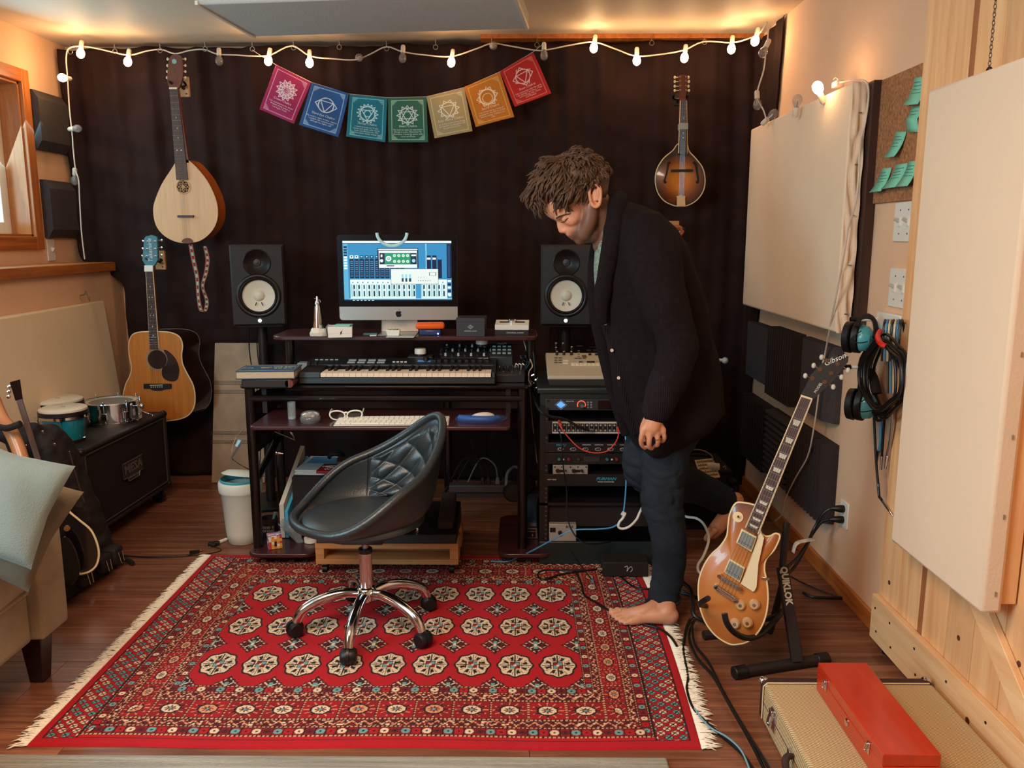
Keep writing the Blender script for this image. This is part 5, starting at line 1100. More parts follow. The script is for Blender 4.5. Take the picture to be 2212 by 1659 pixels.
t = thing('computer_mouse', 'white low computer mouse on the blue mouse pad', 'mouse', p_+Vector((.004, .012, .0055)), rz=radians(-60)); m = MB(); m.sph((0, 0, .0), (.029, .055, .019), 24); mm_ = m.build('shell', M_white, t)
for v in mm_.data.vertices: v.co.z = max(v.co.z, 0)
t = thing('headset_mount', 'silver wire phone holder clipped to the left desk post', 'holder', P(520, 960, 3.34)); Q = t.location
MB().tube([q-Q for q in cr([P(528, 925, 3.33), P(508, 950, 3.30), P(500, 985, 3.28), P(512, 1000, 3.28), P(540, 1015, 3.33)], 5)], .0022, n=6).build('wire', M_chrome, t); m = MB(); m.hexa([P(497, 990, 3.27)-Q, P(503, 990, 3.27)-Q, P(503, 990, 3.31)-Q, P(497, 990, 3.31)-Q], [P(522, 950, 3.27)-Q, P(528, 950, 3.27)-Q, P(528, 950, 3.31)-Q, P(522, 950, 3.31)-Q]); m.build('cradle', M_steel, t); MB().box(P(516, 958, 3.28)-Q, (.018, .01, .03), R=Matrix.Rotation(.5, 3, 'Y')).build('clamp', mat('pale_blue_plastic', C(150, 205, 225), .4), t)
for k, (px, py, qx, qy) in enumerate(((630, 935, 638, 952), (598, 978, 612, 980))):
 o_ = thing('tray_clamp', ('shiny clamp screw hanging under the left side of the keyboard tray', 'small chrome clamp screw on the left desk side panel')[k], 'clamp', P(px, py, 3.36)); Q = o_.location; MB().cyl((0, 0, 0), P(qx, qy, 3.36)-Q, .006, .003, n=8).build('screw', M_chrome, o_); MB().sph((0, 0, 0), .008, 10).build('head', M_chrome, o_)
m = MB(); m.tube([P(595, 910-3, 3.40), P(637, 952, 3.30)], .002, n=6) if False else m.tube([P(593, 932, 3.3), P(636, 950, 3.3)], .0018, n=6); o_ = m.build('tension_wire', M_steel); tag(o_, 'thin steel wire stretched under the left side of the tray', 'wire')
# left of / under the desk
TL_, TR_, BR_, BL_ = P(463, 742, 4.12), P(562, 745, 4.12), P(566, 1043, 3.98), P(457, 1043, 3.98)
zf = .004
BL_ = Fz(457, 1043, zf); BR_ = Fz(572, 1043, zf); TL_ = P(464, 741, BL_.y+.05); TR_ = P(578, 741, BR_.y+.05)
t, m, L4 = quadpanel('leaning_board', 'scuffed pale board with dark stave lines leaning behind the bin', 'board', (BL_, BR_, TR_, TL_), .012, None, (0, -1, 0))
m.build('board', wood('scuffed_board', C(150, 124, 100), C(184, 158, 130), .8, (1.5, 1, 1.5), 5), t, bevel=.002)
h_ = L4[3].y;
for k, f in enumerate((.365, .30, .165, .105)):
 for j in range(3):
  y_ = h_*(1-(.268+.105*0)) ; yy = h_*(1-[.27, .335, .63, .695][k])-j*.008
  MB().box((L4[1].x/2, yy, .001), (L4[1].x*.98, .0022, .0012)).build('stave_line', mat('stave_ink', C(60, 48, 42), .8), t)
p_ = Fz(527, 1168, 0); t = thing('waste_bin', 'white plastic waste bin with its round lid pushed aside beside the desk', 'bin', p_)
M_bin = mat('white_bin_plastic', C(222, 220, 206), .35)
MB().lathe([(.062, 0), (.068, .003), (.075, .05), (.088, .235), (.094, .24), (.098, .25), (.098, .285), (.094, .292), (.088, .292), (.084, .24), (.066, .01), (0, .01)], n=36).build('body', M_bin, t, ang=60)
MB().lathe([(.094, 0), (.094, .004), (.07, .018), (0, .022)], n=32, M=T(.01, .01, .312) @ Matrix.Rotation(-.22, 4, 'X') @ Matrix.Rotation(.10, 4, 'Y')).build('lid', M_bin, t, ang=50)
MB().lathe([(.086, .272), (.09, .30), (.086, .304), (.082, .28)], n=26, cap=False).build('bag_edge', mat('teal_bag', C(70, 150, 160), .4), t)
t = thing('usb_cable', 'white cable plugged into a black adapter on the floor beside the bin', 'cable', Fz(480, 1172)); Q = t.location
MB().tube([q-Q for q in cr([Fz(512, 1153, .004), Fz(500, 1160, .004), Fz(489, 1165, .006)], 4)], .0035, n=8).build('cable', M_white, t); MB().cyl(Fz(489, 1165, .007)-Q, Fz(474, 1171, .007)-Q, .008, n=8).build('plug', M_white, t)
m = MB(); q = Fz(462, 1174, .008)-Q; m.box(q, (.05, .022, .014), R=Matrix.Rotation(.25, 3, 'Z')); m.box(q+Vector((.006, -.018, 0)), (.02, .022, .012)); m.build('adapter', M_black, t, bevel=.002)
t = thing('display_cable', 'flat black cable with a metal plug running from the guitar rack on the floor', 'cable', Fz(400, 1198)); Q = t.location
MB().tube([q-Q for q in cr([Fz(262, 1200, .006), Fz(330, 1203, .006), Fz(400, 1200, .006), Fz(420, 1194, .006)], 6)], .005, n=8, flat=.6).build('cable', M_rubber, t)
MB().box(Fz(420, 1192, .007)-Q, (.04, .016, .010), R=Matrix.Rotation(.25, 3, 'Z')).build('plug', M_black, t); MB().box(Fz(433, 1188, .007)-Q, (.014, .014, .007), R=Matrix.Rotation(.25, 3, 'Z')).build('plug_tip', mat('brass', C(200, 160, 110), .3, .8), t)
o_ = MB().tube([q for q in cr([Fz(455, 1178, .003), Fz(478, 1188, .003), Fz(450, 1196, .003), Fz(405, 1201, .003)], 6)], .002, n=6).build('thin_wire', M_rubber); tag(o_, 'thin black wire curling on the floor in front of the adapter', 'cable')
zf = .064
p_ = Fz(583, 1158, zf); t = thing('black_mug', 'glossy black mug with white lettering holding a knife on the desk foot board', 'mug', p_)
MB().lathe([(0, .004), (.030, .004), (.034, .01), (.036, .088), (.038, .088), (.038, .006), (.034, 0), (0, 0)], n=30).build('cup', M_black, t, ang=50)
MB().tube(cr([(.036, .01, .07), (.055, .012, .07), (.062, .012, .045), (.055, .012, .02), (.036, .01, .02)]), .005, n=8).build('handle', M_black, t)
for s_, z_ in (('GOOD IS', .052), ('COMING', .036)):
 me = text_mesh(s_, .0155, ext=.0004)
 for v in me.vertices: a_ = v.co.x/.0385; v.co = (.0392*sin(a_), -.0392*cos(a_), v.co.y+z_)
 me.materials.clear(); me.materials.append(M_paint); oo = bpy.data.objects.new('lettering', me); COL.objects.link(oo); oo.parent = t
o_ = thing('table_knife', 'grey handled knife standing in the black mug', 'knife', p_+Vector((.008, 0, .04))); MB().cyl((0, 0, 0), (.022, .0, .072), .005, .007, n=8).build('handle', mat('teal_grey_plastic', C(80, 120, 130), .4), o_)
p_ = Fz(594, 1181, zf); t = thing('patterned_cube', 'colourful patterned paper cube box in front of the black mug', 'box', p_, rz=radians(24)); s_ = .056
cbc = [C(226, 214, 210), C(226, 130, 40), C(150, 70, 150), C(70, 90, 160), C(220, 170, 60), C(200, 60, 50), C(30, 26, 30), C(170, 120, 180)]
rc = random.Random(5); m = MB(); m.bx((-s_/2, -s_/2, 0), (s_/2, s_/2, s_), 0); cb = m.build('carton', [mat('cube_paper', cbc[0], .6)], t, bevel=.002)
Mq = [mat('cube_print_%s' % n_, c_, .6) for n_, c_ in zip(('cream', 'orange', 'purple', 'blue', 'yellow', 'red', 'black', 'lilac'), cbc)]
m = MB(); g = 5
for f in range(3):
 for i in range(g):
  for j in range(g):
   if rc.random() < .15: continue
   u = (i+.5)/g*s_-s_/2; v = (j+.5)/g*s_; e = s_/g*.92
   c_ = rc.choice([1, 4, 1, 6, 0, 5] if f == 0 else [0, 2, 3, 7, 0] if f == 1 else [0, 2, 7, 3])
   if f == 0: m.box((u, -s_/2-.0004, v), (e, .0012, e), c_)
   elif f == 1: m.box((-s_/2-.0004, u, v), (.0012, e, e), c_)
   else: m.box((u, v-s_/2, s_+.0004), (e, e, .0012), c_)
m.build('printed_squares', Mq, cb)
p_ = Fz(646, 1172, zf); t = thing('glass_vase', 'wavy clear glass vase lying tilted beside the patterned cube', 'vase', p_+Vector((0, .01, 0)))
m = MB(); k_ = 20; vs = [];
for j, (r_, z_) in enumerate(((.018, 0), (.022, .02), (.034, .05), (.050, .085))):
 for i in range(k_): a = 2*pi*i/k_; q = r_*(1+.13*(j > 1)*cos(5*a)); vs.append((q*cos(a)-.012*j, q*sin(a), z_+(.008*cos(5*a) if j == 3 else 0)))
m.add(vs, [(j*k_+i, j*k_+(i+1) % k_, (j+1)*k_+(i+1) % k_, (j+1)*k_+i) for j in range(3) for i in range(k_)]+[tuple(range(k_-1, -1, -1))]); v_ = m.build('vase', mat('vase_glass', C(150, 165, 175), .04, alpha=.42, coat=1), t, ang=60); sm = v_.modifiers.new('s', 'SOLIDIFY'); sm.thickness = .003
p_ = Fz(672, 1170, zf); t = thing('tape_roll', 'white roll of tape lying flat next to the pedalboard', 'tape', p_+Vector((0, 0, .001))); MB().lathe([(.016, 0), (.030, 0), (.030, .018), (.016, .018), (.016, 0)], n=28, cap=False).build('tape', M_white, t)
p_ = Fz(560, 1150, zf); z1 = .36
c_ = Fz(640, 1062, z1); t = thing('storage_box', 'black storage box under the desk with booklets on top', 'box', (c_.x-.02, 3.50, .066)); hb = z1-.066-.02
MB().bx((-.075, 0, 0), (.14, .28, hb)).build('carton', M_blackm, t, bevel=.004); MB().box((.06, -.002, hb*.72), (.012, .004, .009)).build('corner_stud', M_steel, t)
b0 = Vector((c_.x-.02, 3.50, .066+hb))
t = thing('paper_stack', 'stack of white paper sheets on the storage box', 'papers', b0+Vector((.03, .15, .001)), rz=radians(-3))
for k in range(4): MB().box((0, .002*k, .0025+.005*k), (.19, .24, .0045), R=Matrix.Rotation(.02*(k % 3), 3, 'Z')).build('sheet', mat('white_paper', C(205, 205, 200), .8), t)
MB().box((0.0, .05, .0215), (.15, .11, .001)).build('blue_cover', mat('blue_print', C(84, 140, 180), .7), t)
t = thing('red_booklet', 'dark red booklet with a white oval logo lying on the papers', 'booklet', b0+Vector((.115, .03, .024)), rz=radians(-4)); MB().box((0, 0, .006), (.14, .12, .012), R=None).build('booklet', mat('dark_red_card', C(134, 26, 28), .5), t, bevel=.001)
text('COMPUTERCRAFT', .016, M_paint, t, T(0, .012, .0125), shear=.3); MB().tube([(.052*cos(a*pi/12), .012+.016*sin(a*pi/12), .0125) for a in range(5, 19)], .0009, n=4).build('oval_mark', M_paint, t); text('W', .03, M_paint, t, T(-.03, -.03, .0125))
t = thing('card_wallet', 'brown printed card wallet lying across the red booklet', 'wallet', b0+Vector((.155, .11, .038)), rz=radians(8)); MB().box((0, 0, .008), (.10, .09, .016)).build('wallet', mat('brown_print', C(92, 50, 44), .6, noise=.5, nscale=40), t, bevel=.003)
t = thing('black_strap_coil', 'black coiled strap behind the brown wallet', 'strap', b0+Vector((.09, .16, .026))); MB().tube([(.032*cos(a*pi/10), .02*sin(a*pi/10), .022+.02*abs(sin(a*pi/10))) for a in range(20)], .010, n=8, closed=True).build('strap', M_blackm, t)
for k, (x0, wd, hh, c_, lb) in enumerate(((-.118, .02, .25, (196, 190, 176), 'white folder standing beside the storage box'), (-.095, .014, .20, (70, 160, 200), 'bright blue folder standing beside the storage box'), (-.112+.036, .0, .0, (0, 0, 0), ''))):
 if not lb: continue
 t = MB().hexa([(x0-.03, -.02, 0), (x0+wd-.03, -.02, 0), (x0+wd, .26, 0), (x0, .26, 0)], [(x0-.03, -.02, hh*.62), (x0+wd-.03, -.02, hh*.62), (x0+wd, .26, hh+.10), (x0, .26, hh+.10)]).build('folder', mat('folder_%d' % k, C(*c_), .7), bevel=.001); t.name = 'folder'; t.location = (b0.x+.018, 3.50, .066); tag(t, lb, 'folder')
a, b = Fz(682, 1205, .16), Fz(987, 1205, .16)
yP = Fz(835, 1232, .03).y; xl, xr = P(682, 1215, yP).x, P(990, 1215, yP).x; wP = xr-xl
M_pine = wood('pallet_pine', C(176, 116, 66), C(206, 150, 96), .6, (1, 12, 12), 3)
t = thing('wooden_pallet', 'small low pine crate platform on castors carrying the pedalboard', 'pallet', (xl, yP, 0)); zp0, zp1 = .055, .145
for z0, z1 in ((zp0, zp0+.022), (zp1-.022, zp1)):
 for y0 in (0, .20): MB().bx((0, y0, z0), (wP, y0+.10, z1)).build('slat', M_pine, t, bevel=.001)
for x0 in (0, wP-.035): MB().bx((x0, .002, zp0+.022), (x0+.035, .30, zp1-.022)).build('block', M_pine, t, bevel=.001)
MB().bx((.035, .10, zp0+.022), (wP-.035, .112, zp1-.022)).build('inner_board', M_pine, t)
for x0 in (.03, wP-.03):
 for y0 in (.04, .26): c_ = MB().cyl((x0, y0, .055), (x0, y0, .04), .012, n=12).build('castor', M_steel, t); MB().cyl((x0-.01, y0, .021), (x0+.01, y0, .021), .021, n=16).build('wheel', M_rubber, c_)
pb = thing('pedalboard', 'long black foot pedalboard with silver switches and a treadle on the pallet', 'pedalboard', (xl+.005, yP, zp1+.001)); wB = wP-.012
MB().hexa([(0, .0, 0), (wB, .0, 0), (wB, .30, 0), (0, .30, 0)], [(.002, .01, .035), (wB-.002, .01, .035), (wB-.002, .30, .085), (.002, .30, .085)]).build('case', mat('pedalboard_black', C(26, 20, 22), .5), pb, bevel=.003)
def zp(y): return .035+(y-.01)*.172
for r_, (y_, xs) in enumerate(((.035, [706, 744, 785, 825, 862, 902]), (.115, [868, 905])) ):
 for px in xs:
  x_ = P(px, 1165, yP+y_).x-(xl+.005); s_ = MB().lathe([(.010, 0), (.010, .003), (.006, .005), (.006, .012), (.0045, .016), (0, .0165)], (x_, y_, zp(y_)), 16).build('foot_switch', M_chrome, pb, ang=50)
  MB().box((x_, y_-.022, zp(y_-.022)+.0005), (.002, .010, .001)).build('marker', M_paint, s_)
xt = P(965, 1120, yP+.1).x-(xl+.005); MB().hexa([(xt-.036, .05, zp(.05)), (xt+.03, .05, zp(.05)), (xt+.03, .27, zp(.27)), (xt-.036, .27, zp(.27))], [(xt-.033, .052, zp(.05)+.03), (xt+.028, .052, zp(.05)+.03), (xt+.028, .262, zp(.27)+.06), (xt-.033, .262, zp(.27)+.06)]).build('treadle', mat('treadle_rubber', C(48, 42, 48), .85, bump=.4, bscale=300), pb, bevel=.006)
x0, x1 = P(970, 1035, 3.68).x, P(1120, 1035, 3.68).x
t = thing('power_strip', 'grey power strip with black and white plugs on the low rear shelf', 'power strip', (x0, 3.67, .216)); MB().bx((0, 0, 0), (x1-x0, .06, .035)).build('strip', mat('strip_grey', C(72, 66, 66), .5), t, bevel=.004)
for px, mt, arc in ((1043, M_black, (960, 1010, 1000)), (1055, M_black, (975, 1005, 1002)), (1075, mat('grey_plug', C(110, 110, 108), .5), (1000, 1012, 1018)), (1088, M_black, (1110, 1000, 1010))):
 q = P(px, 1058, 3.69)-t.location; q.z = .035; q.y = .03; pl_ = MB().box(q+Vector((0, 0, .016)), (.022, .024, .032), taper=.6).build('plug', mt, t, bevel=.003)
 e_ = P(arc[0], 1062, 3.72)-t.location; mid = (q+e_)/2+Vector((0, .03, .13)); MB().tube(cr([q+Vector((0, 0, .03)), q*.8+mid*.2+Vector((0, 0, .07)), mid, e_*.8+mid*.2, e_], 6), .0035, n=7).build('cord', mt, pl_)
zf = .064
for k, px in enumerate((1143,)):
 p_ = Fz(px, 1168, zf); t = thing('volume_pedal', 'blue and silver metal volume pedal standing at the right desk foot', 'pedal', p_+Vector((-.0, .02, 0)), rz=radians(0))
 MB().hexa([(-.04, 0, 0), (.04, 0, 0), (.04, .20, 0), (-.04, .20, 0)], [(-.036, .0, .052), (.036, .0, .052), (.036, .20, .06), (-.036, .20, .06)]).build('body', mat('pedal_silver', C(120, 118, 112), .4, .5), t, bevel=.003)
 MB().hexa([(-.036, .0, .055), (.036, .0, .055), (.036, .20, .06), (-.036, .20, .06)], [(-.034, .01, .075), (.034, .01, .075), (.034, .19, .15), (-.034, .19, .15)]).build('treadle', mat('pedal_blue', C(46, 66, 92), .5), t, bevel=.004)
 MB().bx((-.028, -.003, .01), (.028, 0, .045)).build('jack_plate', M_black, t);
 for x_ in (-.014, .016): MB().lathe([(.006, 0), (.006, .004), (.003, .005), (.003, .002)], n=12, M=T(x_, -.003, .02) @ FRONT).build('jack', M_chrome, t)
 text('INPUT', .007, M_paint, t, T(-.013, -.0035, .036) @ FRONT); text('OUTPUT', .007, M_paint, t, T(.014, -.0035, .036) @ FRONT)
t = thing('coiled_headphones', 'black headphones with pale pads hung low on the right desk post', 'headphones', P(1110, 1050, 3.62)); Q = t.location
MB().lathe([(.0, .0), (.045, 0), (.05, .02), (.04, .04), (0, .045)], n=24, M=T(.0, .0, -.02) @ FRONT).build('ear_cup', M_blackm, t); MB().lathe([(.0, .0), (.045, 0), (.05, .02), (.04, .04), (0, .045)], n=24, M=T(.05, .06, .0) @ FRONT).build('ear_cup', M_blackm, t); MB().tube(cr([(-.035, -.02, .0), (-.03, -.01, .06), (0, .02, .085), (.03, .02, .075)]), .007, n=8).build('pale_band', mat('pale_teal_pad', C(110, 130, 130), .6), t)
# swivel chair
cx, cy = -.535, 2.735
M_lea = mat('black_leatherette', C(34, 42, 46), .37, bump=.12, bscale=180, spec=.9); M_shell = mat('chair_shell_black', C(16, 12, 14), .5)
ch = thing('swivel_chair', 'low black quilted swivel chair on a chrome five-star base with castors', 'chair', (cx, cy, .010))
zc_ = .0
def chrome_leg(ang, L=.245):
 e = Vector((cos(ang), sin(ang), 0)); o = Vector((0, 0, 0))
 pts = cr([e*.025+Vector((0, 0, .135)), e*.08+Vector((0, 0, .142)), e*L*.62+Vector((0, 0, .128)), e*L*.9+Vector((0, 0, .095)), e*L*1.0+Vector((0, 0, .052))], 6)
 lg = MB().tube(pts, [.016+.003*sin(pi*i/24) for i in range(len(pts))], n=14).build('leg', M_chrome, ch)
 w_ = e.cross(Vector((0, 0, 1))); c = e*(L+.006); rot = random.uniform(-.8, .8); w_ = Matrix.Rotation(rot, 3, 'Z') @ w_; f_ = Matrix.Rotation(rot, 3, 'Z') @ e
 cs = MB(); cs.cyl(c+Vector((0, 0, .035)), c+Vector((0, 0, .06)), .008, n=10); cs.build('castor_stem', M_black, lg)
 for s_ in (-1, 1):
  m = MB(); k = c+w_*(.012*s_)+Vector((0, 0, .028)); m.tube([k-w_*s_*.010, k+w_*s_*.006, k+w_*s_*.014], [.027, .027, .022], n=24); m.build('wheel', M_rubber, lg, bevel=.001)
 hd = MB(); k = c+Vector((0, 0, .030)); hd.tube([k-w_*.004, k+w_*.004], .031, n=24); hd.build('wheel_hood', M_black, lg)
for a in (-94, -32, 37, 113, 194): chrome_leg(radians(a))
MB().lathe([(.030, .11), (.034, .115), (.034, .150), (.030, .157), (.024, .160)], n=30).build('hub', M_chrome, ch)
MB().lathe([(.0225, .155), (.0225, .285)], n=28).build('column', M_chrome, ch); MB().lathe([(.024, .285), (.025, .29), (.024, .30), (.014, .302)], n=28).build('collar', M_black, ch); MB().cyl((0, 0, .29), (0, 0, .35), .0125, n=20).build('piston', M_steel, ch)
MB().bx((-.07, -.06, .335), (.07, .06, .35)).build('mount_plate', M_black, ch)
seat = bpy.data.objects.new('shell', None); bpy.data.objects.remove(seat)
RZ = Matrix.Rotation(radians(-56), 4, 'Z') @ Matrix.Identity(4)
def rim(phi):
 b = (1-cos(phi))/2; s_ = min(1, max(0, (b-.08)/.55)); hz = .022+.115*s_*s_*(3-2*s_)+.195*b**4.5
 rx, ry = .232*(1-.22*b**3), .235; lean = .06*(b**3)
 return Vector((rx*sin(phi), -ry*cos(phi)+lean, hz))
nP, nR = 72, 16; RS = RZ
vs = []; zs = .405
for j in range(nR+1):
 t_ = j/nR
 for i in range(nP):
  phi = 2*pi*i/nP; R_m = rim(phi);
  base = Vector((.150*sin(phi), -.170*cos(phi), 0)); q = base*(1-t_)+Vector((R_m.x, R_m.y, 0))*t_
  h = R_m.z*(t_**2.1); ob = .018*sin(pi*t_); e = Vector((sin(phi), -cos(phi), 0)); q = q+e*ob; q.z = zs+.0+h; vs.append(q)
m = MB(); fs = [(j*nP+i, j*nP+(i+1) % nP, (j+1)*nP+(i+1) % nP, (j+1)*nP+i) for j in range(nR) for i in range(nP)]
m.add([RS @ v for v in vs], fs); sh_ = m.build('bucket', M_lea, ch, ang=180); s = sh_.modifiers.new('s', 'SOLIDIFY'); s.thickness = .010; s.offset = 0
MB().tube([RS @ (rim(2*pi*i/nP)+Vector((0, 0, zs))+Vector((sin(2*pi*i/nP), -cos(2*pi*i/nP), 0))*.004) for i in range(nP)], .0155, n=10, closed=True).build('rim_roll', M_lea, ch, ang=180)
vs = []
for j, (f, z_) in enumerate(((0, -.055), (.55, -.050), (.92, -.032), (1.16, .0))):
 for i in range(nP): phi = 2*pi*i/nP; vs.append(Vector((.165*f*sin(phi), -.185*f*cos(phi), zs+z_)))
m = MB(); m.add([RS @ v for v in vs], [(j*nP+i, (j+1)*nP+i, (j+1)*nP+(i+1) % nP, j*nP+(i+1) % nP) for j in range(3) for i in range(nP)]); m.build('under_shell', M_shell, ch, ang=180)
vs = []
prof = ((0, .034), (.4, .033), (.75, .028), (.95, .016), (1.0, .004), (1.0, -.01))
for f, z_ in prof:
 for i in range(nP): phi = 2*pi*i/nP; vs.append(Vector((.205*f*sin(phi), -.214*f*cos(phi)-.004, zs+z_+.006+.004*sin(7*f+phi)*0)))
m = MB(); m.add([RS @ v for v in vs], [(j*nP+i, (j+1)*nP+i, (j+1)*nP+(i+1) % nP, j*nP+(i+1) % nP) for j in range(len(prof)-1) for i in range(nP)]); m.build('seat_cushion', M_lea, ch, ang=180)
def shellpt(phi, t_, off=0):
 R_m = rim(phi); base = Vector((.150*sin(phi), -.170*cos(phi), 0)); e = Vector((sin(phi), -cos(phi), 0)); q = base*(1-t_)+Vector((R_m.x, R_m.y, 0))*t_+e*.018*sin(pi*t_); q.z = zs+R_m.z*t_**2.1
 return q-e*off+Vector((0, 0, off*.3))
M_ql = M_lea
p0, p1 = radians(112), radians(248); nu, nv = 110, 60; vs = []
for j in range(nv+1):
 for i in range(nu+1):
  u, v = i/nu, j/nv; A = (u*5+v*3) % 1; B = (u*5-v*3) % 1
  puff = (sin(pi*A)*sin(pi*B))**.45; ed = min(1, min(u, 1-u, v, 1-v)*14)
  vs.append(RS @ shellpt(p0+(p1-p0)*u, .30+.66*v, .012*ed+.014*puff*ed))
m = MB(); m.add(vs, [(j*(nu+1)+i, j*(nu+1)+i+1, (j+1)*(nu+1)+i+1, (j+1)*(nu+1)+i) for j in range(nv) for i in range(nu)]); m.build('quilted_back', M_ql, ch, ang=180)
for ph in (p0, p1, radians(52), radians(-52)): MB().tube([RS @ shellpt(ph, .4+.6*k/8, .012 if k < 7 else .014) for k in range(9)], .0014, n=5).build('seam', M_shell, ch)
# equipment rack
yR = 3.34
xl, xr = P(1166, 1000, yR).x, P(1168, 1000, yR).x+.555; O = Vector((xl, yR, 0)); WR = xr-xl
def zr(py, y=yR): return P(1250, py, y).z
M_rackg = mat('green_black_lacquer', C(30, 40, 40), .35, coat=.3); M_face = mat('rack_face_black', C(24, 20, 22), .45)
rk = thing('equipment_rack', 'black equipment rack with green-black top standing right of the desk', 'rack', O)
zt = zr(838); z_low = zr(1086)
MB().bx((-.012, -.012, zt-.022), (WR+.012, .44, zt)).build('top_board', M_rackg, rk, bevel=.004)
MB().bx((0, 0, zt-.075), (WR, .43, zt-.022)).build('top_rail', M_rackg, rk)
for x0 in (0, WR-.035):
 p_ = MB().bx((x0, 0, .0), (x0+.035, .03, zt-.075)).build('post', M_face, rk); MB().bx((x0, .40, .0), (x0+.035, .43, zt-.075)).build('post', M_face, rk)
 m = MB(); xx = x0+.027 if x0 == 0 else x0+.008
 for k in range(30): m.cyl((xx, .001, .12+k*.02), (xx, -.0008, .12+k*.02), .0035, n=6)
 m.build('screw_holes', mat('hole_metal', C(90, 80, 78), .4), p_, kind='stuff')
 MB().bx((x0+.016, .03, zr(1048)), (x0+.02, .40, zt-.075)).build('side_panel', M_face, rk)
MB().bx((.0, .0, z_low-.012), (WR, .43, z_low)).build('shelf', M_face, rk)
MB().bx((.035, .02, zr(1135)-.01), (WR-.035, .03, z_low-.012)).build('shelf_front', M_blackm, rk)
MB().bx((.0, -.015, .012), (WR, .0, zr(1168))).build('lower_panel', M_rackg, rk, bevel=.002)
MB().bx((.0, .0, .012), (WR, .42, .03)).build('floor_board', M_face, rk)
for x0 in (.05, WR-.05):
 for y0 in (.05, .36): MB().cyl((x0, y0, .010), (x0, y0, .02), .02, n=12).build('foot', M_rubber, rk)
m = MB();
for x0, x1 in ((.06, .32), (.48, .22)): m.tube([(x0, .35, z_low), (x1, .35, z_low+.13)], .02, n=6)
m.build('cross_brace', M_blackm, rk)
x0u, x1u = .022, WR-.022
def unit(name, label, cat, py0, py1, mt, px_l=None, d=.28):
 z0, z1 = zr(py1), zr(py0); t = thing(name, label, cat, O+Vector((0, -.012, z0))); t['_h'] = 0
 del t['_h']; MB().bx((x0u, 0, 0), (x1u, .010, z1-z0)).build('front_panel', mt, t, bevel=.001); MB().bx((x0u+.022, .010, .002), (x1u-.022, d, z1-z0-.002)).build('chassis', M_face, t)
 return t, z1-z0
def knob(t, x, z, r, mt, y=0, h=.012, par=None): return MB().lathe([(r, 0), (r*.92, h), (0, h)], n=18, M=T(x, y, z) @ FRONT).build('knob', mt, par or t, ang=40)
def xp(px): return P(px, 900, yR).x-xl
M_ua = mat('interface_grey', C(58, 56, 60), .4, .3)
t, h = unit('audio_interface', 'grey rack audio interface with glowing blue diamond badge and round dial', 'audio interface', 861, 885, M_ua)
bl = MB().prism([(xp(1201), h*.5), (xp(1211), h*.82), (xp(1221), h*.5), (xp(1211), h*.18)], -.003, -.001).build('diamond_badge', mat('blue_badge', C(40, 110, 200), .3, emit=(.05, .25, .8, 1), es=1.4), t)
MB().tube([(xp(1198), -.003, h*.5), (xp(1211), -.003, h*.93), (xp(1224), -.003, h*.5), (xp(1211), -.003, h*.07)], .0008, n=4, closed=True).build('badge_outline', M_paint, bl); text('UA', h*.4, M_paint, bl, T(xp(1211), -.0035, h*.5) @ FRONT)
k_ = knob(t, xp(1255), h*.5, .0145, M_dkgrey); knob(t, xp(1256), h*.48, .008, M_steel, y=-.012, par=t); MB().tube([(xp(1255)+.0165*cos(a*pi/12), -.001, h*.5+.0165*sin(a*pi/12)) for a in range(-2, 15)], .0014, n=5).build('level_ring', mat('red_led', C(220, 60, 40), .4, emit=(1, .12, .06, 1), es=1.5), t)
for i in range(3):
 for j in range(2): MB().box((xp(1269+j*7), -.001, h*(.28+.22*i)), (.007, .004, .006)).build('button', mat('grey_button', C(130, 130, 130), .5), t)
for i in range(2): MB().cyl((xp(1228+i*10), -.002, h*.28), (xp(1228+i*10), 0, h*.28), .0022, n=8).build('led', M_black, t)
MB().box((xp(1312), -.001, h*.48), (.082, .003, h*.78)).build('display_window', mat('black_gloss', C(14, 8, 10), .1, coat=.6), t); text('APOLLO X8', .006, M_paint, t, T(xp(1230), -.001, h*.8) @ FRONT)
for px in (1183, 1348): [MB().cyl((xp(px), -.004, z_), (xp(px), 0, z_), .005, n=10).build('screw', M_black, t) for z_ in (h*.15, h*.85)]
t, h = unit('patch_bay', 'rack patch bay with a white framed row of jack sockets', 'patch bay', 908, 936, M_face)
MB().bx((xp(1193), -.002, h*.05), (xp(1349), -.0005, h*.95)).build('label_plate', mat('bay_white', C(196, 186, 170), .5), t)
MB().bx((xp(1194), -.004, h*.18), (xp(1349), -.001, h*.82)).build('socket_strip', M_black, t)
M_sock = mat('socket_ring', C(180, 176, 166), .4, .4)
for i in range(16):
 px = 1199+i*9.8
 for z_ in (.30, .70): MB().lathe([(.0042, 0), (.0042, .003), (.0026, .003), (.0026, .0005)], n=10, M=T(xp(px), -.004, h*z_) @ FRONT).build('socket', M_sock, t)
 if i % 1 == 0: MB().box((xp(px+4.9), -.0045, h*.5), (.0012, .001, h*.62)).build('divider', M_sock, t)
t, h = unit('preamp_unit', 'black rack unit with blue lettering and small round gauges above the equaliser', 'rack unit', 955, 976, M_face)
text('MOTU', .014, mat('cyan_print', C(60, 150, 180), .5), t, T(xp(1212), -.001, h*.75) @ FRONT, shear=.2)
for i in range(6):
 px = 1205+i*27; MB().tube([(xp(px)+.012*cos(a*pi/10)+(.012 if a < 10 else .012), -.001, h*.35+.006*sin(a*pi/10)) for a in range(20)], .0006, n=4, closed=True).build('dial_outline', M_paint, t)
 for dx in (-.004, .004): MB().box((xp(px)+dx+.008, -.001, h*.38), (.003, .001, .002)).build('mark', M_paint, t)
 if i > 1: MB().box((xp(px)+.016, -.001, h*.80), (.036, .001, .004)).build('label_strip', mat('grey_print', C(140, 136, 132), .6), t)
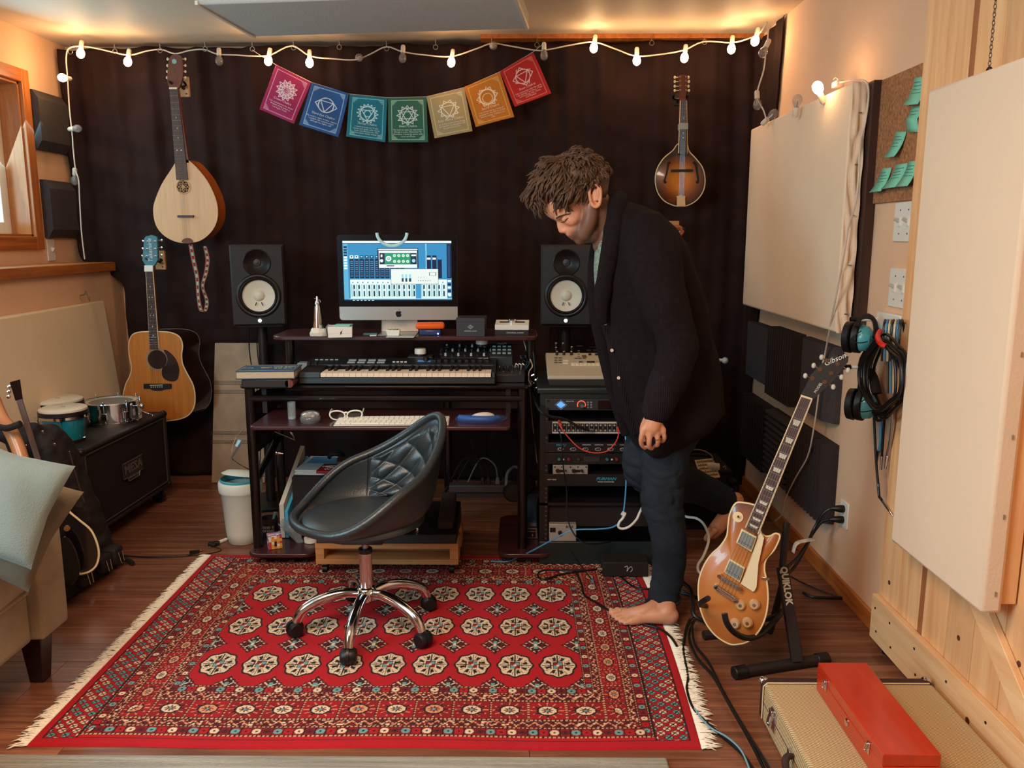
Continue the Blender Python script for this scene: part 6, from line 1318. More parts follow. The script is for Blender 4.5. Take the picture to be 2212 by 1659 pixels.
t, h = unit('equaliser', 'black rack equaliser with red and green knobs and a slatted grille', 'rack unit', 978, 1001, M_face)
for px, c_ in ((1208, (40, 110, 104)), (1229, (140, 34, 30)), (1250, (50, 44, 44)), (1312, (40, 100, 110)), (1333, (130, 30, 26))):
 MB().lathe([(.0125, 0), (.0125, .002), (0, .002)], n=20, M=T(xp(px), 0, h*.5) @ FRONT).build('dial_plate', M_black, t); knob(t, xp(px), h*.5, .0065, mat('knob_%d' % px, C(*c_), .4))
for i in range(12): MB().box((xp(1264+i*2.8), -.001, h*.5), (.0035, .003, h*.5)).build('slat', mat('grille_dim', C(60, 50, 48), .5), t)
for px in (1217, 1322): MB().box((xp(px+1), -.001, h*.45), (.006, .003, .006)).build('button', M_paint, t)
z0, z1 = zr(1022), zr(1003); t = thing('mini_compressor', 'silver half-width rack module with black knobs at the left of the rack', 'rack unit', O+Vector((0, -.016, z0))); h = z1-z0
MB().bx((xp(1195), 0, 0), (xp(1271), .06, h)).build('front_panel', mat('silver_face', C(160, 156, 150), .4, .4), t, bevel=.001)
for px, r_ in ((1205, .008), (1240, .008), (1223, .0035), (1258, .006)): knob(t, xp(px), h*.42, r_, M_black)
for px in (1215, 1249): MB().box((xp(px), -.0005, h*.35), (.022, .001, h*.3)).build('label', M_face, t)
for px in (1199, 1214, 1233, 1249, 1267): MB().cyl((xp(px), -.003, h*.82), (xp(px), 0, h*.82), .003, n=8).build('screw', M_black, t)
t, h = unit('power_conditioner', 'black rack power conditioner with blue lettering at the bottom of the rack', 'rack unit', 1023, 1048, M_face)
text('FURMAN', .0165, mat('teal_print', C(40, 130, 150), .5), t, T(xp(1311), -.001, h*.62) @ FRONT, shear=.3, bold=.0006, sx=1.25); text('POWER CONDITIONER', .0065, M_paint, t, T(xp(1311), -.001, h*.36) @ FRONT); text('MERIT SERIES', .0065, M_paint, t, T(xp(1193), -.001, h*.55) @ FRONT)
t = thing('red_patch_cable', 'red patch cable looping between two sockets of the patch bay', 'cable', O); rd = mat('red_cable', C(214, 70, 54), .4)
q = [P(a, b, yR-.05)-O for a, b in ((1209, 915), (1213, 925), (1228, 945), (1252, 968), (1280, 978), (1310, 975), (1328, 958), (1336, 940), (1336, 928))]; q[0].y = q[-1].y = -.025
MB().tube(cr(q, 5), .0026, n=7).build('cable', rd, t); MB().cyl(q[0]+Vector((0, .02, 0)), q[0]+Vector((.002, -.02, -.006)), .0062, n=10).build('plug', rd, t); MB().cyl(q[-1]+Vector((0, .02, 0)), q[-1]+Vector((0, -.02, -.004)), .0062, n=10).build('plug', rd, t)
t = thing('black_instrument_cable', 'black instrument cable drooping across the rack from the desk to the patch bay', 'cable', O)
q = [P(a, b, c)-O for a, b, c in ((1150, 850, 3.45), (1165, 885, 3.27), (1190, 900, 3.26), (1220, 905, 3.28), (1250, 922, 3.29), (1272, 929, 3.30))]; MB().tube(cr(q, 6), .0055, n=8).build('cable', M_rubber, t); MB().cyl(q[-1], q[-1]+Vector((.016, .01, -.002)), .006, n=10).build('plug', M_steel, t)
q = [P(a, b, c)-O for a, b, c in ((1207, 932, 3.28), (1213, 950, 3.27), (1216, 1000, 3.27), (1224, 1060, 3.28), (1226, 1120, 3.26), (1245, 1160, 3.22), (1275, 1175, 3.22), (1320, 1170, 3.3))]
t2 = thing('hanging_cable', 'thin dark cable hanging down the front of the rack units', 'cable', O); MB().tube(cr(q, 6), .003, n=7).build('cable', M_rubber, t2)
px0, px1 = P(1183, 800, yR+.02).x, P(1183, 800, yR+.02).x+.40
t = thing('sampler', 'beige desktop synthesizer with black knobs and small keys on top of the rack', 'synthesizer', (px0, yR+.03, zt+.0005)); Ws = .40
MB().hexa([(0.01, 0.01, 0), (Ws-.01, .01, 0), (Ws-.01, .30, 0), (.01, .30, 0)], [(0, 0, .030), (Ws, 0, .030), (Ws, .30, .085), (0, .30, .085)]).build('base', mat('sampler_grey', C(56, 52, 46), .5), t, bevel=.003)
sl = .055/.30; tp = MB().hexa([(0, 0, .0305), (Ws, 0, .0305), (Ws, .30, .0855), (0, .30, .0855)], [(.002, .002, .044), (Ws-.002, .002, .044), (Ws-.002, .298, .100), (.002, .298, .100)]).build('panel', mat('sampler_beige', C(176, 164, 142), .45), t, bevel=.002)
def sp(px, py):
 n_ = Vector((0, -sl, 1)); q = onp(px, py, t.location+Vector((0, 0, .0445)), n_)-t.location; return q
Rt = Matrix.Rotation(math.atan(sl), 4, 'X')
for px, py in ((1201, 745), (1216, 745), (1201, 754), (1201, 765), (1203, 763), (1218, 763), (1234, 763), (1235, 753)):
 if (px, py) == (1201, 765): continue
 q = sp(px, py+4); MB().lathe([(.0065, 0), (.0060, .016), (.005, .0175)], n=14, M=Matrix.Translation(q) @ Rt).build('knob', M_black, t); MB().lathe([(.0048, .0176), (0, .0178)], n=12, M=Matrix.Translation(q) @ Rt).build('knob_cap', M_paint, t)
def spbox(px, py, w_, d_, h_, mt, nm): return MB().box((0, 0, h_/2), (w_, d_, h_)).build(nm, mt, t, bevel=.0006, M=None) if False else link(nm, MB().box((0, 0, h_/2), (w_, d_, h_)).mesh(nm, mt), t, M=Matrix.Translation(sp(px, py)) @ Rt)
M_darkb = mat('olive_button', C(86, 80, 66), .5)
for i in range(3):
 for j in range(2): spbox(1201+j*9, 774+i*5, .014, .007, .004, M_darkb, 'button')
for i in range(2): spbox(1222, 780+i*5.5, .024, .009, .004, mat('cream_button', C(214, 200, 172), .5), 'button')
for i in range(3): spbox(1244+i*9, 775, .013, .009, .004, M_darkb, 'button')
for i in range(5): spbox(1250, 758+i*4, .010, .005, .003, M_darkb, 'button')
for i in range(4):
 spbox(1272+i*14, 757, .02, .028, .001, M_face, 'panel_mark'); spbox(1274+i*14, 767, .012, .014, .006, M_black, 'slider')
spbox(1262, 770, .02, .035, .0015, mat('brown_screen', C(110, 70, 50), .4), 'display'); spbox(1300, 750, .11, .012, .001, M_face, 'header_strip'); spbox(1252, 748, .03, .012, .002, M_face, 'panel_mark')
MB().bx((xp(1233)*0+.09, -.0, .0), (.0901, .0001, .0001))
for i in range(14): spbox(1238+i*8.6, 788, .0155, .022, .005, mat('small_white_key', C(222, 208, 178), .5), 'white_key')
for i in range(13):
 if i % 7 in (1, 3, 4): spbox(1242+i*8.6+4, 785, .016, .011, .009, M_darkb if i == 1 else M_face, 'black_key')
z0 = zr(1165); t = thing('small_silver_box', 'small silver audio box with one knob standing in the bottom of the rack', 'audio box', O+Vector((0, -.012, 0)), 0); z1 = zr(1131)
MB().bx((xp(1188), 0, zr(1168)+.002), (xp(1248), .09, z1)).build('case', mat('silver_box', C(170, 164, 156), .45, .3), t, bevel=.002); knob(t, xp(1212), (z0+z1)/2, .009, M_black); MB().box((xp(1196), -.001, z1-.024), (.024, .001, .02)).build('dark_window', M_face, t); text('BOX', .016, M_black, t, T(xp(1233), -.001, z1-.010) @ FRONT)
t = thing('white_power_cable', 'thick white cable looping in front of the rack beside the man', 'cable', O); q = [P(a, b, c)-O for a, b, c in ((1350, 1112, 3.22), (1345, 1120, 3.20), (1338, 1128, 3.20), (1336, 1138, 3.2), (1345, 1142, 3.2), (1360, 1137, 3.2), (1375, 1122, 3.22), (1383, 1105, 3.24), (1392, 1095, 3.26), (1430, 1095, 3.25), (1478, 1115, 3.22), (1505, 1120, 3.2), (1522, 1135, 3.15), (1531, 1165, 3.05), (1520, 1200, 2.98), (1508, 1220, 2.95), (1510, 1236, 2.9), (1525, 1240, 2.85))]; MB().tube(cr(q, 6), .0052, n=8).build('cable', M_white, t); MB().cyl(q[0], q[0]+Vector((-.012, 0, .008)), .010, n=12).build('plug', M_white, t)
t = thing('blue_cable', 'thin light blue cable falling from the patch bay and trailing over the rug', 'cable', O); q = [P(a, b, c)-O for a, b, c in ((1350, 935, 3.28), (1352, 960, 3.26), (1353, 1020, 3.25), (1350, 1080, 3.24), (1343, 1120, 3.22), (1325, 1138, 3.22), (1290, 1143, 3.22), (1235, 1146, 3.24), (1190, 1168, 3.26), (1145, 1192, 3.3))]+[Fz(1120, 1203, .03)-O, Fz(1096, 1213, .014)-O, Fz(1060, 1212, .012)-O]; MB().tube(cr(q, 6), .0032, n=8).build('cable', mat('light_blue_cable', C(70, 150, 200), .35), t)
a, b = Fz(1302, 1246, .012), Fz(1400, 1246, .012); yb = a.y
t = thing('black_supply_box', 'flat black power supply box lying on the rug at the man\'s foot', 'box', (a.x, yb, .012)); MB().bx((0, 0, 0), (b.x-a.x, .10, P(1350, 1215, yb).z-.012)).build('case', M_blackm, t, bevel=.004)
hh = P(1350, 1215, yb).z-.012; MB().tube(cr([((b.x-a.x)*.55+x_, -.001, hh*.55+z_) for x_, z_ in ((-.014, .008), (-.002, .012), (-.004, -.010), (.004, .004), (.014, .010), (.018, -.004), (.010, -.012))], 4), .0009, n=4).build('script_mark', M_paint, t); MB().cyl((-.02, .03, .02), (0, .03, .02), .007, n=10).build('plug', M_steel, t)
rugz = .014
def floorcable(name, label, pts, r, mt, z=rugz, pl=None):
 t = thing(name, label, 'cable', Fz(pts[0][0], pts[0][1], z)); Q = t.location.copy(); q = [Fz(p_[0], p_[1], z+(p_[2] if len(p_) > 2 else 0))-Q for p_ in pts]; MB().tube(cr(q, 6), r, n=8).build('cable', mt, t)
 if pl: MB().cyl(q[-1], q[-1]+(q[-1]-q[-2]).normalized()*.03, r*1.6, n=10).build('plug', pl, t)
 return t
floorcable('rug_cable', 'black cable curling on the rug from the supply box towards the bare foot', [(1300, 1228), (1270, 1232), (1215, 1240), (1175, 1252), (1162, 1242), (1175, 1232), (1230, 1232), (1262, 1232)], .004, M_rubber)
floorcable('looping_cable', 'long black cable looping on the rug right under the toes', [(1305, 1229), (1340, 1245), (1365, 1265), (1395, 1272), (1440, 1270), (1480, 1278)], .004, M_rubber)
floorcable('foot_cable', 'black cable passing under the standing foot across the rug corner', [(1245, 1238), (1256, 1262), (1262, 1285), (1285, 1300), (1310, 1315), (1345, 1330), (1390, 1348), (1425, 1358), (1448, 1375), (1462, 1395)], .0045, M_rubber)
t = thing('stray_lead', 'thin black lead with blue jacketed jack tip leaning onto the rug', 'cable', O); q = [P(1228, 1180, 3.2)-O, P(1252, 1218, 3.0)-O, Fz(1278, 1252, .02)-O, Fz(1284, 1262, .018)-O]; MB().tube([q[0], q[1], q[2]], .0026, n=6).build('cable', M_rubber, t); MB().cyl(q[2], Fz(1281, 1258, .02)-O, .0045, n=8).build('blue_sleeve', mat('blue_sleeve', C(40, 160, 200), .4), t); MB().cyl(Fz(1281, 1258, .02)-O, Fz(1287, 1272, .018)-O, .003, n=8).build('jack_tip', M_chrome, t)
a = P(1452, 985, 3.85); t = thing('black_amplifier', 'low black amplifier behind the man carrying a sheet of music', 'amplifier', (a.x-.05, 3.78, 0)); top = P(1500, 1000, 3.85).z-.02
MB().bx((0, .0, 0), (.33, .34, top)).build('cabinet', M_tolex, t, bevel=.008); MB().bx((.02, -.004, .03), (.31, .0, top-.08)).build('grille', M_grille, t); MB().tube(cr([(.06, .17, top), (.08, .17, top+.03), (.25, .17, top+.03), (.27, .17, top)]), .008, n=8).build('handle', M_rubber, t)
c4 = [P(1493, 995, 3.80), P(1536, 990, 3.80), P(1558, 1035, 3.72), P(1515, 1035, 3.72)]
t = thing('sheet_music', 'cream printed music sheet tilted on the black amplifier behind the man', 'sheet music', M=frame(c4[3], c4[2]-c4[3], c4[0]-c4[3], (c4[2]-c4[3]).cross(c4[0]-c4[3]))); ws, hs = (c4[2]-c4[3]).length, (c4[0]-c4[3]).length
MB().bx((0, 0, -.002), (ws, hs, 0)).build('paper', mat('music_paper', C(222, 200, 160), .8), t)
for k in range(5):
 y_ = hs*(.12+.18*k)
 for j in range(3): MB().box((ws/2, y_+j*.003, .0006), (ws*.85, .0007, .0006)).build('stave', M_blk, t)
 for j in range(7): MB().box((ws*(.12+.12*j), y_+.004+.003*(j % 3), .0008), (.004, .003, .0006)).build('note', M_blk, t)
q0 = P(1541, 1008, 3.78); t = thing('white_socket', 'white cylindrical plug socket with grey cord behind the man', 'plug', q0); MB().lathe([(.012, -.03), (.017, -.028), (.019, 0), (.017, .028), (.010, .03)], n=20, M=Matrix.Rotation(pi/2, 4, 'Y') @ Matrix.Rotation(.2, 4, 'X')).build('body', M_white, t)
MB().tube([v-q0 for v in cr([P(1541, 996, 3.78), P(1537, 984, 3.8), P(1520, 974, 3.82), P(1498, 972, 3.84), P(1480, 985, 3.86)], 5)], .003, n=7).build('cord', mat('grey_cord', C(140, 130, 124), .5), t)
q0, q1 = P(1552, 1010, 3.9), P(1590, 1048, 3.75); t = thing('black_guitar_stand', 'folded black guitar stand tube with white lettering near the curtain corner', 'stand', q0); MB().tube([(0, 0, 0), q1-q0], .022, n=10).build('tube', M_blackm, t)
dd = (q1-q0).normalized(); text('STAGE SERIES', .020, M_paint, t, frame((q1-q0)*.5+Vector((0, -.024, 0)), dd, Vector((-dd.z, 0, dd.x))*1, Vector((0, -1, 0))))
MB().tube([(0, 0, 0), (.0, .1, -q0.z+.01)], .015, n=8).build('leg', M_blackm, t); MB().tube([q1-q0, q1-q0+Vector((.02, -.02, -q1.z+.01))], .015, n=8).build('leg', M_blackm, t)
q0 = P(1565, 778, 4.35); t = thing('cable_clip', 'white round cable clip poking out of the curtain behind the man', 'clip', q0); MB().lathe([(.014, 0), (.018, .012), (.012, .026), (0, .03)], n=20, M=FRONT).build('cap', M_white, t, ang=50); MB().cyl((-.01, 0, 0), (-.05, 0, .004), .008, n=12).build('stem', M_white, t)
# right wall
def rw(px, py, X=XR): return PX(px, py, X)
Xp = 1.17
tl, tr_, br, bl = rw(1620, 281, Xp), rw(1835, 178, Xp), rw(1810, 721, Xp), rw(1605, 659, Xp)
yf, yn = (tl.y+bl.y)/2, (tr_.y+br.y)/2; zT_, zB_ = (tl.z+tr_.z)/2, (bl.z+br.z)/2
t = thing('wall_acoustic_panel', 'large square cream acoustic panel mounted on the right wall above the foam tiles', 'acoustic panel', (Xp, yn, zB_))
m = MB(); n_ = 24
M_can2 = mat('panel_canvas_warm', C(244, 214, 184), .9, noise=.03, nscale=3, bump=.12, bscale=120)
MB().bx((0, 0, 0), (.055, yf-yn, zT_-zB_)).build('fabric_cover', M_can2, t, bevel=.010)
vs = [];
for j in range(41):
 z = (zT_-zB_)*j/40;
 for i in range(9): x = .002+.052*i/8; vs.append((x, -.004-.006*sin(i*1.3+3*sin(j*.31))*sin(pi*i/8)-.004*sin(j*.9+i), z))
m = MB(); m.add(vs, [(j*9+i, j*9+i+1, (j+1)*9+i+1, (j+1)*9+i) for j in range(40) for i in range(8)]); m.build('folded_edge', M_can2, t, ang=180)
for k in range(5): MB().box((.03, -.013, (zT_-zB_)*(.08+.2*k)), (.012, .002, .004)).build('staple', M_steel, t)
MB().bx((.062, -.035, -.0), (.097, yf-yn-.1, zT_-zB_+.0)).build('backing_frame', wood('walnut_frame', C(44, 26, 20), C(74, 44, 32), .6, (10, 10, 1), 3), t)
pts = [(1796, 185, 1.20, 3.2), ]
t = thing('white_lamp_cord', 'white cord hanging from the panel top down past the guitar head to the skirting', 'cord', rw(1874, 185, 1.16)); Q = t.location
cd = [(1815, 178, 1.19), (1850, 173, 1.17), (1872, 178, 1.16), (1876, 210, 1.15), (1868, 270, 1.14), (1858, 310, 1.14), (1855, 380, 1.14), (1848, 440, 1.14), (1833, 490, 1.14), (1825, 540, 1.14), (1812, 610, 1.15), (1798, 680, 1.16), (1783, 760, 1.20), (1776, 792, 1.19), (1768, 855, 1.19), (1758, 925, 1.19), (1745, 985, 1.19), (1720, 1030, 1.19), (1698, 1075, 1.20), (1690, 1110, 1.20), (1675, 1125, 1.2)]
MB().tube([v-Q for v in cr([rw(a, b, x) for a, b, x in cd], 5)], .0032, n=7).build('cord', M_cord, t)
cl = rw(1810, 182, 1.20); MB().box(cl-Q, (.03, .05, .022)).build('switch_box', M_cord, t, bevel=.003); MB().tube([v-Q for v in cr([rw(1815, 178, 1.2), rw(1806, 168, 1.2), rw(1800, 172, 1.2)], 4)], .002, n=6).build('tie', M_cord, t)
def tile_frame(name, label, kind, quad, th=.05, dx=0):
 ys = [rw(a, b).y for a, b in quad]; zs = [rw(a, b).z for a, b in quad]; y0, y1 = (ys[1]+ys[2])/2, (ys[0]+ys[3])/2; z0, z1 = (zs[2]+zs[3])/2, (zs[0]+zs[1])/2
 X = XR-.002
 t = thing(name, label, 'foam tile', (X, y0, z0), group='foam tiles on the right wall'); L_, H_ = y1-y0, z1-z0
 if kind == 'bevel':
  b = .05; m = MB(); B = [(0, 0, 0), (0, L_, 0), (0, L_, H_), (0, 0, H_)]; m.hexa(B, [(-.022, p[1], p[2]) for p in B]); m.hexa([(-.022, p[1], p[2]) for p in B], [(-th, b, .0), (-th, L_-b, .0), (-th, L_-b, H_), (-th, b, H_)]); m.build('foam_block', M_foam, t, ang=20)
 else:
  MB().bx((-.02, 0, 0), (0, L_, H_)).build('foam_base', M_foamd, t); n = 11
  for k in range(n):
   if kind == 'v': w_ = L_/n; m = MB(); m.hexa([(-.02, k*w_, 0), (-.02, (k+1)*w_, 0), (-.02, (k+1)*w_, H_), (-.02, k*w_, H_)], [(-th, k*w_+w_*.3, 0), (-th, (k+1)*w_-w_*.3, 0), (-th, (k+1)*w_-w_*.3, H_), (-th, k*w_+w_*.3, H_)])
   else: w_ = H_/n; m = MB(); m.hexa([(-.02, 0, k*w_), (-.02, L_, k*w_), (-.02, L_, (k+1)*w_), (-.02, 0, (k+1)*w_)], [(-th, 0, k*w_+w_*.3), (-th, L_, k*w_+w_*.3), (-th, L_, (k+1)*w_-w_*.3), (-th, 0, (k+1)*w_-w_*.3)])
   m.build('rib', M_foamd if kind == 'v' else M_foam, t, ang=20)
tile_frame('foam_tile', 'smooth chamfered foam tile on the right wall next to the curtain, upper row', 'bevel', [(1630, 690), (1695, 716), (1677, 832), (1627, 806)])
tile_frame('foam_tile', 'vertically ribbed foam tile in the middle of the upper row on the right wall', 'v', [(1692, 706), (1750, 726), (1726, 872), (1672, 848)], .062)
tile_frame('foam_tile', 'smooth chamfered foam tile behind the gold guitar headstock, upper row', 'bevel', [(1752, 728), (1826, 750), (1814, 912), (1742, 878)])
tile_frame('foam_tile', 'finely ribbed foam tile on the right wall next to the curtain, lower row', 'v', [(1628, 852), (1681, 880), (1665, 1008), (1618, 985)], .055)
tile_frame('foam_tile', 'horizontally ribbed foam tile half hidden by the gold guitar neck', 'h', [(1684, 888), (1735, 912), (1718, 1052), (1668, 1020)], .06)
tile_frame('foam_tile', 'vertically ribbed foam tile above the wall outlet, lower row', 'v', [(1738, 918), (1813, 956), (1804, 1120), (1722, 1072)], .062)
cb0, cb1 = rw(1894, 190, XR), rw(1884, 441, XR)
yb = (cb0.y+cb1.y)/2; zb, zt2 = rw(1884, 441).z, rw(1900, 178).z
cork = MB().bx((XR-.010, 2.10, zb), (XR, yb, zt2)).build('cork_board', mat('cork', C(166, 112, 74), .9, noise=.35, nscale=90, bump=.3, bscale=200), bevel=.002); tag(cork, 'brown cork board on the right wall covered with mint sticky notes', 'cork board')
M_note = mat('mint_note', C(128, 204, 176), .8)
def note(label, quad, fold=False):
 X = XR-.012; c4 = [rw(a, b, X) for a, b in quad]; t = thing('sticky_note', label, 'sticky note', c4[3], group='mint sticky notes on the cork board')
 q = [v-c4[3] for v in c4]; m = MB(); n_ = 6; vs = []
 for j in range(n_+1):
  v = j/n_; a = q[0]*(1-v)+q[3]*v; b = q[1]*(1-v)+q[2]*v; off = -.022*v**2.2 if not fold else -(.02*v if v < .5 else .02-.01*v)
  for s_ in (a, b): vs.append(s_+Vector((off-.001, 0, 0)))
 m.add(vs, [(2*j, 2*j+1, 2*j+3, 2*j+2) for j in range(n_)]); o = m.build('paper', M_note, t, ang=180); s = o.modifiers.new('s', 'SOLIDIFY'); s.thickness = .0008
 def at(u, v): a = q[0]*(1-v)+q[3]*v; b = q[1]*(1-v)+q[2]*v; return a*(1-u)+b*u+Vector((-.022*v**2.2-.0028 if not fold else -(.02*v)-.0028, 0, 0))
 mm = MB()
 for k in range(4):
  v = .18+.13*k; mm.tube([at(.12, v), at(.12+random.uniform(.4, .75), v)], .0007, n=4)
 mm.build('handwriting', mat('pencil_ink', C(60, 110, 104), .8), t, kind='stuff')
note('top mint sticky note on the cork board, partly behind the hanging panel', [(1977, 168), (2002, 164), (1999, 225), (1966, 228)])
note('folded mint sticky note just under the topmost note', [(1970, 232), (1994, 228), (1992, 285), (1967, 285)], True)
note('mint sticky note alone in the middle of the cork board', [(1936, 285), (1959, 284), (1947, 338), (1924, 341)])
note('leftmost mint sticky note of the bottom row on the cork board', [(1906, 364), (1927, 362), (1917, 413), (1892, 416)])
note('middle mint sticky note of the bottom row on the cork board', [(1937, 356), (1962, 352), (1950, 404), (1918, 409)])
note('mint sticky note with a dark mark, right end of the bottom row', [(1964, 349), (1985, 347), (1976, 402), (1949, 404)])
def plate(label, quad, n=2):
 c4 = [rw(a, b) for a, b in quad]; y0, y1 = (c4[1].y+c4[2].y)/2, (c4[0].y+c4[3].y)/2; z0, z1 = (c4[2].z+c4[3].z)/2, (c4[0].z+c4[1].z)/2
 t = thing('light_switch', label, 'switch', (XR, (y0+y1)/2, (z0+z1)/2), group='double switch plates on the right wall'); w_, h_ = y1-y0, z1-z0
 MB().bx((-.007, -w_/2, -h_/2), (0, w_/2, h_/2)).build('plate', M_white, t, bevel=.002)
 for k in (-1, 1):
  y_ = k*w_*.2; MB().box((-.009, y_, 0), (.006, .014, .028)).build('toggle_frame', M_white, t); MB().box((-.017, y_, .006 if k > 0 else .005), (.020, .009, .010), R=Matrix.Rotation(.5, 3, 'Y')).build('toggle', mat('toggle_grey', C(190, 182, 170), .4), t, bevel=.001)
  for s_ in (-1, 1): MB().cyl((-.0085, y_, s_*h_*.3), (-.006, y_, s_*h_*.3), .003, n=8).build('screw', M_steel, t)
plate('upper double switch plate on the right wall below the cork board', [(1938, 436), (1982, 436), (1978, 524), (1933, 520)])
plate('lower double switch plate on the right wall above the ear defenders', [(1928, 578), (1972, 582), (1966, 668), (1921, 662)])
c = rw(1920, 680); t = thing('white_wall_box', 'low white plastic box fixed to the wall above the hanging cables', 'box', (XR, c.y-.05, c.z-.02)); MB().bx((-.03, -.10, -.03), (0, .08, .03)).build('case', M_white, t, bevel=.004)
M_teal2 = mat('teal_ear_cup', C(84, 168, 176), .35, coat=.3)
def hook(px, py, px2):
 p_ = rw(px, py, XR); t = thing('wall_hook', None, 'hook', p_); MB().cyl((0, 0, 0), (-.10, 0, 0), .007, n=12).build('peg', M_white, t); MB().cyl((-.09, 0, 0), (-.12, 0, 0), .009, n=12).build('rubber_tip', M_rubber, t); return t
h1 = hook(1912, 690, 0); h1['label'] = 'upper white wall peg holding ear defenders and cables'; h2 = hook(1892, 793, 0); h2['label'] = 'lower white wall peg with black tip beside the coiled cable'
def ears(label, cups, Y, band):
 p_ = PX(*cups[0], XR-.10); t = thing('ear_defenders', label, 'ear defenders', p_, group='ear defenders on the wall pegs'); Q = t.location
 q = PX(*cups[0], XR-.10)-Q; m = MB(); R_ = Matrix.Rotation(pi/2, 4, 'Y') @ Matrix.Rotation(.9, 4, 'X')
 Mx = Matrix.Translation(q) @ frame((0, 0, 0), Vector((0, 0, 1)), Vector((1, 1, 0)), Vector((1, -1, 0)))
 cup = MB().lathe([(.0, .042), (.022, .038), (.036, .024), (.040, .004), (.038, 0)], n=28, M=Mx @ Matrix.Diagonal((1.15, .9, 1, 1))).build('ear_cup', M_teal2, t)
 MB().lathe([(.041, .004), (.046, .0), (.046, -.018), (.040, -.024), (.0, -.024)], n=28, M=Mx @ Matrix.Diagonal((1.15, .9, 1, 1))).build('cushion', M_rubber, cup)
 MB().lathe([(.044, -.026), (.048, -.03), (.046, -.050), (.036, -.054), (.0, -.052)], n=28, M=Mx @ Matrix.Diagonal((1.15, .9, 1, 1))).build('far_cushion', M_rubber, t)
 MB().tube([v-Q for v in cr([PX(a, b, x_) for a, b, x_ in band], 6)], .016, n=10, flat=.35, up=(1, 0, 0)).build('headband', M_blackm, t)
 MB().tube([q+v for v in cr([Vector((-.02, -.05, .03)), Vector((-.045, -.03, .0)), Vector((-.03, -.055, -.01)), Vector((.0, -.06, -.005))], 4)], .0018, n=6).build('wire_fork', M_blackm, t)
ears('upper pair of teal ear defenders with black headband on the wall peg', [(1859, 730)], 2.7, [(1851, 705, 1.14), (1858, 688, 1.15), (1875, 683, 1.17), (1888, 692, 1.19), (1893, 715, 1.19), (1890, 732, 1.18)])
ears('lower pair of teal ear defenders half behind the coiled black cable', [(1866, 876)], 2.7, [(1856, 850, 1.16), (1860, 820, 1.17), (1872, 800, 1.19), (1885, 812, 1.2), (1895, 850, 1.2)])
t = thing('coiled_cable', 'thick coil of black cables with a red tie hanging from the wall peg', 'cables', rw(1912, 740, XR-.08)); Q = t.location; rg = random.Random(21)
for k in range(13):
 cxp, cyp = 1906+rg.uniform(-6, 14), 815+rg.uniform(-8, 8); rx, ry = rg.uniform(30, 50), rg.uniform(64, 84); X_ = XR-.05-.008*k+.02*(k % 3)
 MB().tube([PX(cxp+rx*cos(a*pi/14), cyp+ry*sin(a*pi/14)*(1+.1*sin(a)), X_)-Q for a in range(28)], .0048, n=7, closed=True).build('cable_loop', M_rubber, t)
MB().tube([v-Q for v in cr([rw(1901, 716, 1.14), rw(1896, 728, 1.12), rw(1902, 742, 1.11), rw(1913, 748, 1.12)], 5)], .0085, n=8).build('red_tie', mat('red_tie', C(200, 34, 26), .4), t)
for k, (a, b, c_, mt) in enumerate((((1888, 900), (1893, 1000), (1897, 1045), M_rubber), ((1912, 880), (1908, 940), (1905, 985), M_rubber), ((1930, 860), (1926, 930), (1917, 985), M_steel), ((1903, 900), (1902, 950), (1899, 972), mat('blue_cable_b', C(70, 150, 190), .4)))):
 pts = [rw(*a, XR-.06)-Q, rw(*b, XR-.05)-Q, rw(*c_, XR-.045)-Q]; cb = MB().tube(cr(pts, 5), .0045, n=7).build('hanging_lead', mt, t); d_ = (pts[2]-pts[1]).normalized(); MB().cyl(pts[2], pts[2]+d_*.05, .006, .004, n=10).build('jack_plug', M_chrome if k else M_steel, cb)
q = [rw(a, b, XR-.045)-Q for a, b in ((1897, 1045), (1899, 1072), (1907, 1083), (1928, 1115))]; MB().tube(q[:3], .0045, n=7).build('hanging_lead', M_rubber, t); MB().cyl(q[2], q[3], .005, .002, n=10).build('jack_plug', M_chrome, t)
cols = [(40, 36, 36), (60, 140, 190), (216, 196, 150), (40, 36, 36), (210, 200, 180), (50, 120, 170), (30, 28, 30)]
t = thing('hanging_patch_leads', 'bunch of thin black blue and cream leads draped over the upper peg', 'cables', rw(1925, 700, XR-.06)); Q = t.location
for k, c_ in enumerate(cols):
 x0 = 1908+k*6; pts = [rw(x0-3, 780, 1.19), rw(x0-1, 730, 1.185), rw(x0+2, 698, 1.19), rw(x0+6, 694, 1.22), rw(x0+10, 740, 1.24), rw(x0+10, 850, 1.24)]; MB().tube([v-Q for v in cr(pts, 5)], .0034, n=7).build('lead', mat('lead_%d' % k, C(*c_), .4), t)
c4 = [rw(1818, 1075), rw(1836, 1090), rw(1834, 1150), rw(1816, 1128)]; y0, y1 = (c4[1].y+c4[2].y)/2, (c4[0].y+c4[3].y)/2; z0, z1 = (c4[2].z+c4[3].z)/2, (c4[0].z+c4[1].z)/2
t = thing('wall_outlet', 'white wall outlet plate low on the right wall with two black plugs in it', 'outlet', (XR, (y0+y1)/2, (z0+z1)/2)); MB().bx((-.007, -.038, -(z1-z0)/2), (0, .038, (z1-z0)/2)).build('plate', M_white, t, bevel=.002)
OUT = t.location.copy()
t = thing('black_power_leads', 'two thick black power leads plugged into the low wall outlet and tied together', 'cables', OUT)
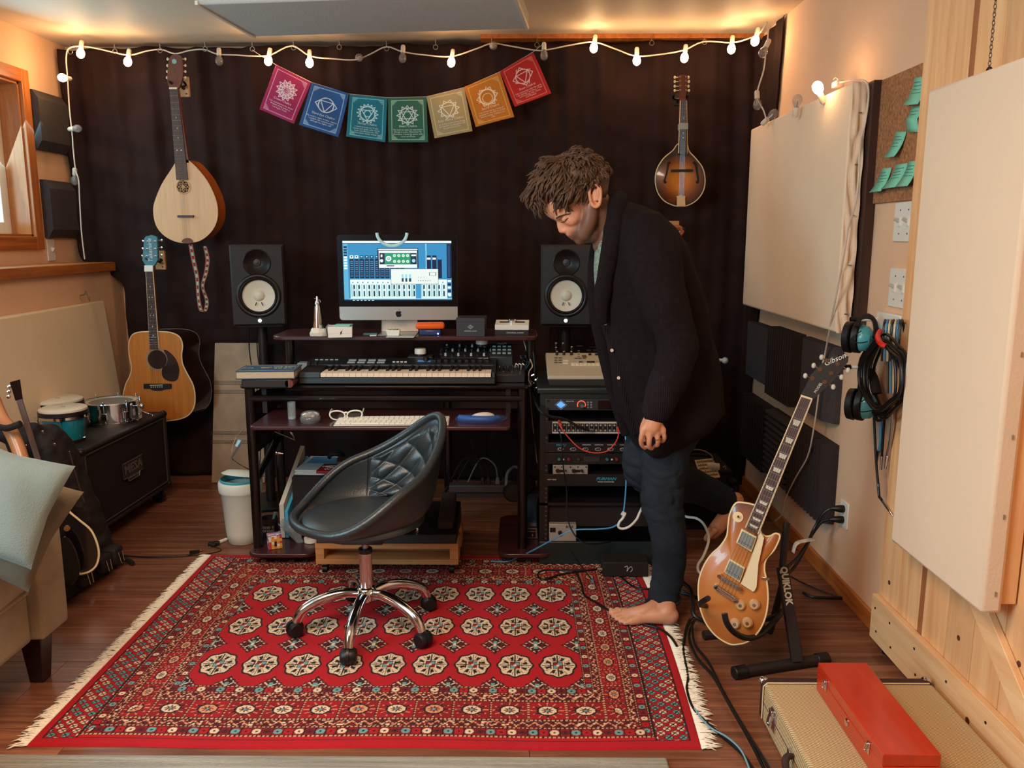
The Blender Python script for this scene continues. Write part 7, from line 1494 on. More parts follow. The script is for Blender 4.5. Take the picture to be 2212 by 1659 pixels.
for k, z_ in enumerate((.022, -.022)):
 MB().tube([(-.007, 0, z_), (-.02, 0, z_), (-.045, .01, z_-.002), (-.055, .012, z_-.004)], [.014, .015, .010, .006], n=12).build('plug', M_rubber, t)
 q = [OUT+Vector((-.055, .012, z_-.004))]+[rw(a, b, X_) for a, b, X_ in (((1778, 1110, 1.19), (1757, 1145, 1.16), (1745, 1172, 1.12), (1722, 1205, 1.05), (1700, 1225, .98)) if k == 0 else ((1775, 1128, 1.19), (1756, 1152, 1.16), (1742, 1180, 1.13), (1718, 1222, 1.08), (1702, 1240, 1.02)))]
 MB().tube([v-OUT for v in cr(q, 5)], .0058, n=8).build('lead', M_rubber, t)
q = rw(1738, 1172, 1.10)-OUT; MB().tube(cr([q+Vector((.03, 0, .012)), q+Vector((0, -.01, .012)), q+Vector((-.035, -.01, .0)), q+Vector((-.045, -.01, -.035))], 4), .015, n=8, flat=.25).build('velcro_tie', mat('grey_tie', C(190, 176, 158), .8, noise=.3, nscale=60), t)
# pine door / panelling (near right)
M_pineV = wood('pine_board', C(222, 160, 108), C(244, 200, 152), .55, (9, 9, .7), 3.5, var=.10, c3=C(234, 182, 130), bump=.02)
M_pineH = wood('pine_rail', C(226, 170, 116), C(246, 206, 158), .55, (9, .7, 9), 3.5, var=.06, bump=.02)
M_knot = mat('pine_knot', C(92, 50, 28), .6)
yE = 2.655; XD = 1.232
t = thing('pine_door', 'tall pine plank door with rails and diagonal brace standing against the right wall', 'door', (XD, yE, 0.0)); y = 0; k = 0; rg = random.Random(31)
while y > -1.35:
 w_ = .135 if k != 2 else .028
 pl_ = MB().bx((0, y-w_+.0012, .035), (.02, y-.0012, 2.405)).build('plank', M_pineV if k != 2 else wood('dark_strip', C(150, 92, 54), C(176, 112, 70), .6, (9, 9, .7), 3), t, bevel=.002);
 if k != 2 and k % 2 == 0: z_ = rg.uniform(.25, .5); MB().cyl((-.0006, y-w_*.5, z_), (.0004, y-w_*.5, z_), .008, n=12).build('knot', M_knot, pl_)
 y -= w_; k += 1
MB().bx((.021, -1.3, .04), (.034, .012, 2.40)).build('gap_shade', mat('dark_gap', C(36, 16, 12), .8), t)  # dark sheet standing in for the shaded gap behind the planks
rl = MB().bx((-.022, -1.35, .03), (-.001, .0, .185)).build('bottom_rail', M_pineH, t, bevel=.002)
for y_ in (-.05, -.16, -.33, -.52, -.72, -.9):
 for z_ in (.07, .145): MB().cyl((-.0235, y_+(.02 if z_ > .1 else 0), z_), (-.0215, y_+(.02 if z_ > .1 else 0), z_), .0042, n=10).build('screw', mat('dark_screw', C(40, 34, 40), .4, .5), rl)
MB().cyl((-.0228, -.62, .10), (-.0218, -.62, .10), .010, n=14).build('knot', M_knot, rl)
m = MB(); m.hexa([(-.021, -.30, .62), (-.021, -.40, .62), (-.021, -.98, .186), (-.021, -.86, .186)], [(-.001, -.30, .62), (-.001, -.40, .62), (-.001, -.98, .186), (-.001, -.86, .186)]); m.build('diagonal_brace', M_pineH, t, bevel=.002)
MB().bx((-.021, -1.3, .186), (-.001, -1.18, 2.3)).build('stile', M_pineV, t, bevel=.002)
for y_ in (-.07,): MB().cyl((.01, y_, .0), (.01, y_, .03), .015, n=12).build('foot_wheel', M_rubber, t)
Xh = 1.135
tl, tr_, br, bl = PX(1995, 203, Xh), PX(2187, 124, Xh), PX(2118, 1325, Xh), PX(1930, 1175, Xh)
yf, yn = (tl.y+bl.y)/2, br.y; zT_, zB_ = (tl.z+tr_.z)/2, (bl.z+br.z)/2
t = thing('hanging_acoustic_panel', 'tall narrow cream acoustic panel hung by chains in front of the pine door', 'acoustic panel', (Xh, yn, zB_)); th = .052
MB().bx((0, 0, 0), (th, yf-yn, zT_-zB_)).build('fabric_cover', mat('panel_canvas_cool', C(234, 210, 184), .9, noise=.02, nscale=3, bump=.12, bscale=120), t, bevel=.010)
MB().bx((th+.001, .012, .02), (th+.040, yf-yn-.012, zT_-zB_-.02)).build('pine_frame', M_pineV, t, bevel=.002)
for k in range(7): MB().box((th*.6, -.0015, (zT_-zB_)*(.04+.15*k)), (.003, .002, .012)).build('staple', M_steel, t)
M_chain = mat('dark_chain', C(70, 52, 44), .4, .7)
Hh = zT_-zB_
for y_ in (yf-yn-.11*1.0-.12, .03):
 rg_ = MB().tube([(th*.75+.0*cos(a), y_+.012*cos(a*pi/6), Hh+.006+.010*sin(a*pi/6)) for a in range(12)], .0025, n=6, closed=True).build('eye_ring', M_chain, t)
 m = MB(); z = Hh+.016; k = 0
 while z < 2.41-zB_:
  for a in range(1):
   u = (1, 0) if k % 2 else (0, 1); m.tube([(th*.75+u[0]*.0035*cos(b*pi/3), y_+u[1]*.0035*cos(b*pi/3), z+.006*sin(b*pi/3)) for b in range(6)], .0013, n=4, closed=True)
  z += .0095; k += 1
 m.build('chain', M_chain, t, kind='stuff')
MB().tube([(th*.75, .03, Hh+.004), (th*.75, yf-yn-.23, Hh+.001)], .002, n=5).build('wire', M_chain, t)
# gold top guitar on stand
nG = Vector((-.38, -.90, .20)).normalized(); p0 = P(1590, 1260, 2.47)
def G(px, py, off=0): return onp(px, py, p0+nG*off, nG)
xa = Vector((0, 0, 1)); xa = (xa-nG*xa.dot(nG)).normalized()      # local up
rt = xa.cross(nG).normalized(); rt = rt if rt.x > 0 else -rt
MG = frame(G(1575, 1392), rt, -nG, xa); MGi = MG.inverted()
t = thing('electric_guitar', 'honey-gold single-cutaway electric guitar leaning on a black stand', 'guitar', M=MG); lp = t
def g2(px, py): v = MGi @ G(px, py); return (v.x, v.z)
body = [(1590, 1087), (1577, 1110), (1573, 1135), (1570, 1158), (1556, 1180), (1535, 1200), (1518, 1228), (1509, 1262), (1511, 1305), (1523, 1342), (1545, 1372), (1573, 1390), (1592, 1392), (1617, 1385), (1640, 1362), (1654, 1330), (1659, 1292), (1656, 1255), (1651, 1230), (1655, 1208), (1672, 1188), (1683, 1165), (1683, 1155), (1674, 1153), (1664, 1158), (1652, 1158), (1642, 1148), (1640, 1130), (1646, 1112), (1650, 1100), (1632, 1092), (1612, 1087)]
out = smooth2([g2(*p) for p in body], 4)
cc = g2(1590, 1265); gb = sunburst('honey_burst', C(190, 120, 54), C(160, 88, 34), C(92, 44, 20), cc, (.24, .27), coat=.35, rough=.34)
MB().prism(out, 0, .052).build('body', wood('mahogany_back', C(66, 30, 20), C(92, 44, 28), .35, (6, 6, 1), 4, coat=.4), t, ang=50)
m = MB(); n_ = len(out); rings = [(1, -.0002), (.96, -.001), (.86, -.006), (.65, -.011), (.3, -.013), (0, -.0135)]; vs = []
for s_, yy in rings: vs += [(cc[0]+(a-cc[0])*s_, yy, cc[1]+(b-cc[1])*s_) for a, b in out]
m.add(vs, [(r_*n_+i, r_*n_+(i+1) % n_, (r_+1)*n_+(i+1) % n_, (r_+1)*n_+i) for r_ in range(5) for i in range(n_)]); m.build('carved_top', gb, t, ang=180)
MB().tube([(a, .001, b) for a, b in out], .0032, n=6, closed=True).build('binding', M_cream, t)
def gq(pts, y0, y1, name, mt, **k): return MB().prism([g2(*p) for p in pts], y0, y1).build(name, mt, t, **k)
fb = gq([(1732, 857), (1755, 864), (1640, 1152), (1612, 1138)], -.026, -.016, 'fretboard', M_rose, bevel=.001)
gq([(1734, 860), (1753, 866), (1643, 1130), (1618, 1118)], -.016, .008, 'neck', M_mahog, bevel=.004)
gq([(1756, 863), (1753.5, 862), (1638, 1151), (1641, 1152)], -.0262, -.012, 'binding', M_cream)
gq([(1731, 856), (1733, 856), (1614, 1138), (1611.5, 1137)], -.0262, -.012, 'binding', M_cream)
a0, a1, b0, b1 = (1732, 857), (1755, 864), (1612, 1138), (1640, 1152); full = 1-2**(-22/12)
L0 = [Vector((g2(*p)[0], 0, g2(*p)[1])) for p in (a0, a1, b0, b1)]
for k in range(1, 22):
 f = (1-2**(-k/12))/full; p_, q_ = L0[0].lerp(L0[2], f), L0[1].lerp(L0[3], f); MB().cyl(p_+Vector((0, -.0265, 0)), q_+Vector((0, -.0265, 0)), .0011, n=5).build('fret', M_chrome, fb)
 if k in (3, 5, 7, 9, 12, 15, 17, 19, 21):
  f2 = (1-2**(-(k-1)/12))/full; A_, B_, C_, D_ = L0[0].lerp(L0[2], f2), L0[1].lerp(L0[3], f2), q_, p_; ce = (A_+B_+C_+D_)/4
  MB().prism([((ce+(v-ce)*s_).x, (ce+(v-ce)*s_).z) for v, s_ in ((A_, .66), (B_, .66), (C_, .48), (D_, .48))], -.0268, -.0258).build('inlay', mat('pearl_inlay', C(210, 206, 190), .3), fb)
gq([(1731, 853), (1756, 861), (1755, 865), (1732, 858)], -.028, -.016, 'nut', M_cream)
hs = [(1731, 852), (1741, 835), (1751, 812), (1771, 790), (1792, 773), (1800, 765), (1812, 772), (1833, 770), (1832, 782), (1816, 801), (1795, 826), (1773, 848), (1758, 862)]
gq(hs, -.018, -.002, 'headstock', mat('headstock_black', C(20, 12, 12), .4, coat=.2), bevel=.001)
d_ = (Vector((*g2(1816, 775), 0))-Vector((*g2(1795, 790), 0)));
q = g2(1803, 778); up = xa; text('Gibson', .023, M_paint, t, T(q[0], -.0185, q[1]) @ FRONT @ Matrix.Rotation(radians(28), 4, 'Z'), shear=.3)
q = g2(1768, 838); text('MODEL', .011, M_paint, t, T(q[0], -.0185, q[1]) @ FRONT @ Matrix.Rotation(radians(62), 4, 'Z'))
for (px, py), (hx, hy) in (((1756, 818), (1740, 812)), ((1772, 799), (1758, 790)), ((1786, 780), (1775, 772)), ((1782, 826), (1800, 836)), ((1796, 807), (1818, 815)), ((1810, 787), (1832, 800))):
 p_ = g2(px, py); h_ = g2(hx, hy); tn = MB(); tn.cyl((p_[0], -.026, p_[1]), (p_[0], -.016, p_[1]), .0035, n=10); tn.cyl((p_[0], -.0182, p_[1]), (p_[0], -.020, p_[1]), .007, n=14); tn.build('tuner_post', M_chrome, t)
 MB().cyl((p_[0], -.006, p_[1]), (h_[0], -.006, h_[1]), .002, n=6).build('tuner_shaft', M_chrome, t); MB().sph((h_[0], -.006, h_[1]), (.007, .005, .009), 10).build('tuner_key', mat('pearl_key', C(190, 190, 180), .3), t)
pgd = [(1645, 1133), (1639, 1160), (1612, 1235), (1602, 1258), (1628, 1275), (1632, 1273), (1636, 1265), (1640, 1215), (1650, 1170), (1652, 1160), (1646, 1150)]
gq(pgd, -.023, -.020, 'pickguard', mat('cream_pickguard', C(222, 206, 170), .4), bevel=.001)
def pickup(c4, nm):
 pk = gq(c4, -.022, -.012, nm, M_cream, bevel=.001); ctr = (sum(p[0] for p in c4)/4, sum(p[1] for p in c4)/4); c5 = [(ctr[0]+(a-ctr[0])*.84, ctr[1]+(b-ctr[1])*.80) for a, b in c4]
 cv_ = MB().prism([g2(*p) for p in c5], -.028, -.020).build('pickup_cover', mat('chrome_teal_reflection', C(190, 225, 235), .2, .8), pk, bevel=.001)  # cover chrome tinted with the teal reflection
 for k in range(6):
  f = (k+.5)/6; a = (c5[3][0]+(c5[2][0]-c5[3][0])*f, c5[3][1]+(c5[2][1]-c5[3][1])*f); b_ = (c5[0][0]+(c5[1][0]-c5[0][0])*f, c5[0][1]+(c5[1][1]-c5[0][1])*f); q = g2(a[0]*.78+b_[0]*.22, a[1]*.78+b_[1]*.22); MB().cyl((q[0], -.0295, q[1]), (q[0], -.027, q[1]), .0026, n=8).build('pole_screw', M_steel, cv_)
pickup([(1604, 1140), (1636, 1158), (1625, 1190), (1592, 1170)], 'neck_pickup')
pickup([(1578, 1204), (1611, 1224), (1600, 1255), (1566, 1233)], 'bridge_pickup')
def bar(a, b, r, y, nm, mt=M_chrome):
 A_, B_ = g2(*a), g2(*b); return MB().tube([(A_[0], y, A_[1]), (B_[0], y, B_[1])], r, n=12).build(nm, mt, t)
b_ = bar((1556, 1243), (1599, 1267), .0065, -.024, 'bridge')
for k in range(6): q = g2(1562+k*6, 1246.4+k*3.35); MB().box((q[0], -.031, q[1]), (.005, .004, .009)).build('saddle', M_steel, b_)
bar((1549, 1265), (1592, 1293), .0085, -.024, 'tailpiece')
for p_ in ((1557, 1241), (1600, 1268), (1549, 1264), (1592, 1293)): q = g2(*p_); MB().cyl((q[0], -.034, q[1]), (q[0], -.010, q[1]), .0065, n=14).build('stud', M_chrome, t)
m = MB()
for k in range(6):
 f = (k-2.5)/5; a = Vector((*g2(1744+f*17, 860+f*5), 0)); b = Vector((*g2(1570+f*34, 1279+f*22), 0)); m.cyl((a.x, -.030, a.y), (b.x, -.032, b.y), .0005, n=4, caps=False)
m.build('strings', M_steel, t, kind='stuff')
for p_ in ((1601, 1305), (1631, 1304), (1589, 1345), (1616, 1343)):
 q = g2(*p_); k_ = MB().lathe([(.0175, 0), (.0165, .004), (.0125, .013), (.0115, .014), (0, .014)], n=22, M=T(q[0], -.0125, q[1]) @ FRONT).build('knob', mat('gold_knob', C(196, 158, 116), .15, coat=1), t, ang=40); MB().lathe([(.0055, .0142), (.005, .0155), (0, .0155)], n=14, M=T(q[0], -.0125, q[1]) @ FRONT).build('knob_cap', M_steel, k_)
q = g2(1595, 1116); MB().lathe([(.0165, 0), (.0165, .002), (0, .002)], n=26, M=T(q[0], -.009, q[1]) @ FRONT).build('switch_ring', M_cream, t); MB().cyl((q[0], -.011, q[1]), (q[0]+.003, -.026, q[1]+.004), .003, n=8).build('switch_toggle', M_black, t)
q = g2(1653, 1249); MB().box((q[0], -.006, q[1]), (.024, .006, .008)).build('pickguard_bracket', M_chrome, t, bevel=.001)
M_std = mat('stand_black', C(34, 26, 26), .55)
fa, fb_ = Fz(1598, 1452, .018), Fz(1775, 1424, .018); t = thing('guitar_stand', 'black folding guitar stand with white lettering holding the gold guitar', 'guitar stand', (fa+fb_)/2); Q = t.location.copy()
MB().tube([fa-Q, fb_-Q], .018, n=14).build('foot_bar', M_std, t);
for e_ in (fa, fb_): d_ = (fb_-fa).normalized(); MB().tube([e_-Q-d_*.022, e_-Q+d_*.022], .0215, n=16).build('foot_cap', M_rubber, t, bevel=.003)
top = P(1690, 1225, 2.60); bot = Fz(1722, 1430, .03)
dv = (top-bot).normalized(); post = MB(); sd = dv.cross(Vector((0, -1, 0))).normalized(); up_ = Vector((0, -1, 0)); up_ = (up_-dv*up_.dot(dv)).normalized()
Mp = frame(bot-Q, sd, dv, up_); lenp = (top-bot).length
MB().bx((-.018, 0, -.012), (.018, lenp, .012)).build('post', M_std, t, M=Mp, bevel=.003)
Mt_ = Mp @ T(.0, lenp*.80, .0125) @ Matrix.Rotation(-pi/2, 4, 'Z')
sgn = 1
text('QUIKLOK', .030, M_paint, t, Mt_, bold=.0014, sx=.92)
up2 = P(1700, 1130, 2.66); MB().tube([top-Q, up2-Q], .012, n=10).build('upper_arm', M_std, t)
MB().tube([v-Q for v in cr([P(1690, 1320, 2.60), P(1670, 1345, 2.52), P(1640, 1372, 2.44), P(1612, 1378, 2.38), P(1585, 1365, 2.35), P(1570, 1345, 2.34), P(1565, 1325, 2.345)], 6)], [.007]*0+.0095 if False else .0095, n=10).build('cradle_arm', M_rubber, t)
MB().tube([v-Q for v in cr([P(1695, 1320, 2.62), P(1640, 1340, 2.6), P(1560, 1320, 2.56), P(1530, 1310, 2.5), P(1512, 1305, 2.42), P(1530, 1292, 2.36)], 6)], .0085, n=10).build('cradle_arm', M_rubber, t)
rf = Fz(1520, 1372, .018); MB().tube([rf-Q, Vector((bot.x-.03, rf.y+.05, .018))-Q], .016, n=10).build('rear_foot', M_std, t); MB().tube([Vector((bot.x-.02, rf.y+.02, .02))-Q, P(1694, 1250, 2.62)-Q], .012, n=10).build('rear_leg', M_std, t)
# tweed case, red box
zc = .12; M_tweed = mat('tweed', C(206, 178, 132), .8)
def tweed(m):
 nt = m.node_tree; b = nt.nodes['Principled BSDF']; tc = nt.nodes.new('ShaderNodeTexCoord'); mp = nt.nodes.new('ShaderNodeMapping'); mp.inputs['Rotation'].default_value = (.0, .6, .7); w1 = nt.nodes.new('ShaderNodeTexWave'); w1.inputs['Scale'].default_value = 50; w1.inputs['Distortion'].default_value = .6
 w1.bands_direction = 'Y'; nt.links.new(tc.outputs['Object'], mp.inputs[0]); nt.links.new(mp.outputs[0], w1.inputs[0]); mx = nt.nodes.new('ShaderNodeMix'); mx.data_type = 'RGBA'; mx.inputs[6].default_value = C(150, 116, 74); mx.inputs[7].default_value = C(222, 200, 158); nt.links.new(w1.outputs['Fac'], mx.inputs[0]); nt.links.new(mx.outputs[2], b.inputs['Base Color']); bp = nt.nodes.new('ShaderNodeBump'); bp.inputs['Strength'].default_value = .3; bp.inputs['Distance'].default_value = .002; nt.links.new(w1.outputs['Fac'], bp.inputs['Height']); nt.links.new(bp.outputs[0], b.inputs['Normal'])
tweed(M_tweed)
xc0 = Fz(1650, 1475, zc).x; yc1 = Fz(1700, 1463, zc).y; xc1 = 1.19; yc0 = 1.25
t = thing('tweed_case', 'large tweed covered instrument case with brown end lying under the red box', 'case', (xc0, yc1, 0)); Lc, Wc2 = yc1-yc0, xc1-xc0
MB().bx((0, -Lc, .002), (Wc2, -.032, zc-.0)).build('shell', M_tweed, t, bevel=.010, seg=3)
M_brn = mat('brown_leather', C(58, 34, 36), .5, bump=.4, bscale=300); MB().bx((-.001, -.032, .002), (Wc2+.001, .0, zc+.001)).build('end_band', M_brn, t, bevel=.008, seg=3)
MB().tube([(.010, -.033, zc+.0005), (Wc2-.01, -.033, zc+.0005)], .0022, n=6).build('piping', M_cream, t); MB().tube([(-.001, -.033, .01), (-.001, -.033, zc-.01), (.010, -.033, zc+.0005)], .0022, n=6).build('piping', M_cream, t)
MB().box((-.0005, -Lc/2, zc*.52), (.001, Lc-.07, .0015)).build('lid_seam', M_brn, t)
for x_, y_ in ((.006, -.006), (Wc2-.006, -.006)): MB().sph((x_, y_, zc-.006), (.015, .015, .012), 14).build('corner_cap', M_chrome, t)
def latch(par, x, y, z, s=1, dr=-1):
 l_ = MB().box((x-.002*s, y, z), (.004*s, .026*s, .05*s)).build('latch', M_chrome, par, bevel=.0015)
 MB().tube([(x-.008*s, y-.008*s, z+.020*s), (x-.012*s, y-.009*s, z-.012*s), (x-.012*s, y+.009*s, z-.012*s), (x-.008*s, y+.008*s, z+.020*s)], .0025*s, n=6, closed=True).build('latch_loop', M_chrome, l_); MB().box((x-.007*s, y, z+.018*s), (.008*s, .018*s, .012*s)).build('latch_catch', M_chrome, l_, bevel=.002)
latch(t, 0, -.14, zc*.60, 1.3); latch(t, 0, -.62, zc*.60, 1.3)
MB().tube(cr([(-.004, -.30, zc*.62), (-.022, -.31, zc*.60), (-.03, -.34, zc*.5), (-.03, -.42, zc*.5), (-.022, -.45, zc*.60), (-.004, -.46, zc*.62)], 4), .0095, n=10).build('handle', M_brn, t); MB().box((-.006, -.295, zc*.64), (.014, .02, .018)).build('handle_mount', M_chrome, t, bevel=.002)
xb = Fz(1763, 1490, zc).x; yb1 = Fz(1763, 1490, zc).y; zb_ = zc+.001; hb = .083; Lb, Wb = .42, .135
t = thing('red_wooden_box', 'long orange-red lacquered wooden box with two chrome latches on the tweed case', 'box', (xb, yb1, zb_))
M_redw = wood('red_lacquer', C(176, 40, 12), C(198, 52, 18), .3, (10, 1, 10), 4, coat=.5, bump=.01)
MB().bx((0, -Lb, 0), (Wb, 0, hb*.62)).build('base', M_redw, t, bevel=.002); MB().bx((0, -Lb, hb*.62+.0008), (Wb, 0, hb)).build('lid', M_redw, t, bevel=.002)
latch(t, 0, -.065, hb*.60, .62); latch(t, 0, -.345, hb*.60, .62); q_ = MB().lathe([(.011, 0), (.011, .002), (.007, .004), (0, .003)], n=20, M=T(0, -.215, hb*.42) @ frame((0, 0, 0), (0, 1, 0), (0, 0, 1), (-1, 0, 0)) @ Matrix.Rotation(0, 4, 'X')).build('keyhole', M_chrome, t)
def fcs(label, pts, r, mt, z=.006, **k): return floorcable('floor_cable', label, pts, r, mt, z, **k)
fcs('leftmost black cable running down beside the rug fringe', [(1498, 1330, .02), (1485, 1350), (1476, 1400), (1486, 1460), (1484, 1490), (1497, 1530), (1525, 1560), (1560, 1590), (1600, 1625), (1625, 1659), (1640, 1690)], .005, M_rubber)
fcs('second black cable from the rug running towards the camera', [(1500, 1340, .02), (1488, 1375), (1505, 1420), (1540, 1460), (1580, 1530), (1620, 1600), (1655, 1670)], .005, M_rubber, .014)
fcs('black cable curving outermost towards the tweed case', [(1495, 1345, .02), (1500, 1390), (1530, 1430), (1560, 1490), (1600, 1560), (1650, 1640), (1680, 1700)], .0045, M_rubber, .022)
fcs('thin pale blue cable following the black cables at the bottom edge', [(1500, 1530, .01), (1530, 1568), (1570, 1592), (1600, 1620), (1618, 1659), (1625, 1690)], .0026, mat('pale_blue_cable', C(110, 160, 180), .4), .028)
floorcable('amp_cable', 'black cable bundle behind the standing heel next to the gold guitar', [(1455, 1240, .02), (1480, 1262, .03), (1492, 1275, .06), (1496, 1300, .05), (1500, 1330, .02), (1530, 1345)], .008, M_rubber, .01)
floorcable('heel_cable', 'black cable lying straight behind the heel towards the stand', [(1448, 1278, .0), (1480, 1282), (1530, 1300), (1560, 1320)], .006, M_rubber, .008)
floorcable('wall_side_cable', 'thin dark cable lying on the wood floor by the right skirting board', [(1702, 1242), (1740, 1262), (1790, 1282), (1828, 1290), (1832, 1270), (1832, 1262)], .003, M_rubber, .005)
floorcable('flat_black_strip', 'short flat black strip lying on the floor behind the guitar stand', [(1735, 1280), (1760, 1290), (1830, 1292)], .006, M_rubber, .007)
# sofa and guitar rack (near left)
M_sofa = mat('beige_upholstery', C(158, 140, 112), .95, noise=.14, nscale=9, bump=.35, bscale=260, sheen=.2)
M_pip = mat('sofa_piping', C(132, 116, 92), .9)
sf = thing('sofa', 'beige upholstered sofa with dark tapered legs cut off by the left edge of the view', 'sofa', (-1.465, 2.44, 0))
def soft(name, a, b, bev, par, mt=M_sofa, puff=0):
 m = MB(); nx = 14; A, B = Vector(a), Vector(b); c = (A+B)/2; h = (B-A)/2; vs = []; fs = []
 for f in range(6):
  k0 = len(vs)
  for i in range(nx+1):
   for j in range(nx+1):
    u, v = -1+2*i/nx, -1+2*j/nx
    p = [(1, u, v), (-1, v, u), (u, 1, v)[::1], (v, -1, u), (u, v, 1), (v, u, -1)][f]
    p = Vector(p); q = Vector(p)
    if puff:
     for ax in range(3):
      o1, o2 = (ax+1) % 3, (ax+2) % 3; q[ax] = p[ax]*(1+puff/h[ax]*(1-p[o1]**2)*(1-p[o2]**2))
    vs.append(c+Vector((q.x*h.x, q.y*h.y, q.z*h.z)))
  fs += [(k0+i*(nx+1)+j, k0+(i+1)*(nx+1)+j, k0+(i+1)*(nx+1)+j+1, k0+i*(nx+1)+j+1) for i in range(nx) for j in range(nx)]
 m.add(vs, fs); me = m.mesh(name, mt)
 import bmesh as _b; bm = _b.new(); bm.from_mesh(me); _b.ops.remove_doubles(bm, verts=bm.verts, dist=1e-4); _b.ops.recalc_face_normals(bm, faces=bm.faces); bm.to_mesh(me); bm.free()
 o = link(name, me, par, ang=180); bb = o.modifiers.new('b', 'BEVEL'); bb.width = bev; bb.segments = 4; bb.limit_method = 'ANGLE'; bb.angle_limit = radians(50); return o
soft('base', (-.80, -1.75, .17), (-.012, -.12, .335), .02, sf, puff=.012)
cu = soft('seat_cushion', (-.62, -.80, .325), (.0, -.125, .455), .035, sf, puff=.02)
cu2 = soft('seat_cushion', (-.62, -1.50, .325), (.0, -.81, .455), .035, sf, puff=.02)
for z in (.345, .438):
 for y0, y1 in ((-.80, -.13),): MB().tube([(-.60, y1, z), (-.012, y1, z), (.004, y1-.02, z), (.006, (y0+y1)/2, z), (.004, y0, z)], .0045, n=7).build('piping', M_pip, cu)
soft('back_rest', (-.81, -1.75, .17), (-.60, 0, .80), .05, sf, puff=.02)
soft('arm', (-.81, -.115, .17), (.02, .03, .585), .035, sf, puff=.008)
soft('arm', (-.82, -1.90, .17), (.02, -1.76, .60), .035, sf, puff=.008)
for y in (-.04, -1.80):
 for x in (-.05, -.76): m = MB(); m.hexa([(x-.022, y-.022, 0), (x+.022, y-.022, 0), (x+.022, y+.022, 0), (x-.022, y+.022, 0)], [(x-.036, y-.036, .175), (x+.036, y-.036, .175), (x+.036, y+.036, .175), (x-.036, y+.036, .175)]); m.build('leg', mat('dark_leg', C(44, 26, 24), .4, coat=.2), sf, bevel=.003)
def pillow(name, label, M, s, th, mt):
 t = thing(name, label, 'cushion', M=M); m = MB(); n = 26; vs = []
 for sd in (1, -1):
  for i in range(n+1):
   for j in range(n+1):
    u, v = -1+2*i/n, -1+2*j/n; e = max(0, (1-u*u)*(1-v*v)); k = 1-.10*(1-abs(u))**.8*abs(v)**3; k2 = 1-.10*(1-abs(v))**.8*abs(u)**3
    vs.append((u*s/2*k2, v*s/2*k, sd*th/2*e**.42+.006*sin(5*u+3*v)*e))
 N = (n+1)**2; m.add(vs, [((i*(n+1)+j)+0, ((i+1)*(n+1)+j), ((i+1)*(n+1)+j+1), (i*(n+1)+j+1)) for i in range(n) for j in range(n)]+[(N+i*(n+1)+j+1, N+(i+1)*(n+1)+j+1, N+(i+1)*(n+1)+j, N+i*(n+1)+j) for i in range(n) for j in range(n)])
 m.build('cover', mt, t, ang=180); return t
M_pil = mat('grey_cushion_cloth', C(112, 124, 120), .9, noise=.12, nscale=7, bump=.2, bscale=240, sheen=.3)
c_ = P(0, 1090, 2.02); x_ = (P(90, 992, 2.03)-P(-110, 985, 1.95)).normalized(); n_ = Vector((.36, -.84, .38)).normalized(); yv = n_.cross(x_).normalized(); x_ = yv.cross(n_)
pillow('cushion', 'front grey-green cushion propped against the far sofa arm', frame(P(-8, 1083, 2.06), x_, yv, n_) @ Matrix.Rotation(radians(-16), 4, 'Z'), .285, .11, M_pil)
pillow('cushion', 'taupe cushion tucked behind the grey-green one on the sofa', frame(P(5, 1125, 2.17), x_, yv, n_) @ Matrix.Rotation(radians(-22), 4, 'Z'), .30, .10, mat('taupe_cushion_cloth', C(116, 102, 84), .9, noise=.12, nscale=7, bump=.2, bscale=240))
ng = Vector((.42, -.88, .22)).normalized(); pg = P(150, 1130, 3.02)
gx = Vector((0, 0, 1)).cross(-ng); gx = Vector((0, 0, 1)) ; up = (gx-ng*gx.dot(ng)).normalized(); rt2 = up.cross(ng); rt2 = rt2 if rt2.x > 0 else -rt2
Mb = frame(pg, rt2, -ng, up); Mbi = Mb.inverted()
t = thing('black_guitar', 'glossy black guitar with cream edge binding standing between sofa and speaker cabinet', 'guitar', M=Mb)
def b2(px, py): v = Mbi @ onp(px, py, pg, ng); return (v.x, v.z)
bo = [(95, 1034), (108, 1023), (122, 1027), (134, 1045), (138, 1080), (148, 1103), (172, 1124), (197, 1146), (211, 1178), (213, 1205), (203, 1228), (175, 1240), (120, 1238), (70, 1215), (48, 1170), (54, 1130), (72, 1095), (80, 1060)]
out = smooth2([b2(*p) for p in bo], 4); M_gb = mat('gloss_black_body', C(14, 12, 14), .08, coat=1)
MB().prism(out, 0, .06).build('body', M_gb, t, bevel=.006, ang=50)
MB().tube([(a, .0, b) for a, b in out], .0042, n=6, closed=True).build('binding', M_cream, t)
q = b2(145, 1141); MB().lathe([(.012, 0), (.011, .008), (0, .009)], n=18, M=T(q[0], -.001, q[1]) @ FRONT).build('knob', mat('amber_knob', C(110, 74, 44), .3), t)
MB().prism([b2(*p) for p in ((88, 1030), (103, 1036), (48, 862), (36, 866))], -.014, .012).build('neck', M_rose, t, bevel=.003)
MB().prism([b2(*p) for p in ((34, 866), (50, 862), (44, 820), (22, 826))], -.012, .004).build('headstock', M_gb, t, bevel=.002)
for k in range(3): q = b2(20-k, 835+k*11); MB().sph((q[0], 0, q[1]), (.008, .005, .008), 8).build('tuner', M_chrome, t)
pg2 = P(150, 1180, 2.86); Mb2 = frame(pg2, rt2, -ng, up); M2i = Mb2.inverted(); t = thing('black_bass_guitar', 'second black guitar low behind the sofa arm with shiny rim', 'guitar', M=Mb2)
def b3(px, py): v = M2i @ onp(px, py, pg2, ng); return (v.x, v.z)
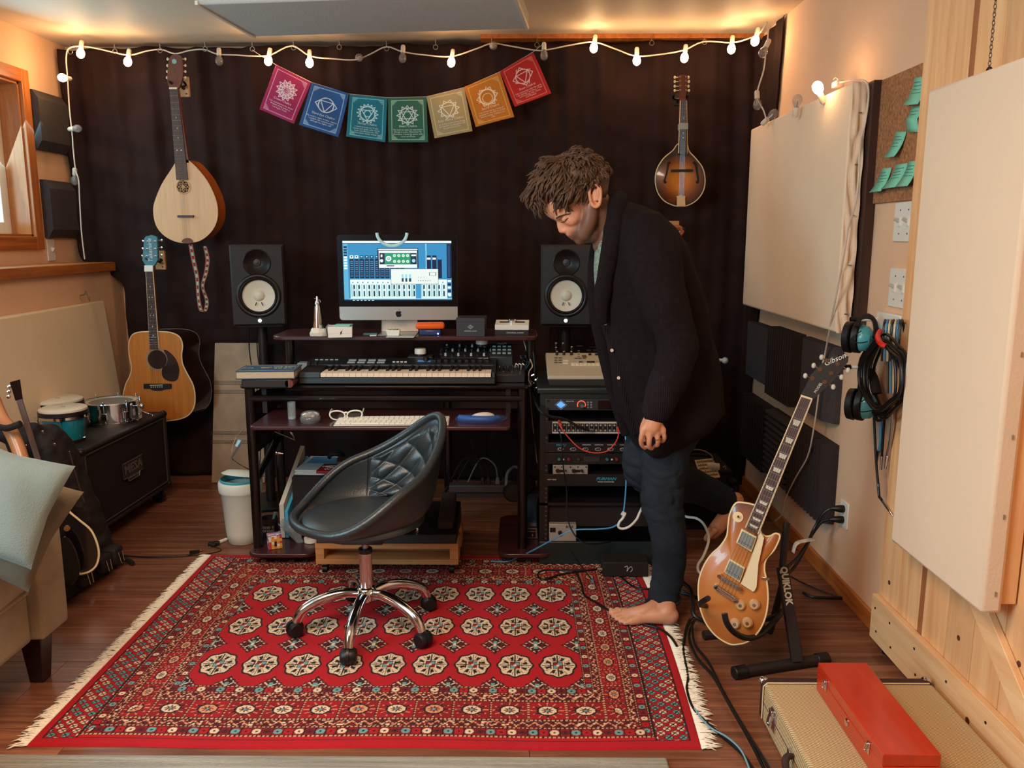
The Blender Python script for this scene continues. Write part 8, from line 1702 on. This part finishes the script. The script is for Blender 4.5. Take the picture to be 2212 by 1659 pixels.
o3 = smooth2([b3(*p) for p in ((120, 1175), (135, 1160), (152, 1172), (165, 1200), (172, 1232), (165, 1255), (140, 1270), (100, 1262), (75, 1235), (80, 1200))], 4); MB().prism(o3, 0, .045).build('body', M_gb, t, bevel=.008)
MB().prism([b3(*p) for p in ((88, 1180), (110, 1176), (70, 1000), (55, 1003))], -.012, .01).build('neck', M_rose, t, bevel=.003)
M_bag = mat('black_nylon_bag', C(26, 17, 17), .75, noise=.3, nscale=14, bump=.9, bscale=22)
t = thing('gig_bag', 'rumpled black gig bag draped over the instruments beside the speaker cabinet', 'bag', P(110, 960, 3.2)); Q = t.location
m = MB(); rg = random.Random(8)
def q_(px, py, Y): return P(px, py, Y)-Q
m.tube(cr([q_(-60, 945, 3.05), q_(10, 940, 3.12), q_(60, 932, 3.15), q_(95, 945, 3.18)], 5), [.035+.006*sin(i*1.3) for i in range(16)], n=12)
m.tube(cr([q_(75, 935, 3.18), q_(105, 975, 3.22), q_(140, 1040, 3.25), q_(180, 1110, 3.27), q_(215, 1170, 3.30), q_(228, 1195, 3.32)], 5), [.06, .075, .085, .088, .09, .09, .09, .09, .088, .086, .084, .082, .08, .078, .075, .07, .068, .064, .06, .055, .05, .048, .045, .04, .035, .03][:26], n=14)
m.tube(cr([q_(40, 950, 3.12), q_(80, 1000, 3.16), q_(95, 1060, 3.2), q_(120, 1150, 3.24)], 5), [.05+.01*sin(i) for i in range(16)], n=12)
me = remeshed(m, .012, 2)
from mathutils import noise as _ns
displace(me, lambda c: .010*_ns.noise(c*14)+.006*_ns.noise(c*33))
me.materials.append(M_bag); link('fabric', me, t, ang=180)
for px, py in ((92, 933), (56, 963), (118, 960)): MB().box(q_(px, py, 3.06), (.010, .006, .010)).build('buckle', M_chrome, t, bevel=.001)
MB().tube([v for v in cr([q_(150, 975, 3.13), q_(165, 1030, 3.16), q_(182, 1085, 3.18)], 5)], .003, n=6).build('zip', mat('zip_brown', C(70, 52, 44), .5), t)
t = thing('wooden_neck', 'tan wooden instrument neck leaning behind the cushion at the left edge', 'instrument neck', P(10, 900, 2.95)); Q2 = t.location
MB().tube([v-Q2 for v in cr([P(-16, 850, 2.98), P(2, 895, 2.95), P(25, 935, 2.92), P(42, 975, 2.90), P(52, 1015, 2.88)], 5)], [.020]*8+[.024]*13, n=14).build('neck', wood('tan_wood', C(176, 112, 70), C(196, 134, 90), .4, (6, 6, 1), 4, coat=.3), t)
MB().tube([v-Q2 for v in cr([P(-10, 920, 2.88), P(15, 925, 2.86), P(45, 915, 2.86)], 5)], .012, n=8).build('strap', M_blackm, t)
A_, B_ = Fz(170, 1285, 0), Fz(258, 1222, 0); t = thing('guitar_rack', 'low padded black multi-guitar rack with metal clips on the floor by the sofa', 'guitar rack', A_); d_ = (B_-A_); L_ = d_.length; t.rotation_euler = (0, 0, atan2(d_.y, d_.x))
MB().bx((-.25, -.0, .0), (L_, .05, .065)).build('front_bar', M_blackm, t, bevel=.012); MB().bx((-.25, .22, .0), (L_, .27, .065)).build('rear_bar', M_blackm, t, bevel=.012)
for x0 in (-.24, L_-.06): MB().bx((x0, .0, .0), (x0+.05, .30, .05)).build('side_bar', M_blackm, t, bevel=.01)
for k, x0 in enumerate((.02, L_*.52, L_-.05)):
 MB().bx((x0-.03, -.035, .03), (x0+.035, .03, .105)).build('pad_block', mat('pad_black', C(30, 24, 24), .7), t, bevel=.012)
 MB().tube([(x0-.01, -.037, .085), (x0+.012, -.040, .085), (x0+.014, -.045, .04), (x0-.008, -.045, .04)], .0025, n=6, closed=True).build('clip', M_chrome, t)
MB().tube(cr([(L_, .02, .03), (L_+.03, -.02, .015), (L_+.0, -.06, .012)], 5), .010, n=8).build('strap_end', M_blackm, t)
# the man
from mathutils.bvhtree import BVHTree
from mathutils import noise as _ns
M_skin_ = None
def skinmat(name, col, col2):
 m = mat(name, col, .5, noise=.10, nscale=18, bump=.12, bscale=120); b = m.node_tree.nodes['Principled BSDF']; b.inputs['Subsurface Weight'].default_value = .12; b.inputs['Subsurface Radius'].default_value = (.02, .008, .004); b.inputs['Subsurface Scale'].default_value = .5; return m
M_sk2 = skinmat('skin_plain', C(206, 146, 114), 0); M_sk = attr_mat('skin', .5, bump=.12, bscale=140); _b = M_sk.node_tree.nodes['Principled BSDF']; _b.inputs['Subsurface Weight'].default_value = .12; _b.inputs['Subsurface Radius'].default_value = (.02, .008, .004); _b.inputs['Subsurface Scale'].default_value = .5
man = thing('person', 'barefoot man in a dark shawl cardigan and jeans stepping forward and looking down', 'person', Fz(1430, 1330, .012))
OM = man.location.copy()
def p3(px, py, Y): return P(px, py, Y)-OM
def limb(m, pts, n=16, sub=4):
 q = cr([Vector(a[:3]) for a in pts], sub); rs = [a[3] for a in pts]; rr = []
 for i in range(len(rs)-1):
  for k in range(sub): f = k/sub; f = f*f*(3-2*f); rr.append(rs[i]*(1-f)+rs[i+1]*f)
 rr.append(rs[-1]); m.tube(q, rr, n=n); m.sph(q[0], rr[0]*.995, 14); m.sph(q[-1], rr[-1]*.995, 14)
def pr(px, py, Y, r): v = p3(px, py, Y); return (v.x, v.y, v.z, r)
def fr_(px, py, r, dz=0): v = Fz(px, py, .013+r+dz)-OM; return (v.x, v.y, v.z, r)
YH = 2.90
Ff, Uu = Vector((-.69, 0, -.724)), Vector((-.724, 0, .69)); Ly = Vector((0, 1, 0))
RH = Matrix((Ff, Ly, Uu)).transposed()
b = MB()
b.sph(p3(1247, 405, YH), (.096, .075, .090), 28, R=RH)
b.sph(p3(1207, 438, YH), (.060, .060, .062), 24, R=RH)
b.sph(p3(1234, 461, YH), (.047, .058, .060), 24, R=RH)
b.sph(p3(1249, 494, YH), (.040, .042, .044), 24, R=RH)
for s in (-1, 1):
 b.sph(p3(1237, 471, YH+s*.034), (.030, .022, .026), 16, R=RH)
 b.sph(p3(1210, 465, YH+s*.022), (.023, .026, .010), 14, R=RH)
 limb(b, [pr(1278, 440, YH+s*.048, .026), pr(1274, 478, YH+s*.042, .028), pr(1262, 505, YH+s*.024, .026)], 14)
 b.sph(p3(1220, 499, YH+s*.0095), (.009, .008, .008), 12, R=RH)
limb(b, [pr(1210, 476, YH, .013), pr(1210, 486, YH, .0115), pr(1212, 494, YH, .0115), pr(1213.5, 497.5, YH, .0118)], 12)
limb(b, [pr(1218, 478, YH, .018), pr(1224, 492, YH, .017), pr(1228, 500, YH, .014)], 12)
limb(b, [pr(1232, 502, YH, .018), pr(1244, 508, YH, .020)], 14)
b.sph(p3(1230.5, 507, YH), (.010, .021, .0062), 14, R=RH); b.sph(p3(1238, 513.5, YH), (.010, .019, .0066), 14, R=RH)
b.sph(p3(1254, 516, YH), (.023, .026, .021), 16, R=RH)
limb(b, [pr(1256, 508, YH, .032), pr(1280, 498, YH, .042)], 16)
limb(b, [pr(1280, 440, YH, .060), pr(1300, 470, 2.91, .058), pr(1325, 505, 2.93, .064)], 20)
limb(b, [pr(1340, 520, 2.93, .10), pr(1385, 580, 2.93, .13), pr(1405, 680, 2.93, .13), pr(1425, 780, 2.93, .125), pr(1435, 870, 2.93, .125)], 24)
for s, YY in ((0, 2.76), (1, 3.12)): limb(b, [pr(1380, 545, 2.93+(-.1 if not s else .1), .075), pr(1400, 545, YY, .062)], 16)
limb(b, [pr(1400, 545, 2.75, .060), pr(1432, 640, 2.71, .050), pr(1468, 740, 2.68, .042), pr(1448, 810, 2.67, .040), pr(1425, 875, 2.655, .030), pr(1416, 897, 2.65, .028)], 16)
limb(b, [pr(1375, 560, 3.12, .056), pr(1385, 660, 3.15, .048), pr(1400, 750, 3.14, .040), pr(1375, 820, 3.08, .034), pr(1365, 850, 3.04, .027)], 16)
limb(b, [pr(1362, 862, 3.03, .026), pr(1362, 885, 3.02, .024), pr(1366, 898, 3.02, .014)], 12)
WZ = 2.645
limb(b, [pr(1416, 893, WZ, .027), pr(1412, 910, WZ, .029), pr(1409, 922, WZ, .029)], 16)
for kx, ky, dy in ((1391, 928, -.006), (1404, 935, -.010), (1419, 936, -.008), (1432, 930, -.002)): limb(b, [pr(1412, 905, WZ, .017), pr(kx, ky, WZ+dy, .0125)], 12)
fing = [[(1390, 929, -.008, .0115), (1385, 946, -.006, .0105), (1386, 960, .006, .0095), (1393, 968, .020, .0085)],
  [(1404, 936, -.012, .0118), (1402, 954, -.010, .0108), (1403, 966, .004, .0098), (1408, 969, .018, .0086)],
  [(1419, 936, -.010, .0112), (1421, 951, -.008, .0102), (1420, 961, .006, .0094), (1416, 962, .020, .0084)],
  [(1432, 930, -.004, .0100), (1435, 943, -.002, .0092), (1433, 952, .010, .0084), (1428, 954, .022, .0076)]]
for f in fing: limb(b, [pr(a, c, WZ+d, r*.86) for a, c, d, r in f], 10)
limb(b, [pr(1400, 903, WZ+.016, .015), pr(1391, 920, WZ+.030, .013), pr(1388, 938, WZ+.036, .0105), pr(1392, 950, WZ+.038, .009)], 10)
limb(b, [pr(1438, 880, 2.93, .12), pr(1440, 915, 2.93, .11)], 20)
LEG = [pr(1440, 905, 2.88, .088), pr(1437, 985, 2.86, .072), pr(1430, 1085, 2.845, .058), pr(1444, 1150, 2.85, .055), pr(1445, 1230, 2.85, .042), pr(1440, 1292, 2.845, .034)]
LEG2 = [pr(1428, 905, 3.02, .088), pr(1400, 960, 3.04, .075), pr(1392, 1020, 3.06, .062), pr(1450, 1035, 3.12, .058), pr(1520, 1055, 3.17, .046), pr(1572, 1085, 3.20, .034)]
limb(b, LEG, 18); limb(b, LEG2, 18)
limb(b, [pr(1440, 1290, 2.845, .034), fr_(1440, 1322, .034, .008)], 14)
limb(b, [fr_(1449, 1330, .030), fr_(1425, 1330, .030), fr_(1395, 1331, .026)], 14)
limb(b, [pr(1432, 1300, 2.845, .033), fr_(1402, 1318, .027, .016), fr_(1375, 1324, .024, .010), fr_(1352, 1326, .019, .002)], 14)
limb(b, [fr_(1400, 1330, .027), fr_(1378, 1337, .020), fr_(1364, 1341, .016)], 12)
limb(b, [fr_(1352, 1325, .021), fr_(1360, 1332, .019), fr_(1368, 1339, .016)], 12)
for pts in ([(1350, 1322, .0170, 0), (1336, 1322, .0150, 0), (1322, 1323, .0140, 0)], [(1350, 1329, .0120, .003), (1336, 1329, .0105, .004), (1325, 1331, .0095, 0)], [(1354, 1334, .0115, .002), (1342, 1335, .0100, .003), (1332, 1337, .0092, 0)], [(1360, 1338, .0110, .001), (1349, 1340, .0096, .002), (1340, 1342, .0088, 0)], [(1368, 1341, .0110, 0), (1358, 1344, .0095, 0), (1350, 1346, .0086, 0)]):
 limb(b, [fr_(a, c, r, d) for a, c, r, d in pts], 10)
limb(b, [pr(1572, 1085, 3.20, .034), pr(1583, 1082, 3.20, .033), pr(1590, 1078, 3.2, .029)], 14)
limb(b, [pr(1592, 1080, 3.2, .028), pr(1573, 1108, 3.19, .032), pr(1552, 1136, 3.18, .031), pr(1540, 1150, 3.18, .027)], 14)
for k in range(5):
 yy = 3.145+k*.020; r_ = .0130 if k == 4 else .0095; limb(b, [pr(1543, 1146, yy, .015), pr(1534-k*.6, 1156, yy, r_*1.05), pr(1529-k*.6, 1163, yy, r_)], 10)
me = remeshed(b, .0042, 3, .45)
me.materials.append(M_sk)
hc = p3(1247, 405, YH)
nv_ = len(me.vertices); co = np.empty(nv_*3, 'f'); me.vertices.foreach_get('co', co); co = co.reshape(-1, 3)
def dist(px, py, Y=YH): q = np.array(p3(px, py, Y)); return np.sqrt(((co-q)**2).sum(1))
base = np.tile(np.array(C(206, 146, 114), 'f'), (nv_, 1)); stub = np.array(C(84, 56, 44), 'f'); lipc = np.array(C(172, 92, 78), 'f')
d_ = co-np.array(hc); u_ = d_@np.array(Uu); f_ = d_@np.array(Ff); sm = lambda x: np.clip(x, 0, 1)**2*(3-2*np.clip(x, 0, 1))
lo = sm((-.050-.25*np.clip(f_-.03, 0, 1)-u_)/.030)*sm((f_+.06)/.03)*sm((.26-np.sqrt((d_**2).sum(1)))/.02)*sm((dist(1214, 492)-.026)/.012)
lo = lo*.85
base = base*(1-lo[:, None])+stub*lo[:, None]
l_ = np.exp(-(dist(1230, 512)/.011)**2)*.8; base = base*(1-l_[:, None])+lipc*l_[:, None]
r_ = (np.exp(-(dist(1222, 492, YH-.04)/.022)**2)+np.exp(-(dist(1207, 502)/.012)**2))*.25; base[:, 1:3] *= (1-r_[:, None])
base[:, 3] = 1
at = me.color_attributes.new('Col', 'FLOAT_COLOR', 'POINT'); at.data.foreach_set('color', base.astype('f').ravel())
body = link('body', me, man, ang=180)
m = MB(); ec = p3(1286, 423, YH-.078); ea, eb = Vector((-.003, 0, .036)), Vector((.018, 0, .002))
pts = [ec+ea*cos(a)+eb*sin(a)*(1+.35*(cos(a) > 0)*cos(a)) for a in [2*pi*k/20 for k in range(20)]]
m.tube(pts, [.0058 if cos(2*pi*k/20) > -.6 else .0072 for k in range(20)], n=8, closed=True); m.sph(ec+Vector((0, .008, 0)), (.012, .006, .026), 14); m.tube([ec+ea*.6+eb*.4, ec+ea*.2+eb*.5-Vector((0, .003, 0)), ec-ea*.3+eb*.35, ec-ea*.45-eb*.1], .0042, n=7)
me2 = remeshed(m, .003, 2); me2.materials.append(M_sk2); link('ear', me2, man, ang=180)
M_hair = mat('dark_brown_hair', C(82, 57, 41), .6, noise=.35, nscale=30)
fb_ = BVHTree.FromPolygons([v.co.copy() for v in me.vertices], [tuple(p.vertices) for p in me.polygons])
def onf(px, py, off=0):
 h_ = fb_.ray_cast(Vector((0, 0, EYE))-OM, ray(px, py)); return None if h_[0] is None else h_[0]+h_[1]*off
def both(name, make, mt, parent=None):
 o1 = None
 for s in (1, -1):
  m = MB(); make(m)
  if s < 0: m.v = [(x, 2*(YH-OM.y)-y, z) for x, y, z in m.v]; m.f = [f[::-1] for f in m.f]
  m.build(name, mt, man, ang=180)
def lid(m):
 c = onf(1219, 473, -.004)
 if c: m.sph(c, (.0125, .009, .0085), 16, R=RH)
both('eyelid', lid, M_sk2)
def strand(pts, rs):
 def f(m):
  q = [onf(a, c, .0012) for a, c in pts]; q = [v for v in q if v is not None]
  if len(q) > 2: m.tube(cr(q, 3), [rs[0]*sin(pi*(k+.6)/(3*len(q)))+rs[1] for k in range(3*(len(q)-1)+1)], n=6)
 return f
both('eyelash', strand([(1212, 480), (1217, 479), (1222, 476), (1227, 471)], (.0014, .0008)), M_hair)
def brow(m):
 for k in range(34):
  f = k/33; px = 1202+27*f; py = 470-9*f+6*(f-.5)**2; a, e = onf(px, py, .001), onf(px+4.5, py-1.5-3*(1-f), .0022)
  if a and e: m.tube([a, e], [.0026, .0007], n=5)
both('eyebrow', brow, M_hair)
h = MB()
for px, py, r in ((1252, 376, .080), (1222, 380, .070), (1190, 396, .052), (1168, 414, .034), (1278, 386, .064), (1288, 412, .044), (1234, 400, .082), (1300, 425, .022), (1258, 420, .052)):
 for s in (-1, 0, 1): h.sph(p3(px, py, YH+s*.030), r*(1 if s == 0 else .86), 14)
mh = remeshed(h, .008, 3)
rg = random.Random(17)
displace(mh, lambda c: .009*_ns.noise(c*22)+.006*_ns.noise(c*48))
def inhair(c):
 d = c-hc; f, u = d.dot(Ff), d.dot(Uu)
 return u > .015+.25*max(0, f-.02)-.5*max(0, -f-.03)
lk = MB(); bv = BVHTree.FromPolygons([v.co.copy() for v in mh.vertices], [tuple(p.vertices) for p in mh.polygons])
for k in range(2300):
 th, ph = rg.uniform(0, 2*pi), rg.uniform(-.25, 1.45)
 d = (Ff*cos(th)*cos(ph)+Ly*sin(th)*cos(ph)+Uu*sin(ph)); hit = bv.ray_cast(hc+Uu*.0, d)
 o_, n_ = hit[0], hit[1]
 if o_ is None: continue
 dd = o_-hc; f, u = dd.dot(Ff), dd.dot(Uu)
 if u < .0 and f > .0: continue
 flow = (Ff*rg.uniform(.6, 1.0)-Uu*.25+Ly*rg.uniform(-.35, .35)) if f > -.03 else (-Uu*.8-Ff*rg.uniform(-.5, .3)+Ly*rg.uniform(-.5, .5))
 if k > 1500: flow = Ff*rg.uniform(.1, 1)-Uu*rg.uniform(-.1, .9)+Ly*rg.uniform(-.4, .4)
 flow = (flow-n_*flow.dot(n_)).normalized(); n_ = (o_-hc).normalized(); L = rg.uniform(.036, .070)*(1.0 if f > -.03 else .55)
 q = [o_-n_*.012, o_+flow*L*.35+n_*.004, o_+flow*L*.75+n_*rg.uniform(-.002, .007), o_+flow*L*1.05+n_*rg.uniform(-.008, .006)]
 lk.tube(cr(q, 2), [.0036, .0042, .0043, .0042, .0036, .0022, .0006], n=5)
for k in range(90):
 px, py = rg.uniform(1158, 1222), rg.uniform(405, 438); s = rg.uniform(-.055, .05)
 a = p3(px, py-12, YH+s); e = p3(px+rg.uniform(-10, 6)*(px < 1200)-2, min(478 if px < 1180 else 462, py+rg.uniform(20, 46)), YH+s-rg.uniform(-.01, .015))
 mid = (a+e)/2+Ff*.016; lk.tube(cr([a, mid, e], 4), [.0042, .0042, .004, .0038, .0034, .003, .0022, .0014, .0005], n=5)
for k in range(26):
 a = p3(rg.uniform(1262, 1276), rg.uniform(402, 432), YH-.072); lk.tube([a, a+Vector((-.004, 0, -.018))+Ff*.003], [.003, .0008], n=5)
mh.materials.append(M_hair); ho = link('hair', mh, man, ang=180)
lk.build('hair_locks', M_hair, ho, ang=180, kind='stuff')
def loft(m, rows, YC, n=36, sq=.85):
 vs = []
 for py, xl, xr, hd, yc in rows:
  a, c = p3(xl, py, yc), p3(xr, py, yc); ce = (a+c)/2; hx = (c-a).length/2
  for k in range(n):
   t_ = 2*pi*k/n; cx_, sy_ = cos(t_), sin(t_); vs.append(ce+Vector((hx*math.copysign(abs(cx_)**sq, cx_), hd*math.copysign(abs(sy_)**sq, sy_), 0)))
 R_ = len(rows); m.add(vs, [(j*n+i, j*n+(i+1) % n, (j+1)*n+(i+1) % n, (j+1)*n+i) for j in range(R_-1) for i in range(n)]+[tuple(range(n-1, -1, -1)), tuple(range((R_-1)*n, R_*n))])
M_knit = mat('navy_black_knit', C(27, 20, 23), .95, noise=.25, nscale=70, bump=.6, bscale=420, spec=.2)
M_rib = mat('ribbed_knit', C(29, 22, 27), .95, noise=.2, nscale=60, spec=.2); wave_bump(M_rib, 45, .5, 'X', .006)
j = MB()
rows = [(428, 1325, 1345, .050, 2.93), (442, 1312, 1388, .10, 2.93), (462, 1304, 1425, .150, 2.93), (490, 1297, 1455, .185, 2.93), (530, 1293, 1482, .200, 2.93), (600, 1290, 1508, .200, 2.93), (660, 1292, 1528, .195, 2.93), (750, 1306, 1548, .195, 2.93), (830, 1322, 1562, .205, 2.93), (885, 1337, 1566, .21, 2.93), (912, 1348, 1535, .205, 2.93), (938, 1358, 1492, .19, 2.93), (962, 1368, 1450, .16, 2.93)]
loft(j, [(a, x0, x1, h_, y_) for a, x0, x1, h_, y_ in rows], 2.93)
limb(j, [pr(1398, 520, 2.80, .098), pr(1412, 560, 2.745, .094), pr(1432, 640, 2.705, .080), pr(1466, 735, 2.675, .068), pr(1456, 790, 2.665, .062), pr(1432, 850, 2.655, .055)], 20)
limb(j, [pr(1370, 520, 3.05, .095), pr(1378, 560, 3.11, .09), pr(1390, 660, 3.14, .075), pr(1404, 750, 3.13, .066), pr(1385, 810, 3.09, .056), pr(1368, 850, 3.05, .05)], 18)
jm = remeshed(j, .009, 5)
def jw(co):
 c = co+OM; w_ = .012*_ns.noise(Vector((c.x*6, c.y*5, c.z*2.4)))-.010*abs(_ns.noise(Vector((c.x*11, c.y*6, c.z*5))))+.004*sin(c.z*26+c.x*30+4*_ns.noise(c*3))*max(0, min(1, (1.25-c.z)*2)); return w_
displace(jm, jw)
jm.materials.append(M_knit); jk = link('cardigan', jm, man, ang=180)
jbv = BVHTree.FromPolygons([v.co.copy() for v in jm.vertices], [tuple(p.vertices) for p in jm.polygons])
def onj(px, py, off=0, bv_=None):
 d = ray(px, py); h_ = (bv_ or jbv).ray_cast(Vector((0, 0, EYE))-OM, d)
 return None if h_[0] is None else h_[0]+h_[1]*off
cf = MB(); limb(cf, [pr(1443, 815, 2.660, .059), pr(1433, 845, 2.656, .058), pr(1424, 872, 2.653, .053), pr(1418, 886, 2.652, .049)], 20); cme = remeshed(cf, .006, 3)
cme.materials.append(M_rib); link('cuff', cme, man, ang=180)
def rollpts(l, r, n=12, flat=1):
 return MB().tube(cr(l, 5), r, n=n, flat=flat)
col = MB(); near = [p3(1338, 428, 2.98), p3(1334, 436, 2.89), p3(1334, 462, 2.83), p3(1328, 500, 2.80), p3(1318, 550, 2.79), p3(1306, 610, 2.80), p3(1300, 660, 2.81), p3(1304, 700, 2.82)]
q = cr(near, 5); col.tube(q, [.028+.010*sin(pi*min(1, i/26)) if i < 26 else .028*(1-(i-26)/14)+.006 for i in range(len(q))], n=12)
far = [p3(1338, 428, 2.94), p3(1322, 440, 3.02), p3(1306, 470, 3.03), p3(1294, 520, 3.03), p3(1287, 570, 3.03), p3(1286, 620, 3.03), p3(1290, 680, 3.02), p3(1304, 750, 3.0), p3(1320, 820, 2.99), p3(1338, 890, 2.98), p3(1354, 940, 2.98)]
q = cr(far, 5); col.tube(q, [.020+.010*sin(pi*i/len(q)) for i in range(len(q))], n=12)
cm = remeshed(col, .006, 4); cm.materials.append(M_knit); link('shawl_collar', cm, man, ang=180)
bd = MB(); q = [onj(a, c, .002) for a, c in ((1304, 690), (1314, 720), (1324, 750), (1336, 790), (1346, 830), (1356, 870), (1366, 910), (1376, 940))]; q = [v for v in q if v is not None]
if len(q) > 3: bd.tube(cr(q, 4), .014, n=10, flat=.3, up=(0, 1, 0)); bd.build('button_band', M_rib, man, ang=180)
for px, py in ((1312.5, 697), (1326, 755), (1340, 814)):
 c = onj(px, py, .009)
 if c is not None: MB().lathe([(.006, 0), (.0055, .002), (0, .0022)], n=16, M=Matrix.Translation(c+Vector((0, -.012, 0))) @ FRONT).build('button', mat('shell_button', C(214, 200, 180), .3), man)
pk = [onj(a, c, .001) for a, c in ((1395, 800), (1380, 830), (1388, 850))]
M_tee = mat('striped_tee', C(124, 142, 130), .9, noise=.5, nscale=60, stretch=(1, 1, 5))
s_ = MB(); loft(s_, [(500, 1292, 1330, .06, 2.93), (530, 1286, 1340, .09, 2.93), (580, 1283, 1340, .09, 2.93), (640, 1286, 1345, .09, 2.93), (700, 1300, 1350, .08, 2.93)], 2.93)
sm_ = remeshed(s_, .008, 3); sm_.materials.append(M_tee); link('t_shirt', sm_, man, ang=180)
MB().tube([p3(1283, 505, 2.93)+Vector((.045*cos(a)*1.2+.04, .058*sin(a), -.02*cos(a))) for a in [pi*.5+pi*k/12 for k in range(13)]], .005, n=8).build('neck_band', M_tee, man)
def denim():
 m = mat('faded_denim', C(37, 43, 52), .9, noise=.35, nscale=6, bump=.4, bscale=260, spec=.2); return m
M_jean = denim()
jn = MB(); limb(jn, [pr(1440, 880, 2.93, .128), pr(1440, 925, 2.93, .122)], 22)
limb(jn, [pr(1440, 905, 2.87, .098), pr(1437, 985, 2.86, .082), pr(1431, 1050, 2.85, .074), pr(1430, 1090, 2.845, .072), pr(1441, 1135, 2.85, .064), pr(1446, 1200, 2.85, .058), pr(1440, 1262, 2.848, .055), pr(1432, 1290, 2.845, .058)], 20)
limb(jn, [pr(1428, 905, 3.02, .095), pr(1400, 960, 3.04, .084), pr(1390, 1015, 3.06, .075), pr(1430, 1038, 3.10, .074), pr(1480, 1045, 3.14, .068), pr(1530, 1062, 3.17, .060), pr(1560, 1080, 3.19, .056)], 20)
jnm = remeshed(jn, .008, 4)
def jw2(co):
 c = co+OM; kn = math.exp(-((c.z-.50)/.10)**2)+.9*math.exp(-((c.z-.10)/.07)**2)+.25
 n2 = abs(_ns.noise(Vector((c.x*9+3*_ns.noise(c*4), c.y*9, c.z*26+c.x*14)))); return (.005-.020*min(kn, 1.1)*(.35-min(n2, .35))*.9)
displace(jnm, jw2)
jnm.materials.append(M_jean); link('jeans', jnm, man, ang=180)
jv = BVHTree.FromPolygons([v.co.copy() for v in jnm.vertices], [tuple(p.vertices) for p in jnm.polygons])
MB().tube([v for v in [onj(a, c, .001, jv) for a, c in ((1430, 985), (1426, 1040), (1420, 1100), (1432, 1160), (1436, 1220), (1430, 1280))] if v is not None], .0016, n=5).build('seam', mat('denim_seam', C(40, 46, 56), .8), man) if False else None
hem = MB(); hc_ = p3(1432, 1299, 2.845); hem.tube([hc_+Vector((.060*cos(a)+0, .056*sin(a), -.014*cos(a)*-1)) for a in [2*pi*k/28 for k in range(28)]], .0075, n=8, closed=True); hem.build('trouser_hem', M_jean, man, ang=180)
rc = p3(1420.5, 948, WZ-.008); MB().tube([rc+Vector((.0112*cos(a), .0112*sin(a), .002*cos(a))) for a in [2*pi*k/20 for k in range(20)]], .0016, n=6, closed=True).build('ring', mat('gold', C(220, 170, 90), .25, 1), man)
for f in fing[:0]: pass
for a, c, r in ((1320, 1321, .0140), (1324, 1330, .0095), (1331, 1336, .0092), (1339, 1341, .0088), (1349, 1345, .0086)):
 v = Fz(a, c, .013+r)-OM; MB().sph((v.x-.001, v.y-.002, v.z+r*.72), (r*.55, r*.6, r*.28), 10).build('toenail', mat('nail', C(222, 176, 150), .35), man)
